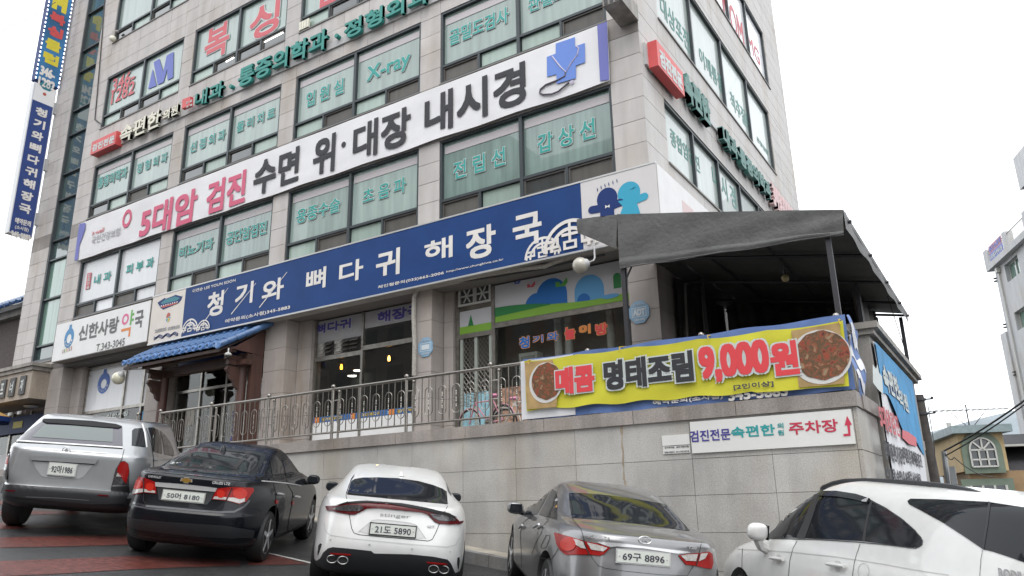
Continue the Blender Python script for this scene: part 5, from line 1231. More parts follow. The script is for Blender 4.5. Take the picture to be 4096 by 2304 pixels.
# ================================================================== parked cars
m_tyre = mat('tyre_rubber', (.018,.018,.019), .6); m_rim = mat('alloy_rim', (.50,.51,.52), .35, .25); m_rim2 = mat('exhaust_steel', (.28,.28,.28), .3, .6); m_black = mat('black_plastic', (.018,.019,.022), .45); m_gap = mat('panel_gap', (.008,.008,.009), .8)
m_cg = mat('car_glass', (.014,.016,.019), .05, spec=.3); m_chr = mat('chrome', (.60,.60,.61), .22, .55); m_plt = mat('plate_white', (.58,.60,.56), .4); m_pl = mat('number_print', (.03,.03,.05), .5)
m_lr = mat('tail_red', (.26,.007,.006), .2, spec=.3); m_lr2 = mat('tail_red_bright', (.44,.022,.012), .22, spec=.3); m_ld = mat('tail_dark_red', (.085,.004,.006), .2, spec=.3); m_lw = mat('tail_clear', (.42,.40,.38), .15, coat=1, var=.25, scale=60); m_ls = mat('tail_smoke', (.045,.042,.045), .12, coat=1, var=.5, scale=40)
def paint(n, col, metal=0, rough=.35): return mat(n, col, rough, metal, coat=1, coat_rough=.04, var=.035, scale=7, bump=.02, bscale=160)
def cr(p0, p1, p2, p3, t): return .5*((2*p1)+(-p0+p2)*t+(2*p0-5*p1+4*p2-p3)*t*t+(-p0+3*p1-3*p2+p3)*t*t*t)
def body_mesh(L, ymid, m, N=128, sub=5):
    """stack of plan outlines (z, rear y, front y, half-width, squareness rear, front) swept upward"""
    R_ = []
    for i in range(len(L)-1):
        a, b_, c, e = L[max(i-1,0)], L[i], L[i+1], L[min(i+2,len(L)-1)]
        for k in range(sub): R_.append([cr(a[j], b_[j], c[j], e[j], k/sub) for j in range(6)])
    R_.append(list(L[-1])); b = MB()
    for z, yr, yf, w, nr, nf in R_:
        for j in range(N):
            t = 2*math.pi*j/N; c_, s_ = math.cos(t), math.sin(t); n = nr if s_ < 0 else nf
            x = w*math.copysign(abs(c_)**(2/n), c_); y = math.copysign(abs(s_)**(2/n), s_)
            b.v.append((x, ymid+y*((ymid-yr) if s_ < 0 else (yf-ymid)), z))
    for i in range(len(R_)-1):
        for j in range(N): j2 = (j+1) % N; b.f.append((i*N+j, i*N+j2, (i+1)*N+j2, (i+1)*N+j))
    k = len(b.v); z0, z1 = R_[0], R_[-1]; b.v += [(0, (z0[1]+z0[2])/2, z0[0]), (0, (z1[1]+z1[2])/2, z1[0]+.004)]
    for j in range(N): j2 = (j+1) % N; b.f.append((j2, j, k)); b.f.append(((len(R_)-1)*N+j, (len(R_)-1)*N+j2, k+1))
    return b.mesh('body', m, True)
class Car: pass
CARS = []
def make_car(name, label, levels, ymid, m, plate_xy, yp, psi, axles, rad, xw, cat='car'):
    c = Car(); c.t = thing(name, label, cat); p = math.radians(psi)
    f = Vector((-math.sin(p), math.cos(p), 0)); O = Vector((plate_xy[0], plate_xy[1], 0))-f*yp
    g0 = GZ(O.x, O.y); q = O+f*2.6; f.z = (GZ(q.x, q.y)-g0)/2.6; f.normalize(); r = Vector((math.cos(p), math.sin(p), 0)); q = O+r*.8; r.z = (GZ(q.x, q.y)-g0)/.8; r.normalize(); n = r.cross(f).normalized(); r = f.cross(n)
    O.z = g0; M = Matrix((r, f, n)).transposed().to_4x4(); M.translation = O; c.t.matrix_world = M; c.M = M; c.Mi = M.inverted()
    c.body = bpy.data.objects.new('body', body_mesh(levels, ymid, m)); C.objects.link(c.body); c.lv = (levels, ymid); c.paint = m; c.axles = axles; c.rad = rad; c.xw = xw
    cut = MB()
    for y in axles:
        for s in (-1, 1): cut.lathe([(rad+.055, 0), (rad+.055, .42)], (s*(xw-.24), y, rad+.02), (s,0,0), 36)
    c.cut = bpy.data.objects.new('cutter', cut.mesh('cutter', m_black)); C.objects.link(c.cut)
    md = c.body.modifiers.new('arches', 'BOOLEAN'); md.object = c.cut; md.operation = 'DIFFERENCE'; md.solver = 'EXACT'
    CARS.append(c); return c
suv = make_car('silver_pickup', 'silver pickup with a hardtop canopy parked furthest left', [
    (.34,.22,4.75,.84,6,5),(.42,.03,4.90,.93,6,5),(.60,.0,4.95,.948,6,5),(.66,.03,4.96,.95,6,5),(.80,.05,4.95,.952,8,5),(1.00,.055,4.6,.948,8,4.5),(1.10,.06,4.0,.94,8,4.2),(1.15,.09,3.72,.925,9,4),(1.22,.18,3.55,.90,9,4),(1.38,.42,3.2,.855,9,4),(1.52,.64,2.85,.81,9,5),(1.585,.75,2.65,.775,9,6),(1.62,.86,2.45,.72,9,6),(1.64,1.05,2.2,.60,6,5),(1.648,1.3,2.0,.40,4,4)], 2.3, paint('silver_paint', (.34,.35,.36), .45, .33), (-11.15,5.90), .03, 47, (.95,3.72), .36, .93, 'pickup')
cru = make_car('black_sedan', 'black sedan parked second from the left with a gold cross badge', [
    (.20,.36,4.25,.78,5,5),(.27,.16,4.45,.86,5,5),(.42,.04,4.55,.888,4.6,5),(.60,.0,4.59,.895,4.4,4.5),(.66,.03,4.56,.895,4.4,4.5),(.80,.07,4.40,.89,4.4,4.2),(.92,.09,4.0,.875,4.4,4),(1.00,.09,3.7,.855,4.4,4),(1.045,.11,3.45,.83,4.4,4),(1.075,.22,3.32,.80,4.2,4),(1.095,.50,3.22,.765,4,4),(1.18,.76,3.0,.715,4,4),(1.28,1.06,2.75,.66,4,4),(1.37,1.38,2.5,.60,4,4),(1.43,1.70,2.25,.53,3.6,3.6),(1.465,2.0,2.1,.36,3,3)], 2.1, mat('black_paint', (.005,.006,.009), .25, spec=.25, coat=.25, coat_rough=.04), (-8.80,6.10), .07, 35, (.93,3.62), .325, .86)
sti = make_car('white_fastback', 'white fastback car with a full-width dark red tail lamp', [
    (.19,.36,4.5,.82,5,5),(.25,.16,4.68,.90,5,5),(.40,.04,4.80,.93,4.6,5),(.56,.0,4.83,.937,4.2,4.5),(.70,.02,4.78,.94,4.0,4.5),(.82,.05,4.55,.935,3.8,4.2),(.91,.075,4.2,.915,3.8,4),(.98,.085,3.85,.885,3.8,4),(1.02,.13,3.6,.85,3.8,4),(1.05,.32,3.45,.81,3.8,4),(1.09,.56,3.3,.77,3.8,4),(1.16,.86,3.1,.72,3.8,4),(1.24,1.18,2.9,.67,3.8,4),(1.31,1.52,2.66,.62,3.8,3.8),(1.36,1.84,2.45,.555,3.4,3.6),(1.39,2.1,2.25,.40,3,3)], 2.2, paint('white_car_paint', (.68,.68,.67), 0, .35), (-6.12,6.90), .05, 41.5, (.98,3.88), .345, .90)
son = make_car('grey_sedan', 'dark silver sedan with a chrome strip, parked under the yellow banner', [
    (.20,.36,4.4,.80,5,5),(.27,.14,4.62,.88,5,5),(.43,.03,4.76,.91,4.6,5),(.60,.0,4.81,.918,4.2,4.5),(.74,.02,4.72,.918,4.0,4.5),(.86,.05,4.4,.908,3.9,4.2),(.95,.07,4.0,.893,3.9,4),(1.01,.085,3.7,.873,3.9,4),(1.05,.13,3.5,.845,3.9,4),(1.085,.34,3.38,.805,3.9,4),(1.12,.60,3.26,.77,3.8,4),(1.20,.88,3.05,.72,3.8,4),(1.29,1.18,2.8,.665,3.8,4),(1.37,1.50,2.55,.61,3.8,3.8),(1.43,1.82,2.32,.54,3.4,3.6),(1.465,2.08,2.15,.37,3,3)], 2.15, paint('grey_paint', (.20,.20,.205), .6, .3), (-3.22,7.38), .05, 40, (.98,3.77), .335, .885)
rod = make_car('white_minivan', 'white minivan with black roof rails at the right edge of the picture', [
    (.26,.30,4.7,.84,5,5),(.36,.08,4.95,.93,5,5),(.56,.0,5.1,.955,5,4.5),(.75,.0,5.1,.958,5,4.2),(.92,.02,4.85,.955,5,4),(1.04,.03,4.45,.945,5,4),(1.12,.04,4.15,.93,5,4),(1.20,.06,3.98,.905,5,4),(1.38,.12,3.68,.862,5,4),(1.56,.22,3.3,.81,5,4),(1.69,.34,2.95,.75,5,4),(1.77,.50,2.6,.66,4.5,3.6),(1.815,.85,2.2,.42,4,3)], 2.3, paint('white_van_paint', (.66,.665,.65), 0, .35), (.56,6.22), .0, 41, (1.05,4.05), .35, .93, 'minivan')
dg = bpy.context.evaluated_depsgraph_get()
for c in CARS:
    me = bpy.data.meshes.new_from_object(c.body.evaluated_get(dg)); me.name = 'body'; c.body.modifiers.clear(); c.body.data = me
    me.materials.clear(); me.materials.append(c.paint); me.materials.append(m_black)
    bm = bmesh.new(); bm.from_mesh(me); bmesh.ops.recalc_face_normals(bm, faces=bm.faces)
    for f in bm.faces:                              # the inside of the wheel arches is black
        q = f.calc_center_median(); f.material_index = 0
        for y in c.axles:
            if math.hypot(q.y-y, q.z-c.rad-.02) < c.rad+.052 and abs(q.x) < c.xw+.03: f.material_index = 1
        if q.z < (.56 if c is suv else .3): f.material_index = 1
    bm.to_mesh(me); me.shade_smooth(); me.set_sharp_from_angle(angle=math.radians(42))
    bm.free(); fine = body_mesh(*c.lv, c.paint, 320, 12); bm = bmesh.new(); bm.from_mesh(fine); c.bvh = BVHTree.FromBMesh(bm); bm.free(); bpy.data.meshes.remove(fine); bpy.data.objects.remove(c.cut); c.body.parent = c.t
    for y in c.axles:
        for s in (-1, 1):
            w = bpy.data.objects.new('wheel', None); C.objects.link(w); w.parent = c.t; w.location = (s*(c.xw-.11), y, c.rad); R_ = c.rad; W2 = .11
            MB().lathe([(R_*.66,-W2),(R_*.93,-W2),(R_,-W2*.7),(R_,W2*.7),(R_*.93,W2),(R_*.66,W2)], (0,0,0), (s,0,0), 36).build('tyre', m_tyre, w, True)
            MB().lathe([(R_*.68,-W2*.6),(R_*.68,W2*.9),(R_*.62,W2*.9),(R_*.60,W2*.3),(0,W2*.2)], (0,0,0), (s,0,0), 36).build('rim', m_black, w, True)
            MB().lathe([(R_*.69,W2*.85),(R_*.69,W2*1.0),(R_*.63,W2*1.0),(R_*.62,W2*.6)], (0,0,0), (s,0,0), 36).build('rim_edge', m_rim, w, True)
            sp_ = MB()
            for k in range(5):
                a = 2*math.pi*k/5+.3; u = Vector((0, math.cos(a), math.sin(a))); v = Vector((0, -math.sin(a), math.cos(a))); o_ = Vector((s*W2*.75,0,0))
                sp_.prism([o_+u*R_*.08+v*R_*.10, o_+u*R_*.66+v*R_*.055, o_+u*R_*.66-v*R_*.075, o_+u*R_*.08-v*R_*.10], (s*.03,0,0))
            sp_.lathe([(R_*.15,W2*.75),(R_*.12,W2*1.08),(0,W2*1.1)], (0,0,0), (s,0,0), 16).build('spokes', m_rim, w, True)
def cast(c, p, off):
    """photo pixel -> point on the car's skin, in the car's own frame"""
    r = ray(p).normalized(); o = c.Mi @ Vector((0,0,0)); dv = (c.Mi.to_3x3() @ r).normalized(); h = c.bvh.ray_cast(o, dv)
    if h[0] is None: return None
    n = h[1] if h[1].dot(dv) < 0 else -h[1]; return h[0]+n*off
def patch(c, name, pts, m, off=.004, th=0, res=14, par=None):
    """a piece fitted on the skin: outline from the photo, dropped on the body, with its own thickness"""
    bm = bmesh.new(); bm.faces.new([bm.verts.new((x, y, 0)) for x, y in pts]); bmesh.ops.triangulate(bm, faces=bm.faces[:])
    for _ in range(5):
        e = [x for x in bm.edges if x.calc_length() > res]
        if not e: break
        bmesh.ops.subdivide_edges(bm, edges=e, cuts=1, use_grid_fill=False); bmesh.ops.triangulate(bm, faces=bm.faces[:])
    cx = sum(p[0] for p in pts)/len(pts); cy = sum(p[1] for p in pts)/len(pts); bm.verts.ensure_lookup_table(); V0 = [tuple(v.co)[:2] for v in bm.verts]
    F0 = [[v.index for v in f.verts] for f in bm.faces] if not bm.verts.index_update() else []
    E0 = [[v.index for v in e.verts] for e in bm.edges if len(e.link_faces) == 1]; bm.free(); out, inn = [], []
    for x, y in V0:
        q = None
        for k in range(16):
            t = k*.02; r_ = (x+(cx-x)*t, y+(cy-y)*t); q = cast(c, r_, off)
            if q is not None: break
        if q is None: print('PATCH MISS', name); q = Vector((0, 1, 1)); r_ = None
        out.append(q); inn.append(cast(c, r_, off-th) if th and r_ else q)
    bm = bmesh.new(); vo = [bm.verts.new(v) for v in out]
    ey = c.Mi @ Vector((0,0,0))
    for f in F0:
        a_, b_, c_ = (out[i] for i in f)
        if (b_-a_).cross(c_-a_).dot(a_-ey) > 0: f = f[::-1]
        bm.faces.new([vo[i] for i in f])
    if th:
        vi = [bm.verts.new(v) for v in inn]
        for i, j in E0: bm.faces.new([vo[i], vo[j], vi[j], vi[i]])
    me = bpy.data.meshes.new(name); bm.to_mesh(me); bm.free(); me.materials.append(m); me.shade_smooth(); me.set_sharp_from_angle(angle=math.radians(40))
    o = bpy.data.objects.new(name, me); C.objects.link(o); o.parent = par or c.t; return o
def seam(c, name, pts, wpx, m, off=.003, par=None):
    P = []
    for (x0, y0), (x1, y1) in zip(pts, pts[1:]):
        n = max(1, int(math.hypot(x1-x0, y1-y0)/10))
        for i in range(n): P.append((x0+(x1-x0)*i/n, y0+(y1-y0)*i/n))
    P.append(pts[-1]); b = MB(); prev = None
    for i, p in enumerate(P):
        a, e = P[max(0, i-1)], P[min(len(P)-1, i+1)]; tx, ty = e[0]-a[0], e[1]-a[1]; l = math.hypot(tx, ty) or 1; nx, ny = -ty/l*wpx/2, tx/l*wpx/2
        A_, B_ = cast(c, (p[0]+nx, p[1]+ny), off), cast(c, (p[0]-nx, p[1]-ny), off)
        if A_ is None or B_ is None: prev = None; continue
        k = len(b.v); b.v += [tuple(A_), tuple(B_)]
        if prev is not None and (A_-Vector(b.v[prev])).length < .4: b.f.append((prev, prev+1, k+1, k))
        prev = k
    if b.f: return b.build(name, m, par or c.t)
def plate_(c, px_c, w, h, text, tilt=.12, border=m_sgrey):
    q = cast(c, px_c, .0); V = Vector((0, math.sin(tilt), math.cos(tilt))); N = Vector((0, -math.cos(tilt), math.sin(tilt))); g = bpy.data.objects.new('number_plate', None); C.objects.link(g); g.parent = c.t
    MB().obox(q+N*.012, Vector((w/2+.012,0,0)), V*(h/2+.012), N*.010).build('plate_frame', border, g); MB().obox(q+N*.020, Vector((w/2,0,0)), V*(h/2), N*.006).build('plate_face', m_plt, g)
    letters(text, m_pl, g, q+N*.0268-Vector((w*.40,0,0))-V*h*.34, XV, V, w*.80, h*.66, .012)
    for s in (-1, 1): MB().lathe([(.008,0),(.006,.004)], q+N*.027+Vector((s*w*.455,0,0)), N, 8).build('screw', m_sgrey, g)
m_badge = mat('badge_silver', (.50,.50,.51), .3, .2)
def badge(c, text, pa, pb, m=m_badge, bold=.05, hgt=None, tilt=.15):
    A_, B_ = cast(c, pa, .008), cast(c, pb, .008)
    if A_ is None or B_ is None: print('BADGE MISS', text); return
    V = Vector((0, math.sin(tilt), math.cos(tilt))); U = (B_-A_); U.z = 0; w = U.length; U.normalize(); h = hgt or abs(B_.z-A_.z); letters(text, m, c.t, A_, U, V, w, h, bold)
def mirror(c, s, y, z, x, m, sz=1.0):
    g = bpy.data.objects.new('door_mirror', None); C.objects.link(g); g.parent = c.t
    MB().sphere((s*(x+.13*sz), y, z), .105*sz, 20, (1.0,.62,.72), .78).build('shell', m, g, True); MB().tube([(s*(x-.06), y+.04, z-.07), (s*(x+.08), y+.02, z-.05)], .03, 8).build('arm', m_black, g, True)
    MB().prism([(s*(x+.045*sz),y-.062*sz,z-.05*sz),(s*(x+.21*sz),y-.058*sz,z-.045*sz),(s*(x+.20*sz),y-.058*sz,z+.05*sz),(s*(x+.06*sz),y-.062*sz,z+.055*sz)], (0,-.006,0)).build('mirror_glass', m_cg, g)
def door_handle(c, pa, pb, m):
    A_, B_ = cast(c, pa, .03), cast(c, pb, .03)
    if A_ and B_: MB().tube([A_.lerp(B_, -.05)-Vector((0,0,0)), A_.lerp(B_, .5), B_], [.014,.018,.014], 8).build('door_handle', m, c.t, True)
S = lambda f, L: [f(*p) for p in L]
# ---- white fastback
def st(x, y): return (1200+x*.3133, 1850+y*.3133)
c = sti
patch(c, 'rear_window', S(st, ((655,240),(700,212),(800,195),(1000,192),(1250,202),(1500,237),(1700,290),(1820,337),(1872,372),(1886,535),(1600,508),(1300,480),(1000,450),(750,427),(600,412))), m_cg)
lb = patch(c, 'tail_lamp', S(st, ((335,562),(400,590),(480,552),(600,517),(800,513),(1000,525),(1300,563),(1600,613),(1830,650),(1900,668),(1990,715),(2025,752),(2078,742),(2072,770),(2030,788),(1900,793),(1780,785),(1720,762),(1630,665),(1560,640),(1300,612),(1000,583),(860,585),(760,640),(700,666),(640,666),(500,640),(355,610))), m_ld, .014, .016, 10)
patch(c, 'lens', S(st, ((430,602),(500,565),(610,545),(780,556),(822,583),(760,622),(640,627),(520,620))), m_ls, .020, .006, 8, lb); patch(c, 'lens', S(st, ((1655,655),(1830,672),(1920,692),(1985,742),(1880,752),(1760,742),(1700,708))), m_ls, .020, .006, 8, lb)
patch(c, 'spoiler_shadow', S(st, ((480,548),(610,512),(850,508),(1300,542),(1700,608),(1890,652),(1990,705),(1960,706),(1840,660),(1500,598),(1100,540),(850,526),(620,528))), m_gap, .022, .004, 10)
seam(c, 'hatch_gap', S(st, ((588,420),(605,500),(622,600),(640,720),(660,840),(690,900),(760,922),(1100,955),(1400,980),(1640,1002),(1690,980),(1740,880),(1775,790),(1830,660),(1885,555))), 2.4, m_gap)
patch(c, 'diffuser', S(st, ((190,1275),(262,1222),(300,1150),(360,1097),(420,1080),(600,1096),(910,1129),(945,1160),(1350,1195),(1390,1170),(1700,1202),(1880,1237),(1925,1290),(1955,1360),(1980,1415),(1960,1470),(1500,1440),(1000,1400),(650,1360),(300,1320))), m_black, .006, .01)
for pts in (((392,1150),(655,1166),(650,1182),(405,1168)), ((1615,1263),(1868,1287),(1862,1302),(1632,1284))): patch(c, 'reflector', S(st, pts), m_lr, .018, .008, 8)
for x, y in ((410,1228),(548,1243),(1703,1355),(1835,1364)):
    q = cast(c, st(x, y), .0)
    if q:
        g = bpy.data.objects.new('exhaust_tip', None); C.objects.link(g); g.parent = c.t; MB().tube([(q.x+.055*math.cos(i*math.pi/12), q.y-.03, q.z+.04*math.sin(i*math.pi/12)) for i in range(24)], .006, 6, True).build('tip_ring', m_rim2, g, True); MB().prism([(q.x+.052*math.cos(i*math.pi/12), q.y-.02, q.z+.037*math.sin(i*math.pi/12)) for i in range(24)], (0,.03,0)).build('tip_bore', m_gap, g)
for pts in (((228,1185),(240,1060),(262,1032),(280,1042),(262,1100)), ((2010,1215),(2030,1208),(2036,1255),(2020,1360),(2006,1290))): patch(c, 'air_slot', S(st, pts), m_gap, .006, .006, 8)
patch(c, 'plate_recess', S(st, ((760,880),(930,738),(1000,730),(1200,745),(1400,772),(1480,800),(1590,960),(1500,975),(880,915))), mat('recess_shade_white', (.56,.56,.55), .4, coat=.6), .0035)  # flush patch: the shade of the recess is put into a darker white
seam(c, 'recess_edge', S(st, ((745,890),(920,740),(1000,731),(1200,746),(1400,773),(1485,800),(1605,975))), 2.2, m_sgrey, .006)
seam(c, 'bumper_crease_shade', S(st, ((312,770),(320,870),(390,930),(700,975),(1100,1015),(1500,1052),(1880,1080),(1990,1050),(2035,960))), 4, mat('crease_shade_white', (.52,.52,.52), .4, coat=.5), .002)  # flat strip of darker white, painted as the shading of a crease
plate_(c, st(1187,865), .50, .11, '21도 5890', .10, m_black); badge(c, 'stinger', st(1020,698), st(1408,705), m=mat('badge_grey', (.30,.30,.30), .3, .4), hgt=.048, bold=.0); badge(c, 'GT', st(1620,832), st(1722,836), hgt=.025)
for x, y in ((393,986),(886,1048),(1430,1102),(1914,1137)):
    q = cast(c, st(x, y), .002); MB().lathe([(.012,0),(.011,.004)], q, (0,-1,0), 12).build('parking_sensor', m_sgrey, c.t)
for s in (-1, 1): mirror(c, s, 3.0, .98, .80, m_black, .9)
fin = cast(c, st(1293,168), -.002); MB().prism([(fin.x-.035,fin.y-.06,fin.z),(fin.x+.035,fin.y-.06,fin.z),(fin.x+.02,fin.y+.1,fin.z+.01),(fin.x-.02,fin.y+.1,fin.z+.01)], (0,.0,.0001)).lathe([(.035,0),(.012,.065),(0,.068)], (fin.x,fin.y,fin.z-.005), n=10).build('antenna_fin', c.paint, c.t, True)
for a, e in ((((790,95),(742,180)), 0), (((1790,175),(1795,285)), 0)): seam(c, 'roof_groove', S(st, a), 2, m_sgrey)
patch(c, 'side_window', S(st, ((655,208),(698,150),(694,172),(650,240),(600,392),(586,425),(592,380))), m_cg, .005, 0, 8); patch(c, 'side_window', S(st, ((1862,250),(1895,330),(1935,415),(1925,425),(1885,365))), m_cg, .005, 0, 8)
# ---- black sedan
def cz(x, y): return (480+x*.3451, 1760+y*.3451)
c = cru
patch(c, 'rear_window', S(cz, ((445,335),(560,240),(700,140),(800,95),(900,78),(1100,90),(1350,125),(1560,165),(1645,190),(1590,270),(1530,350),(1468,440),(1350,425),(1000,385),(700,352))), m_cg)
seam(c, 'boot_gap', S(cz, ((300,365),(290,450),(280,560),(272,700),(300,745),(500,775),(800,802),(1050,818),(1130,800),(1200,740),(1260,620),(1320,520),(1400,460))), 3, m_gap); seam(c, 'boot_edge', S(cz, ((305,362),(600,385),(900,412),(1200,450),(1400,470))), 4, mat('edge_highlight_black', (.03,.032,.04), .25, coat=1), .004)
chs = patch(c, 'chrome_strip', S(cz, ((415,488),(700,508),(1000,540),(1130,558),(1105,602),(800,575),(420,540))), m_chr, .016, .014, 10)
l1 = patch(c, 'tail_lamp', S(cz, ((128,628),(120,600),(150,500),(180,445),(225,425),(290,440),(420,490),(420,622),(280,612),(160,635))), m_lr, .012, .014, 8)
patch(c, 'clear_lens', S(cz, ((135,622),(138,565),(285,568),(413,592),(412,615),(280,605),(165,625))), m_lw, .016, .004, 8, l1); seam(c, 'lamp_gap', S(cz, ((288,445),(285,610))), 4, m_gap, .018, l1)
l2 = patch(c, 'tail_lamp', S(cz, ((1070,690),(1110,590),(1140,560),(1310,543),(1540,555),(1545,590),(1460,710),(1380,745),(1235,705))), m_lr, .012, .014, 8)
patch(c, 'clear_lens', S(cz, ((1080,684),(1100,655),(1235,665),(1228,694))), m_lw, .016, .004, 8, l2); patch(c, 'clear_lens', S(cz, ((1242,700),(1255,668),(1440,672),(1440,712),(1375,735))), m_lw, .016, .004, 8, l2); seam(c, 'lamp_gap', S(cz, ((1300,548),(1240,690),(1228,705))), 4, m_gap, .018, l2)
def lampdisc(c, par, f, x, y, rx, ry, m, off=.019): patch(c, 'round_lens', [f(x+rx*math.cos(i*math.pi/10), y+ry*math.sin(i*math.pi/10)) for i in range(20)], m, off, .006, 9, par)
lampdisc(c, l1, cz, 205, 515, 62, 58, m_lr2); lampdisc(c, l1, cz, 355, 545, 45, 48, m_lr2); lampdisc(c, l2, cz, 1170, 625, 48, 48, m_lr2); lampdisc(c, l2, cz, 1385, 620, 80, 65, m_lr2)
patch(c, 'plate_recess', S(cz, ((430,545),(1095,608),(1060,690),(1010,750),(520,715),(450,690))), m_black, .004); plate_(c, cz(742,655), .50, .105, '50머 8180', .1, mat('plate_surround', (.35,.35,.33), .5))
badge(c, 'CHEVROLET', cz(330,432), cz(482,438), hgt=.028); badge(c, 'CRUZE LTZ', cz(1068,508), cz(1275,518), hgt=.033)
q = cast(c, cz(775,468), .012)
if q: g = bpy.data.objects.new('emblem', None); C.objects.link(g); g.parent = c.t; cross = [(-.075,-.018),(-.03,-.018),(-.03,-.036),(.03,-.036),(.03,-.018),(.075,-.018),(.068,.018),(.03,.018),(.03,.036),(-.03,.036),(-.03,.018),(-.068,.018)]; MB().prism([(q.x+a, q.y, q.z+b_) for a, b_ in cross], (0,-.006,0)).build('emblem_rim', m_chr, g); MB().prism([(q.x+a*.86, q.y-.0065, q.z+b_*.8) for a, b_ in cross], (0,-.003,0)).build('emblem_gold', mat('gold_badge', (.45,.26,.05), .3, .6), g)
patch(c, 'side_window', S(cz, ((1560,465),(1590,360),(1650,270),(1690,235),(1720,300),(1750,375),(1765,475),(1640,468))), m_cg, .004); patch(c, 'side_window', S(cz, ((1735,240),(1790,205),(1820,195),(1850,235),(1885,330),(1905,490),(1775,475),(1760,370))), m_cg, .004); patch(c, 'side_window', S(cz, ((1872,212),(1905,222),(1980,285),(2040,360),(2085,440),(2085,515),(1930,492),(1910,340))), m_cg, .004)
seam(c, 'chrome_sill', S(cz, ((1635,478),(1760,486),(1920,500),(2095,528))), 4, m_chr, .008); seam(c, 'door_gap', S(cz, ((1775,490),(1800,600),(1810,750),(1800,900),(1800,1080))), 2.4, m_gap); seam(c, 'door_gap', S(cz, ((1935,505),(2000,610),(1990,760),(1960,900),(1940,1060))), 2.4, m_gap)
for a, e in (((1812,622),(1870,632)), ((2012,652),(2062,660))): door_handle(c, cz(*a), cz(*e), m_chr)
for pts in (((1802,695),(1822,690),(1828,735),(1800,738)), ((1990,712),(2012,705),(2015,750),(1990,750))): patch(c, 'door_guard', S(cz, pts), m_lr, .012, .012, 8)
patch(c, 'lower_bumper', S(cz, ((60,960),(70,900),(520,945),(1200,990),(1320,1010),(1560,1050),(1540,1130),(1300,1140),(900,1120),(500,1080),(110,1020))), m_black, .004)
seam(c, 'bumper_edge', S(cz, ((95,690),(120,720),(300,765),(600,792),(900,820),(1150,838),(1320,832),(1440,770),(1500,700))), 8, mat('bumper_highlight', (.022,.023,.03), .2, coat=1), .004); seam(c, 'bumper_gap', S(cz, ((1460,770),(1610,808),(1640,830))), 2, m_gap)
letters_pts = (cz(575,285), cz(820,285)); badge(c, '초보운전', *letters_pts, m=m_wv, hgt=.05, bold=.02, tilt=.9)
for s in (-1, 1): mirror(c, s, 2.85, 1.0, .84, c.paint, .95)
q = cast(c, cz(1195,128), 0)
if q: MB().lathe([(.045,-.01),(.03,.05),(.012,.075),(0,.078)], q, n=10).build('antenna_fin', c.paint, c.t, True)
# ---- silver pickup
def sv(x, y): return (x*.3312, 1640+y*.3312)
c = suv
gl = patch(c, 'canopy_window', S(sv, ((195,365),(330,260),(520,130),(600,120),(900,130),(1250,160),(1430,190),(1478,210),(1482,440),(1200,428),(700,398),(400,378))), mat('canopy_glass_border', (.05,.045,.06), .08, coat=.6), .005); patch(c, 'clear_pane', S(sv, ((385,328),(540,180),(900,195),(1365,232),(1358,392),(900,362))), mat('grey_green_glass', (.11,.13,.125), .15, coat=.2), .009, 0, 14, gl)
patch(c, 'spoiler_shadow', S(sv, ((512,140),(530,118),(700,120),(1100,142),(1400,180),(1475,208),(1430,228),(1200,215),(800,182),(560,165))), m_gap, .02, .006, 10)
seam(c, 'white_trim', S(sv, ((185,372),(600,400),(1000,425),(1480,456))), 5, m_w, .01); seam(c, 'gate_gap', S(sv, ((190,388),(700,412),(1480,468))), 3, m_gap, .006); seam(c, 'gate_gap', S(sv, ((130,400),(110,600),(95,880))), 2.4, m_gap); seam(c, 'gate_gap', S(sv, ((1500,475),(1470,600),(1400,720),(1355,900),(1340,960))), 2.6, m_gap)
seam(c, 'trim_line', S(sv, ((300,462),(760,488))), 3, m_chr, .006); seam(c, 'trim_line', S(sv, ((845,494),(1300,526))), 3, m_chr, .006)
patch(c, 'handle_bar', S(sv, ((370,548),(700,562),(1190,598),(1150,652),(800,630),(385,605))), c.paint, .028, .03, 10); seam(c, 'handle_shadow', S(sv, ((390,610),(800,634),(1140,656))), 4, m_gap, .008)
patch(c, 'plate_recess', S(sv, ((395,615),(620,625),(920,645),(1130,660),(1010,805),(950,832),(560,815),(500,800),(430,700))), mat('silver_recess', (.40,.41,.42), .4, .3, coat=.6), .004); plate_(c, sv(757,718), .335, .155, '92마1986', .06)
q = cast(c, sv(803,494), .006)
if q: MB().tube([(q.x+.05*math.cos(i*math.pi/10), q.y-.004, q.z+.05*math.sin(i*math.pi/10)) for i in range(20)], .006, 6, True).prism([(q.x-.018,q.y,q.z-.03),(q.x,q.y,q.z-.012),(q.x+.018,q.y,q.z-.03),(q.x+.022,q.y,q.z+.01),(q.x,q.y,q.z+.035),(q.x-.022,q.y,q.z+.01)], (0,-.006,0)).build('emblem', m_chr, c.t, True)
l2 = patch(c, 'tail_lamp', S(sv, ((1360,900),(1380,780),(1420,680),(1460,620),(1510,615),(1550,650),(1562,740),(1555,905))), m_ls, .014, .016, 8); patch(c, 'red_lens', S(sv, ((1415,740),(1430,675),(1465,625),(1510,620),(1548,655),(1555,745),(1520,890),(1515,750),(1470,735))), m_lr, .019, .006, 8, l2); patch(c, 'clear_lens', S(sv, ((1420,760),(1505,770),(1500,810),(1405,800))), m_lw, .019, .005, 8, l2)
l1 = patch(c, 'tail_lamp', S(sv, ((10,830),(12,650),(35,540),(70,525),(115,545),(112,660),(90,840))), m_ls, .014, .016, 8); patch(c, 'red_lens', S(sv, ((18,650),(40,545),(75,530),(110,550),(105,660))), m_lr, .019, .006, 8, l1)
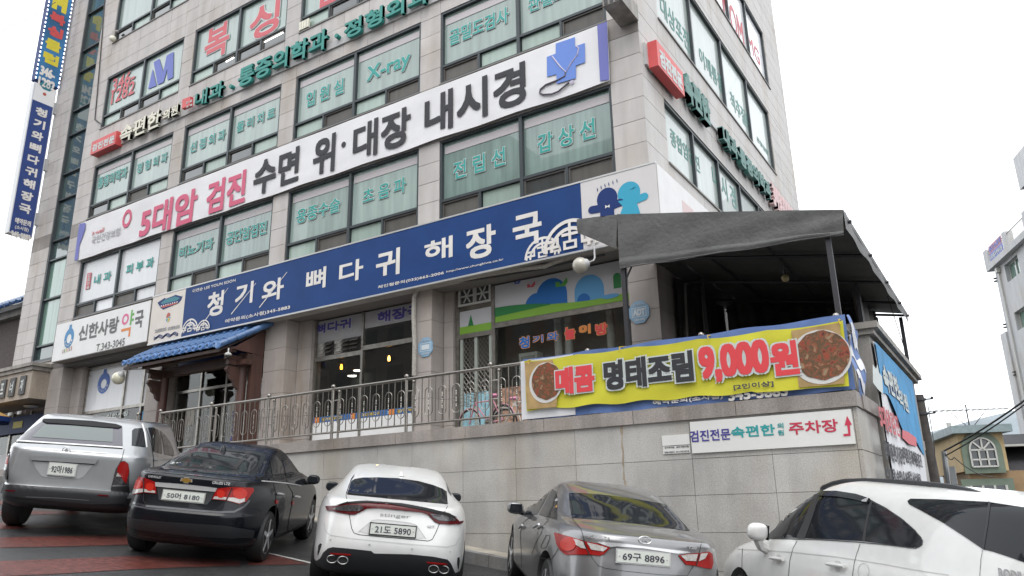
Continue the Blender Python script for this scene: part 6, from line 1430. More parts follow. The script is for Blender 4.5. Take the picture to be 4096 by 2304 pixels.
bp_ = patch(c, 'rear_bumper', S(sv, ((5,880),(60,905),(400,928),(1000,958),(1340,985),(1345,925),(1555,915),(1560,1000),(1480,1130),(1100,1135),(700,1100),(300,1060),(20,1020))), m_black, .02, .03, 14); seam(c, 'bumper_step', S(sv, ((320,1045),(700,1060),(1080,1088))), 3, mat('bumper_scuff', (.09,.09,.10), .5), .026)
for pts in (((80,962),(195,968),(190,985),(85,978)), ((1185,1018),(1315,1028),(1310,1045),(1190,1035))): patch(c, 'reflector', S(sv, pts), m_ld, .026, .008, 8)
patch(c, 'canopy_side_window', S(sv, ((1590,430),(1595,250),(1625,225),(1715,220),(1745,260),(1765,440),(1740,452))), m_cg, .005); patch(c, 'cab_window', S(sv, ((1785,215),(1850,212),(1905,240),(1950,360),(1955,530),(1845,500),(1820,330))), m_cg, .005); patch(c, 'cab_window', S(sv, ((1925,245),(1990,300),(2060,400),(2100,500),(2095,560),(1985,540),(1960,350))), m_cg, .005)
seam(c, 'white_rail', S(sv, ((1715,172),(1745,280),(1765,455))), 6, m_w, .012); seam(c, 'door_gap', S(sv, ((1765,220),(1830,420),(1850,560),(1855,690))), 2.4, m_gap); door_handle(c, sv(1862,598), sv(1900,606), c.paint)
# ---- grey sedan
def sn(x, y): return (1980+x*.3494, 1920+y*.3494)
c = son
patch(c, 'rear_window', S(sn, ((848,150),(1000,152),(1300,178),(1600,218),(1850,260),(1950,280),(2040,370),(2130,470),(2235,585),(2050,560),(1700,510),(1300,462),(1000,440),(880,432),(855,300))), m_cg)
seam(c, 'boot_gap', S(sn, ((882,440),(930,500),(985,560),(1020,680),(1060,790),(1110,890),(1180,980),(1260,1010),(1500,1045),(1900,1085),(2200,1095),(2260,1000),(2330,860),(2365,710))), 1.8, m_gap)
l1 = patch(c, 'tail_lamp', S(sn, ((685,602),(760,622),(900,660),(1050,708),(1180,730),(1320,775),(1250,850),(1200,868),(1080,855),(820,860),(760,810),(710,730))), m_lr, .012, .014, 9); lampdisc(c, l1, sn, 850, 738, 88, 80, m_lr2); patch(c, 'clear_lens', S(sn, ((880,672),(960,688),(1030,715),(1055,790),(1000,782),(930,740))), m_lw, .018, .004, 8, l1); patch(c, 'clear_lens', S(sn, ((1062,718),(1180,745),(1290,780),(1245,820),(1110,800))), m_lw, .018, .004, 8, l1); seam(c, 'lamp_gap', S(sn, ((1020,690),(1055,780),(1090,858))), 4, m_gap, .02, l1)
l2 = patch(c, 'tail_lamp', S(sn, ((2095,865),(2200,845),(2330,838),(2440,820),(2480,850),(2490,950),(2470,1020),(2400,1010),(2270,980),(2180,970))), m_lr, .012, .014, 9); patch(c, 'clear_lens', S(sn, ((2120,868),(2200,852),(2312,850),(2290,930),(2180,925))), m_lw, .018, .004, 8, l2); patch(c, 'clear_lens', S(sn, ((2345,845),(2425,835),(2390,900),(2325,930))), m_lw, .018, .004, 8, l2); seam(c, 'lamp_gap', S(sn, ((2330,842),(2290,980))), 4, m_gap, .02, l2)
patch(c, 'chrome_strip', S(sn, ((1165,715),(1200,708),(1500,732),(1900,785),(2200,820),(2235,838),(2080,845),(1700,785),(1400,762),(1320,770))), m_chr, .016, .014, 10); plate_(c, sn(1692,892), .52, .11, '69구 8896', .12, m_sgrey)
badge(c, 'SONATA', sn(1062,660), sn(1328,686), hgt=.032); badge(c, 'Y20', sn(2202,790), sn(2300,796), hgt=.03)
q = cast(c, sn(1715,692), .010)
if q: g = bpy.data.objects.new('emblem', None); C.objects.link(g); g.parent = c.t; MB().tube([(q.x+.062*math.cos(i*math.pi/12), q.y+.2*.034*math.sin(i*math.pi/12), q.z+.034*math.sin(i*math.pi/12)) for i in range(24)], .005, 6, True).build('emblem_ring', m_chr, g, True); letters('H', m_chr, g, q+Vector((-.032,-.002,-.024)), XV, ZV, .055, .048, .05, shear=.25)
patch(c, 'side_window', S(sn, ((385,300),(470,205),(560,150),(620,130),(600,180),(540,290),(480,395),(345,395))), m_cg, .004); patch(c, 'side_window', S(sn, ((500,395),(560,290),(630,150),(660,105),(700,130),(715,200),(712,455),(620,430))), m_cg, .004)
patch(c, 'visor_clip', S(sn, ((695,225),(722,215),(718,245),(692,248))), m_chr, .01, .006, 6)
seam(c, 'door_gap', S(sn, ((440,400),(330,480),(290,600),(300,800),(305,1000))), 1.5, m_gap); seam(c, 'door_gap', S(sn, ((615,440),(600,475),(545,530),(535,600),(470,720),(420,850))), 1.5, m_gap); seam(c, 'fuel_flap', S(sn, ((585,635),(625,632),(632,660),(590,770),(560,785),(530,775),(528,755),(575,660),(585,635))), 1.8, m_gap); seam(c, 'bumper_gap', S(sn, ((730,785),(680,860),(640,915),(560,895),(500,880))), 2, m_gap)
door_handle(c, sn(300,552), sn(338,520), m_chr); door_handle(c, sn(470,550), sn(530,515), m_chr); mirror(c, -1, 2.95, 1.02, .86, c.paint, 1.05); mirror(c, 1, 2.95, 1.02, .86, c.paint, 1.05)
# ---- white minivan
def rd(x, y): return (2950+x*.4449, 1900+y*.4449)
c = rod
patch(c, 'front_door_window', S(rd, ((235,560),(240,410),(330,330),(480,230),(600,185),(715,165),(650,350),(545,565),(300,568))), m_cg, .004); patch(c, 'rear_door_window', S(rd, ((610,568),(680,350),(745,185),(900,180),(1080,205),(1190,235),(1160,420),(1130,595))), m_cg, .004)
patch(c, 'quarter_window', S(rd, ((1150,598),(1175,420),(1212,240),(1330,300),(1480,400),(1590,490),(1655,560),(1668,610),(1640,648),(1560,652),(1350,625))), m_cg, .004); patch(c, 'cargo_window', S(rd, ((1530,235),(1560,215),(1800,220),(2265,245),(2250,400),(2205,665),(2050,560),(1850,430),(1650,320),(1545,265))), m_cg, .004); patch(c, 'corner_window', S(rd, ((2275,248),(2370,262),(2620,300),(2620,800),(2450,740),(2300,690),(2215,670),(2250,450))), m_cg, .004)
patch(c, 'window_pillar', S(rd, ((692,172),(745,166),(690,350),(612,569),(533,568),(628,352))), m_black, .007); patch(c, 'window_pillar', S(rd, ((2258,243),(2282,250),(2258,450),(2222,674),(2200,664),(2242,430))), m_black, .007); patch(c, 'window_pillar', S(rd, ((1195,215),(1212,240),(1175,420),(1150,598),(1125,596),(1160,420))), m_black, .007)
seam(c, 'window_trim', S(rd, ((60,570),(300,572),(700,580),(1100,605),(1350,630),(1600,660),(1660,630),(1668,590),(1600,500),(1480,395),(1330,295),(1200,228),(1000,175),(800,150),(600,175),(480,222),(330,320),(200,440))), 3.5, m_black, .005)
vz2 = patch(c, 'window_visor', S(rd, ((735,155),(900,152),(1080,180),(1200,218),(1180,258),(1050,225),(900,200),(745,195))), mat('smoked_visor', (.03,.03,.035), .1), .02, .01, 10)
for v, pts in ((vz2, ((1150,238),(1198,220),(1185,256),(1142,252))),): patch(c, 'visor_clip', S(rd, pts), m_chr, .032, .006, 6, v)
for pts in (((540,590),(500,660),(470,780),(460,910)), ((1105,620),(1070,720),(1050,800),(1035,910)), ((2205,680),(2190,760),(2180,910)), ((45,660),(40,910))): seam(c, 'door_gap', S(rd, pts), 1.7, m_gap)
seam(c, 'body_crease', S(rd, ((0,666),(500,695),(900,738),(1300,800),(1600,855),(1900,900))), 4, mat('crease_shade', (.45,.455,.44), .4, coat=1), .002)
seam(c, 'fuel_flap', [rd(1135+50*math.cos(i*math.pi/10), 865+70*math.sin(i*math.pi/10)) for i in range(21)], 1.8, m_sgrey)
for a, e in (((322,750),(432,765)), ((838,808),(985,830))): door_handle(c, rd(*a), rd(*e), c.paint)
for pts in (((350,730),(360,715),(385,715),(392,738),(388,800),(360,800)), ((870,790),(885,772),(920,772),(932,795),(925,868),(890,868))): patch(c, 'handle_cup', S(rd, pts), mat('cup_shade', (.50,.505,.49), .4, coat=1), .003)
for s in (-1,):
    pts = [rd(*p) for p in ((770,112),(860,75),(960,55),(1150,50),(1400,60),(1700,82),(1950,110),(2100,145),(2215,185))]; P = []
    q0 = cast(c, rd(800,130), 0); xr_ = -.56
    for p in pts:                                   # the rail stands above the roof edge, in the plane x = const of the car
        o = c.Mi @ Vector((0,0,0)); dv = c.Mi.to_3x3() @ ray(p); k = (xr_-o.x)/dv.x; P.append(o+dv*k)
    MB().tube(P, .022, 8).build('roof_rail', m_black, c.t, True); P2 = [Vector((-p.x, p.y, p.z)) for p in P]; MB().tube(P2, .022, 8).build('roof_rail', m_black, c.t, True)
    for PP in (P, P2):
        for i in (0, 3, 8):
            q = c.bvh.ray_cast(Vector((PP[i].x, PP[i].y, 3)), Vector((0,0,-1)))[0]
            if q: MB().tube([q-Vector((0,0,.02)), PP[i]], .03, 8).build('rail_foot', m_black, c.t, True)
for s in (-1, 1):
    g = bpy.data.objects.new('door_mirror', None); C.objects.link(g); g.parent = c.t; MB().sphere((s*1.05, 3.42, 1.20), .105, 20, (1.0,.6,.82), .75).build('shell', c.paint, g, True); MB().tube([(s*.88,3.48,1.02),(s*1.0,3.45,1.06),(s*1.04,3.43,1.13)], [.05,.045,.05], 8).build('arm', c.paint, g, True); MB().prism([(s*.965,3.37,1.13),(s*.965,3.47,1.13),(s*.965,3.47,1.27),(s*.965,3.37,1.27)], (s*-.012,0,0)).build('mirror_glass', m_cg, g)
badge(c, 'RODIUS', rd(2360,925), rd(2650,950), hgt=.06)
# ================================================================== background
# brick house with blue tiled roof behind the left end
m_brick = mat('dark_brick', (.07,.055,.05), .8, var=.3, scale=12); m_rooft = mat('blue_glazed_tile', (.04,.09,.20), .35, var=.5, scale=4, coat=.3)
bh = thing('brick_house', 'dark brick house with a blue tiled hip roof behind the left end of the building', 'house')
ez_ = 9.0; B(-48, -35.2, 16.6, 27, 1.0, ez_).build('wall', m_brick, bh)
B(-48.3, -34.9, 16.3, 27.3, ez_, ez_+.35).build('eave_cornice', m_conc, bh)
rfm = MB(); rfm.quad((-48.9,15.8,ez_+.3),(-34.3,15.8,ez_+.3),(-36.6,18.2,ez_+1.7),(-46.5,18.2,ez_+1.7)).quad((-34.3,15.8,ez_+.3),(-34.3,27.8,ez_+.3),(-36.6,25.5,ez_+1.7),(-36.6,18.2,ez_+1.7)).quad((-46.5,18.2,ez_+1.7),(-36.6,18.2,ez_+1.7),(-36.6,25.5,ez_+1.7),(-46.5,25.5,ez_+1.7)); roof_ = rfm.build('roof', m_rooft, bh)
for i in range(26):
    x = -48.6+i*.56; t_ = max(0, min(1, (x+36.6)/2.3)); MB().tube([(x,15.75,ez_+.36),(min(x,-36.7) if x > -36.7 else x,18.2-(t_*2.4 if x > -36.7 else 0),ez_+1.76-(t_*1.4 if x > -36.7 else 0))], .09, 7).build('tile_row', m_rooft, roof_, True)
MB().tube([(-36.6,18.2,ez_+1.78),(-34.3,15.8,ez_+.42)], .14, 8).build('hip_ridge', m_rooft, roof_, True); MB().lathe([(.22,0),(.3,.2),(.2,.4),(.12,.5),(.16,.62),(0,.75)], (-36.6,18.2,ez_+1.7), n=12).build('finial', m_conc, roof_, True); MB().tube([(-46.5,18.2,ez_+1.85),(-36.6,18.2,ez_+1.85)], .18, 8).build('ridge', m_rooft, roof_, True)
for x in (-36.3,-35.5): MB().tube([(x,16.5,1.2),(x,16.5,ez_)], .09, 8).build('drainpipe', m_w, bh, True)
# yellow house at the right
def hdir(px, dist): r = ray(d(*px)); return r*(dist/math.hypot(r.x, r.y))
m_yw = mat('yellow_render', (.46,.345,.185), .8, var=.08, scale=2); m_yw2 = mat('tan_render', (.30,.20,.11), .8, var=.15, scale=2); m_gtrim = mat('green_trim', (.15,.19,.145), .7, var=.1); m_wfr = mat('white_window_bar', (.50,.50,.47), .5); m_dg = mat('dark_window_glass', (.03,.035,.04), .08, coat=.5); m_slate = mat('dark_shingle', (.05,.05,.055), .7, var=.3, scale=10)
hs = thing('yellow_house', 'yellow house with a green-framed arched window and a flat blue-green roof edge', 'house')
HD = 42.0
# local frame: front face runs across the view; HU right, HN towards the camera
c0 = hdir((2408,1100), HD); c1 = hdir((2521,1090), HD+.6)
HU = Vector((c1.x-c0.x, c1.y-c0.y, 0)); HW = HU.length; HU.normalize(); HN = Vector((HU.y, -HU.x, 0))
s0 = hdir((2345,1110), HD+6)
zr = hdir((2440,1090), HD).z; zg = GZ(c0.x, c0.y)-1
def hp(u, n, z): q = Vector((c0.x, c0.y, 0))+HU*u+HN*n; return Vector((q.x, q.y, z))
SD = Vector((s0.x-c0.x, s0.y-c0.y, 0))
zsp = hdir((2440,1186), HD).z
W_ = MB(); W_.prism([hp(0,0,zsp), hp(HW,0,zsp), hp(HW,-7,zsp), hp(0,0,zsp)+SD], (0,0,zr-zsp)); W_.build('upper_wall', m_yw, hs)
W_ = MB(); W_.prism([hp(.3,-.25,zg), hp(HW+1.5,-.25,zg), hp(HW+1.5,-7,zg), hp(.3,-.25,zg)+SD], (0,0,zsp-zg)); W_.build('lower_wall', m_yw2, hs)
MB().prism([hp(-.3,.45,zr), hp(HW+.3,.45,zr), hp(HW+.3,-7.3,zr), hp(-.45,.1,zr)+SD*1.05], (0,0,.35)).build('roof_edge', mat('blue_green_fascia', (.22,.28,.29), .6, var=.15), hs)
aw_ = bpy.data.objects.new('window', None); C.objects.link(aw_); aw_.parent = hs

def onH(p):
    r = ray(d(*p)); k = Vector((c0.x, c0.y, 0)).dot(HN)/r.dot(HN); q_ = r*k; return (q_-Vector((c0.x, c0.y, 0))).dot(HU), q_.z
uc, wz1 = onH((2468,1132)); _, wz0 = onH((2470,1174)); R_ = onH((2500,1132))[0]-uc
def arch(r, n0, z0): return [hp(uc-r, n0, z0), hp(uc+r, n0, z0)]+[hp(uc+r*math.cos(math.pi*i/18), n0, wz1+r*math.sin(math.pi*i/18)) for i in range(19)]
MB().prism(arch(R_+.32, .01, wz0-.3), HN*.08).build('green_surround', m_gtrim, aw_); MB().prism(arch(R_+.02, .10, wz0), HN*.02).build('pane', m_dg, aw_)
fb = MB()
def wbar(u0, z0, u1, z1, t=.035):
    p, q = hp(uc+u0, .15, z0), hp(uc+u1, .15, z1); dv = (q-p).normalized(); nv = dv.cross(HN)*t; fb.prism([p+nv, p-nv, q-nv, q+nv], HN*.05)
for i in range(18):
    w0, w1 = math.pi*i/18, math.pi*(i+1)/18; wbar(R_*math.cos(w0), wz1+R_*math.sin(w0), R_*math.cos(w1), wz1+R_*math.sin(w1))
hgt = wz1-wz0; wbar(-R_, wz0, -R_, wz1); wbar(R_, wz0, R_, wz1); wbar(-R_, wz0, R_, wz0); wbar(-R_, wz1, R_, wz1); wbar(-R_*.33, wz0, -R_*.33, wz1); wbar(R_*.33, wz0, R_*.33, wz1); wbar(-R_, wz0+hgt*.42, R_, wz0+hgt*.42); wbar(0, wz1, 0, wz1+R_); wbar(0, wz1, -R_*.7, wz1+R_*.7); wbar(0, wz1, R_*.7, wz1+R_*.7); fb.build('window_bars', m_wfr, aw_)
lw = bpy.data.objects.new('window', None); C.objects.link(lw); lw.parent = hs; lz1 = onH((2490,1221))[1]
MB().prism([hp(uc-R_-.5,-.2,lz1-1.6), hp(uc+R_+.6,-.2,lz1-1.6), hp(uc+R_+.6,-.2,lz1+.3), hp(uc-R_-.5,-.2,lz1+.3)], HN*.1).build('green_surround', m_gtrim, lw); MB().prism([hp(uc-R_-.15,-.09,lz1-1.4), hp(uc+R_+.25,-.09,lz1-1.4), hp(uc+R_+.25,-.09,lz1), hp(uc-R_-.15,-.09,lz1)], HN*.02).build('pane', m_dg, lw)
for k in range(4): u = uc-R_-.15+k*(2*R_+.4)/3; MB().prism([hp(u-.05,-.06,lz1-1.4), hp(u+.05,-.06,lz1-1.4), hp(u+.05,-.06,lz1), hp(u-.05,-.06,lz1)], HN*.04).build('window_bar', m_wfr, lw)
# low wings with shingle roofs each side of the yellow tower
for nm, ua, ub, lab in (('side_house', HW+.05, HW+9, 'low house with a dark shingle roof and green doors right of the yellow house'), ('side_house', -9, -.9, 'low house with a dark shingle roof left of the yellow house, behind the utility pole')):
    t = thing(nm, lab, 'house'); ze = zsp-.15
    MB().prism([hp(ua,-1,zg), hp(ub,-1,zg), hp(ub,-7,zg), hp(ua,-7,zg)], (0,0,ze-zg)).build('wall', m_conc, t)
    MB().prism([hp(ua,-.6,ze), hp(ub,-.6,ze), hp(ub,-6,ze+2.1), hp(ua,-6,ze+2.1)], (0,0,.12)).build('roof', m_slate, t); MB().prism([hp(ua,-.55,ze-.25), hp(ub,-.55,ze-.25), hp(ub,-.65,ze-.25), hp(ua,-.65,ze-.25)], (0,0,.3)).build('fascia', m_wfr, t)
    for k in range(2):
        u = ua+1.0+k*2.6 if ua > 0 else ub-1.9-k*2.6; MB().prism([hp(u-.12,-.98,zg), hp(u+1.4,-.98,zg), hp(u+1.4,-.98,ze-.4), hp(u-.12,-.98,ze-.4)], HN*.03).build('door_frame', m_wfr, t); MB().prism([hp(u,-.94,zg), hp(u+1.28,-.94,zg), hp(u+1.28,-.94,ze-.55), hp(u,-.94,ze-.55)], HN*.03).build('door', mat('green_door', (.05,.12,.10), .5), t)
cpt = thing('patio_roof', 'thin flat metal patio roof on a post beside the yellow house', 'canopy')
a = hp(HW+.05,-3,zr-.5); MB().prism([hp(HW+.32,-1.5,zr-.55), hp(HW+3.0,-1.5,zr-.55), hp(HW+3.0,-5,zr-.4), hp(HW+.32,-5,zr-.4)], (0,0,.1)).build('roof', m_wfr, cpt); MB().tube([hp(HW+2.9,-1.6,zsp+.2), hp(HW+2.9,-1.6,zr-.55)], .08, 6).build('post', m_post, cpt)
an = thing('tv_antenna', 'spidery television antenna on the roof of the yellow house', 'antenna'); q = hdir((2441,1085), HD+3); ab = Vector((q.x, q.y, zr+.35)); A = MB(); A.tube([ab, ab+Vector((0,0,1.3))], .035, 6).tube([ab+Vector((0,0,.0))+HU*.1, ab+Vector((0,0,.95))-HU*.75], .02, 5).tube([ab, ab+Vector((0,0,.9))+HU*.8], .02, 5); A.build('mast', m_post, an); A = MB(); A.tube([ab+Vector((0,0,1.05))-HU*1.7, ab+Vector((0,0,1.0))+HU*1.9], .03, 6)
for k in range(12): c_ = ab+Vector((0,0,1.03))+HU*(-1.6+k*.3); A.tube([c_-HN*(.55-.02*k)-HU*.12, c_+HN*(.55-.02*k)+HU*.12], .018, 4)
A.build('elements', m_sgrey, an)
chm = thing('vent_pipe', 'short pale vent pipe on the roof edge of the yellow house', 'pipe'); q = hdir((2390,1088), HD+5); MB().tube([(q.x,q.y,zr+.3),(q.x,q.y,zr+1.0)], .12, 8).build('pipe', m_wfr, chm)
# grey apartment block at the far right
m_apt = stone('apartment_cladding', (.44,.445,.455), .05, .05, .10, .04, 20); ap = thing('apartment_block', 'pale grey apartment block with recessed windows and a roof railing at the far right', 'building')
D_ = 55.0; fc = ray(d(2504,690)); fc = Vector((fc.x, fc.y, 0)).normalized()*D_; AU = Vector((.30, -.954, 0)).normalized(); AN = Vector((-AU.y, AU.x, 0))*-1
if AN.dot(-fc) < 0: AN = -AN
def pxz(p, q): r = ray(d(*p)); return r.z*(Vector((q.x,q.y)).length/math.hypot(r.x, r.y))
ztop = pxz((2492,640), fc); zbt = -3
def app(u, n, z): q = fc+AU*u+AN*n; return Vector((q.x, q.y, z))
def onA(p, n=0):                       # photo pixel onto the block's face
    r = ray(p); k = (fc+AN*n).dot(AN)/r.dot(AN); q = r*k; return (q-fc).dot(AU), q.z
APL = 16
slabs = []
wn = [(onA(d(2527,700))[0]+.1, pxz((2540,760), fc)*1.0), ]
u1, zt1 = onA((3850+268*.621,600+745*.621)); u2, zb1 = onA((3850+378*.621,600+800*.621)); _, zb1 = onA((3850+288*.621,600+858*.621)); _, zt1b = onA((3850+268*.621,600+745*.621))
wz = [(zb1, zt1b)]; st_ = 2.95
u3 = onA((3850+330*.621,600+1045*.621))[0]
rows = [(zb1-k*st_, zt1b-k*st_) for k in range(4)]
W_ = MB(); zc_ = ztop-1.05
def slab(u0, u1, z0, z1, n0=0, n1=-7): W_.prism([app(u0,n0,z0), app(u1,n0,z0), app(u1,n1,z0), app(u0,n1,z0)], (0,0,z1-z0))
slab(0, APL, rows[0][1], zc_); slab(0, u1, zbt, rows[0][1]-.002); slab(u2, APL, zbt, rows[0][1]-.002)
for k, (a, c) in enumerate(rows): slab(u1+.001, u2-.001, (rows[k+1][1] if k < 3 else zbt), a)
W_.build('wall', m_apt, ap)
W_ = MB(); W_.prism([app(-.35,.35,zc_), app(APL,.35,zc_), app(APL,-7,zc_), app(-.35,-7,zc_)], (0,0,.38)); W_.prism([app(-.35,.35,zc_+.381), app(.25,.35,zc_+.381), app(.25,-.1,zc_+.381), app(-.35,-.1,zc_+.381)], (0,0,.95))
for u in (3.2, 6.6): W_.prism([app(u,.35,zc_+.381), app(u+.45,.35,zc_+.381), app(u+.45,-.1,zc_+.381), app(u,-.1,zc_+.381)], (0,0,.95))
W_.build('parapet', m_apt, ap)
R2 = MB(); 
for k in range(60): p_ = app(.3+k*.15, .2, zc_+.38); R2.tube([p_, p_+Vector((0,0,.8))], .015, 4)
R2.tube([app(.25,.2,zc_+1.18), app(9,.2,zc_+1.18)], .03, 6); R2.build('roof_railing', m_ss2, ap)
for k, (a, c) in enumerate(rows):
    w = bpy.data.objects.new('window', None); C.objects.link(w); w.parent = ap
    MB().prism([app(u1+.05,-.3,a+.05), app(u2-.05,-.3,a+.05), app(u2-.05,-.3,c-.05), app(u1+.05,-.3,c-.05)], AN*.02).build('pane', m_stairg, w); f_ = MB()
    for u in (u1+.03, (u1+u2)/2, u2-.03): f_.prism([app(u-.04,-.27,a), app(u+.04,-.27,a), app(u+.04,-.27,c), app(u-.04,-.27,c)], AN*.05)
    for z in (a+.03, c-.03): f_.prism([app(u1,-.26,z-.03), app(u2,-.26,z-.03), app(u2,-.26,z+.03), app(u1,-.26,z+.03)], AN*.04)
    f_.build('window_frame', m_wfr, w)
udp = onA((3850+232*.621,600+740*.621))[0]
MB().tube([app(udp,.08,zbt), app(udp,.08,zc_-.15)], .055, 8).build('drainpipe', m_wfr, ap, True); MB().prism([app(udp-.18,.02,zc_-.4), app(udp+.18,.02,zc_-.4), app(udp+.14,.02,zc_-.1), app(udp-.14,.02,zc_-.1)], AN*.2).build('rain_hopper', m_wfr, ap)
for k in range(3):
    for e in (0, .18): MB().prism([app(-.18,.12,zc_-.55-e-k*st_), app(.05,.12,zc_-.55-e-k*st_), app(.05,-.05,zc_-.55-e-k*st_), app(-.18,-.05,zc_-.55-e-k*st_)], (0,0,.07)).build('fin', m_grl, ap)
MB().prism([app(-1.0,.1,zbt), app(.0,.1,zbt), app(.0,-1.5,zbt), app(-1.0,-1.5,zbt)], (0,0,pxz((2512,836), fc)-zbt)).build('balcony_block', m_apt, ap)
rbn = thing('roof_banner', 'small pink and blue banner tied to the roof railing of the apartment block', 'banner'); zq = zc_+.42
for z0, z1, m in ((zq+.48, zq+.95, mat('pink_cloth', (.42,.20,.25), .6)), (zq, zq+.478, m_bluev)): MB().prism([app(.5,.26,z0), app(2.9,.26,z0), app(2.9,.26,z1), app(.5,.26,z1)], AN*.012).build('cloth', m, rbn)
letters('층간소음재', m_bluev, rbn, app(.6,.28,zq+.55), AU, ZV, 2.15, .33, .05); letters('대진설계 완벽시공', m_wv, rbn, app(.6,.28,zq+.08), AU, ZV, 2.18, .3, .04)
ap2 = thing('tower_block', 'upper corner of another pale block at the right edge', 'building'); q = ray(d(2557,400)); q = Vector((q.x,q.y,0)).normalized()*70
def ap2p(u, n, z): p_ = q+AU*u+AN*n; return Vector((p_.x,p_.y,z))
zt2 = pxz((2560,398), q); W_ = MB(); W_.prism([ap2p(.35,0,-3), ap2p(6,0,-3), ap2p(6,-3,-3), ap2p(.35,-3,-3)], (0,0,pxz((2565,485), q)+3)); W_.build('wall', m_apt, ap2); W_ = MB(); W_.prism([ap2p(0,.25,pxz((2562,480), q)), ap2p(6,.25,pxz((2562,480), q)), ap2p(6,-3,pxz((2562,480), q)), ap2p(0,-3,pxz((2562,480), q))], (0,0,zt2-pxz((2562,480), q))); W_.build('parapet', m_apt, ap2)
# utility poles and wires
m_pole = mat('weathered_concrete_pole', (.05,.042,.038), .8, var=.3, scale=5); m_galv = mat('galvanised_steel', (.30,.31,.32), .5, .6)
up = thing('utility_pole', 'tall dark leaning utility pole with wires right of the terrace', 'utility pole'); PD = 24
def pd(px, dist=PD): r = ray(d(*px)); return r*(dist/math.hypot(r.x, r.y))
pt, pb_ = pd((2310,994)), pd((2349,1215)); ax = (pb_-pt); base = pt+ax*((GZ(pt.x,pt.y)-.1-pt.z)/ax.z)
MB().tube([base, pt], [.21,.13], 14).build('pole', m_pole, up, True)
for k, s_ in enumerate((.10,.40)):
    c = pt.lerp(pb_, s_*.55); MB().tube([c-Vector((.34,0,-.0)), c+Vector((.34,0,0))], .022, 6).build('cross_bolt', m_post, up); MB().lathe([(.17,-.03),(.17,.03)], c, (0,0,1), 14).build('band', m_post, up)
    for sx in (-.32,.32): MB().sphere((c.x+sx, c.y, c.z+.03), .04, 8).build('insulator', m_grl, up, True)
up2 = thing('utility_pole', 'shorter dark pole leaning close behind the tall utility pole', 'utility pole'); a, c = pd((2292,1130), 25), pd((2315,1260), 25); ax2 = c-a; b2 = a+ax2*((GZ(a.x,a.y)-.1-a.z)/ax2.z); MB().tube([b2, a], [.12,.09], 10).build('pole', m_pole, up2, True)
up3 = thing('meter_post', 'short grey steel post with a meter box in front of the yellow house', 'post'); a, c = pd((2374,1135), 22), pd((2388,1235), 22); ax3 = c-a; b3 = a+ax3*((GZ(a.x,a.y)-.1-a.z)/ax3.z); MB().tube([b3, a], .06, 8).build('post', m_galv, up3, True); q = pd((2398,1195), 21.8); B(q.x-.06, q.x+.06, q.y-.08, q.y+.08, q.z-.22, q.z+.2).build('meter_box', m_galv, up3)
def wire(lab, pts, r=.014, sag=.3, name='wire'):
    t = thing(name, lab, 'wire'); P = []
    for a, c in zip(pts, pts[1:]):
        for i in range(10): u = i/10; p_ = a.lerp(c, u); P.append(p_-Vector((0,0,sag*4*u*(1-u))))
    P.append(pts[-1]); MB().tube(P, r, 5).build('cable', m_cabd, t, True)
wire('thick black service cable slanting up to the right in front of the apartment block', [a, pd((2590,998), 19)], .022, .05); wire('second black service cable slanting up to the right just below the thick one', [a-Vector((0,0,.12)), pd((2590,1008), 19.2)], .016, .05)
wire('thin wire rising from the awning roof into the sky', [pd((2135,560), 19), pd((2005,90), 30)], .006, .15)
wire('thin wire crossing the sky at the upper left', [onX(d(-40,95), -30.4), onX(d(140,5), -30.4)], .012, .15)
wire('loose black wire hanging from the top of the utility pole to its foot', [pt+Vector((.2,-.1,-.3)), pd((2350,1120), 23.6), pd((2352,1180), 23.5)], .012, .1)
wire('white cable drooping from the meter post past the yellow house', [a, pd((2400,1150), 21.5), pd((2500,1200), 22)], .012, .12)
wire('black wire from the leaning pole down behind the banner', [pt+Vector((-.25,0,-.35)), pd((2270,1090), 24)], .01, .1)
wire('crossing black wire beside the leaning pole', [pt+Vector((-.3,0,-.05)), pd((2290,1150), 24)], .01, .1)
wire('thin stay wire of the awning running down to the end wall', [Vector((-1.62,16.6,4.05)), Vector((-1.5,17.6,2.7))], .008, 0)
wire('grey cable looping down the facade by the upper left windows', [onY(k00(790,0), 13.97), onY(k00(765,330), 13.97), onY(k00(725,800), 13.97), onY(k00(715,900), 13.97), onY(k00(775,945), 13.97)], .022, 0)
spk = thing('wall_lamp', 'small cream bulkhead lamp on the sill of the top left window', 'lamp'); p = onY(k00(862,280), 13.9); MB().sphere((p.x,13.86,p.z-.1), .13, 14).build('shade', m_cream, spk, True); MB().tube([(p.x,13.86,p.z),(p.x,13.86,p.z+.22),(p.x,14,p.z+.3)], .07, 8).build('neck', m_under, spk, True)
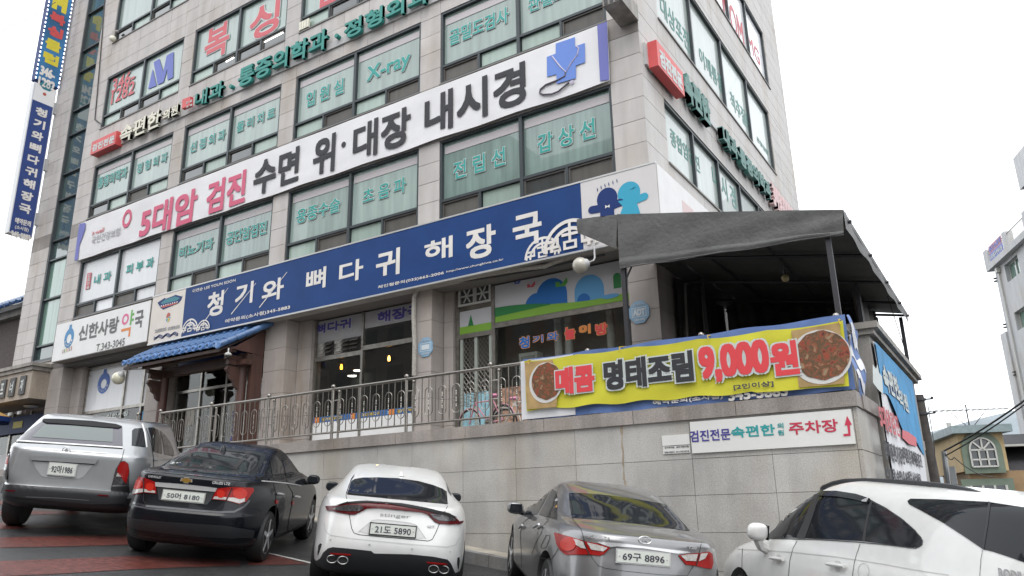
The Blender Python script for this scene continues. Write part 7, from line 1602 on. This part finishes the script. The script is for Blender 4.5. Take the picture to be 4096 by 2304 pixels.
bm_ = thing('vent_duct', 'square metal duct end projecting at the top of the corner pier', 'duct'); p0 = onY(k20(770,40), 13.2); B(p0.x-.22, p0.x+.22, 13.1, FY-.003, p0.z, p0.z+.4).build('duct', m_conc, bm_)
for k in range(3): B(p0.x-.18+k*.13, p0.x-.10+k*.13, 13.09, 13.098, p0.z+.02, p0.z+.38).build('slot', m_grl, bm_)
bk = thing('stacked_books', 'cream books stacked on the sill of the fourth floor window', 'books'); p = onY(k10(375,190), FY+.05)
for k in range(4): B(p.x-.22+k*.11, p.x-.13+k*.11, FY-.02, FY+.05, ROWS[2][0]+.065, ROWS[2][0]+.36).build('book', m_cream, bk)
# far wooded hill beyond the houses
hl = MB().grid(lambda u, v: (-60+220*u, 230+60*v, -4+34*math.sin(math.pi*min(1, v*1.1)*.5)*(.35+.65*math.sin(u*2.6+.5)**2)*(1 if v < .99 else 1)), 40, 10).build('hill', mat('hazy_hill', (.20,.23,.25), .9, var=.2, scale=.05)); struct(hl)
# buildings across the street, behind the eye: they show as reflections and shade the street
m_op = [mat('opposite_render_%s' % n, c, .8, var=.1, scale=1) for n, c in (('grey', (.22,.21,.20)), ('brick', (.16,.09,.07)), ('cream', (.34,.31,.26)))]
for i, (x0, x1, y0, y1, h, lab) in enumerate(((-46,-30,-24,-13,27,'grey office block across the street, left of the others'), (-28,-17,-26,-14,22,'tall brick block across the street, second from the left'), (-14,-2,-26,-14,11,'cream house across the street behind the parked cars'), (1,16,-24,-12,14,'grey office block across the street, right of the others'))):
    t = thing('opposite_building', lab, 'building', group='buildings across the street'); zb = GZ((x0+x1)/2, y1)-2
    B(x0, x1, y0, y1, zb, zb+2+h).build('wall', m_op[(0,1,2,0)[i]], t); B(x0-.2, x1+.2, y0-.2, y1+.2, zb+2+h, zb+2.4+h).build('parapet', m_conc, t)
    n = int((x1-x0)/2.6)
    for r in range(int(h/3)):
        for k in range(n):
            xa = x0+.6+k*(x1-x0-.6)/n; ubox('window', m_dg, t, xa, xa+1.5, y1+.002, y1+.03, zb+3.2+r*3, zb+4.8+r*3)
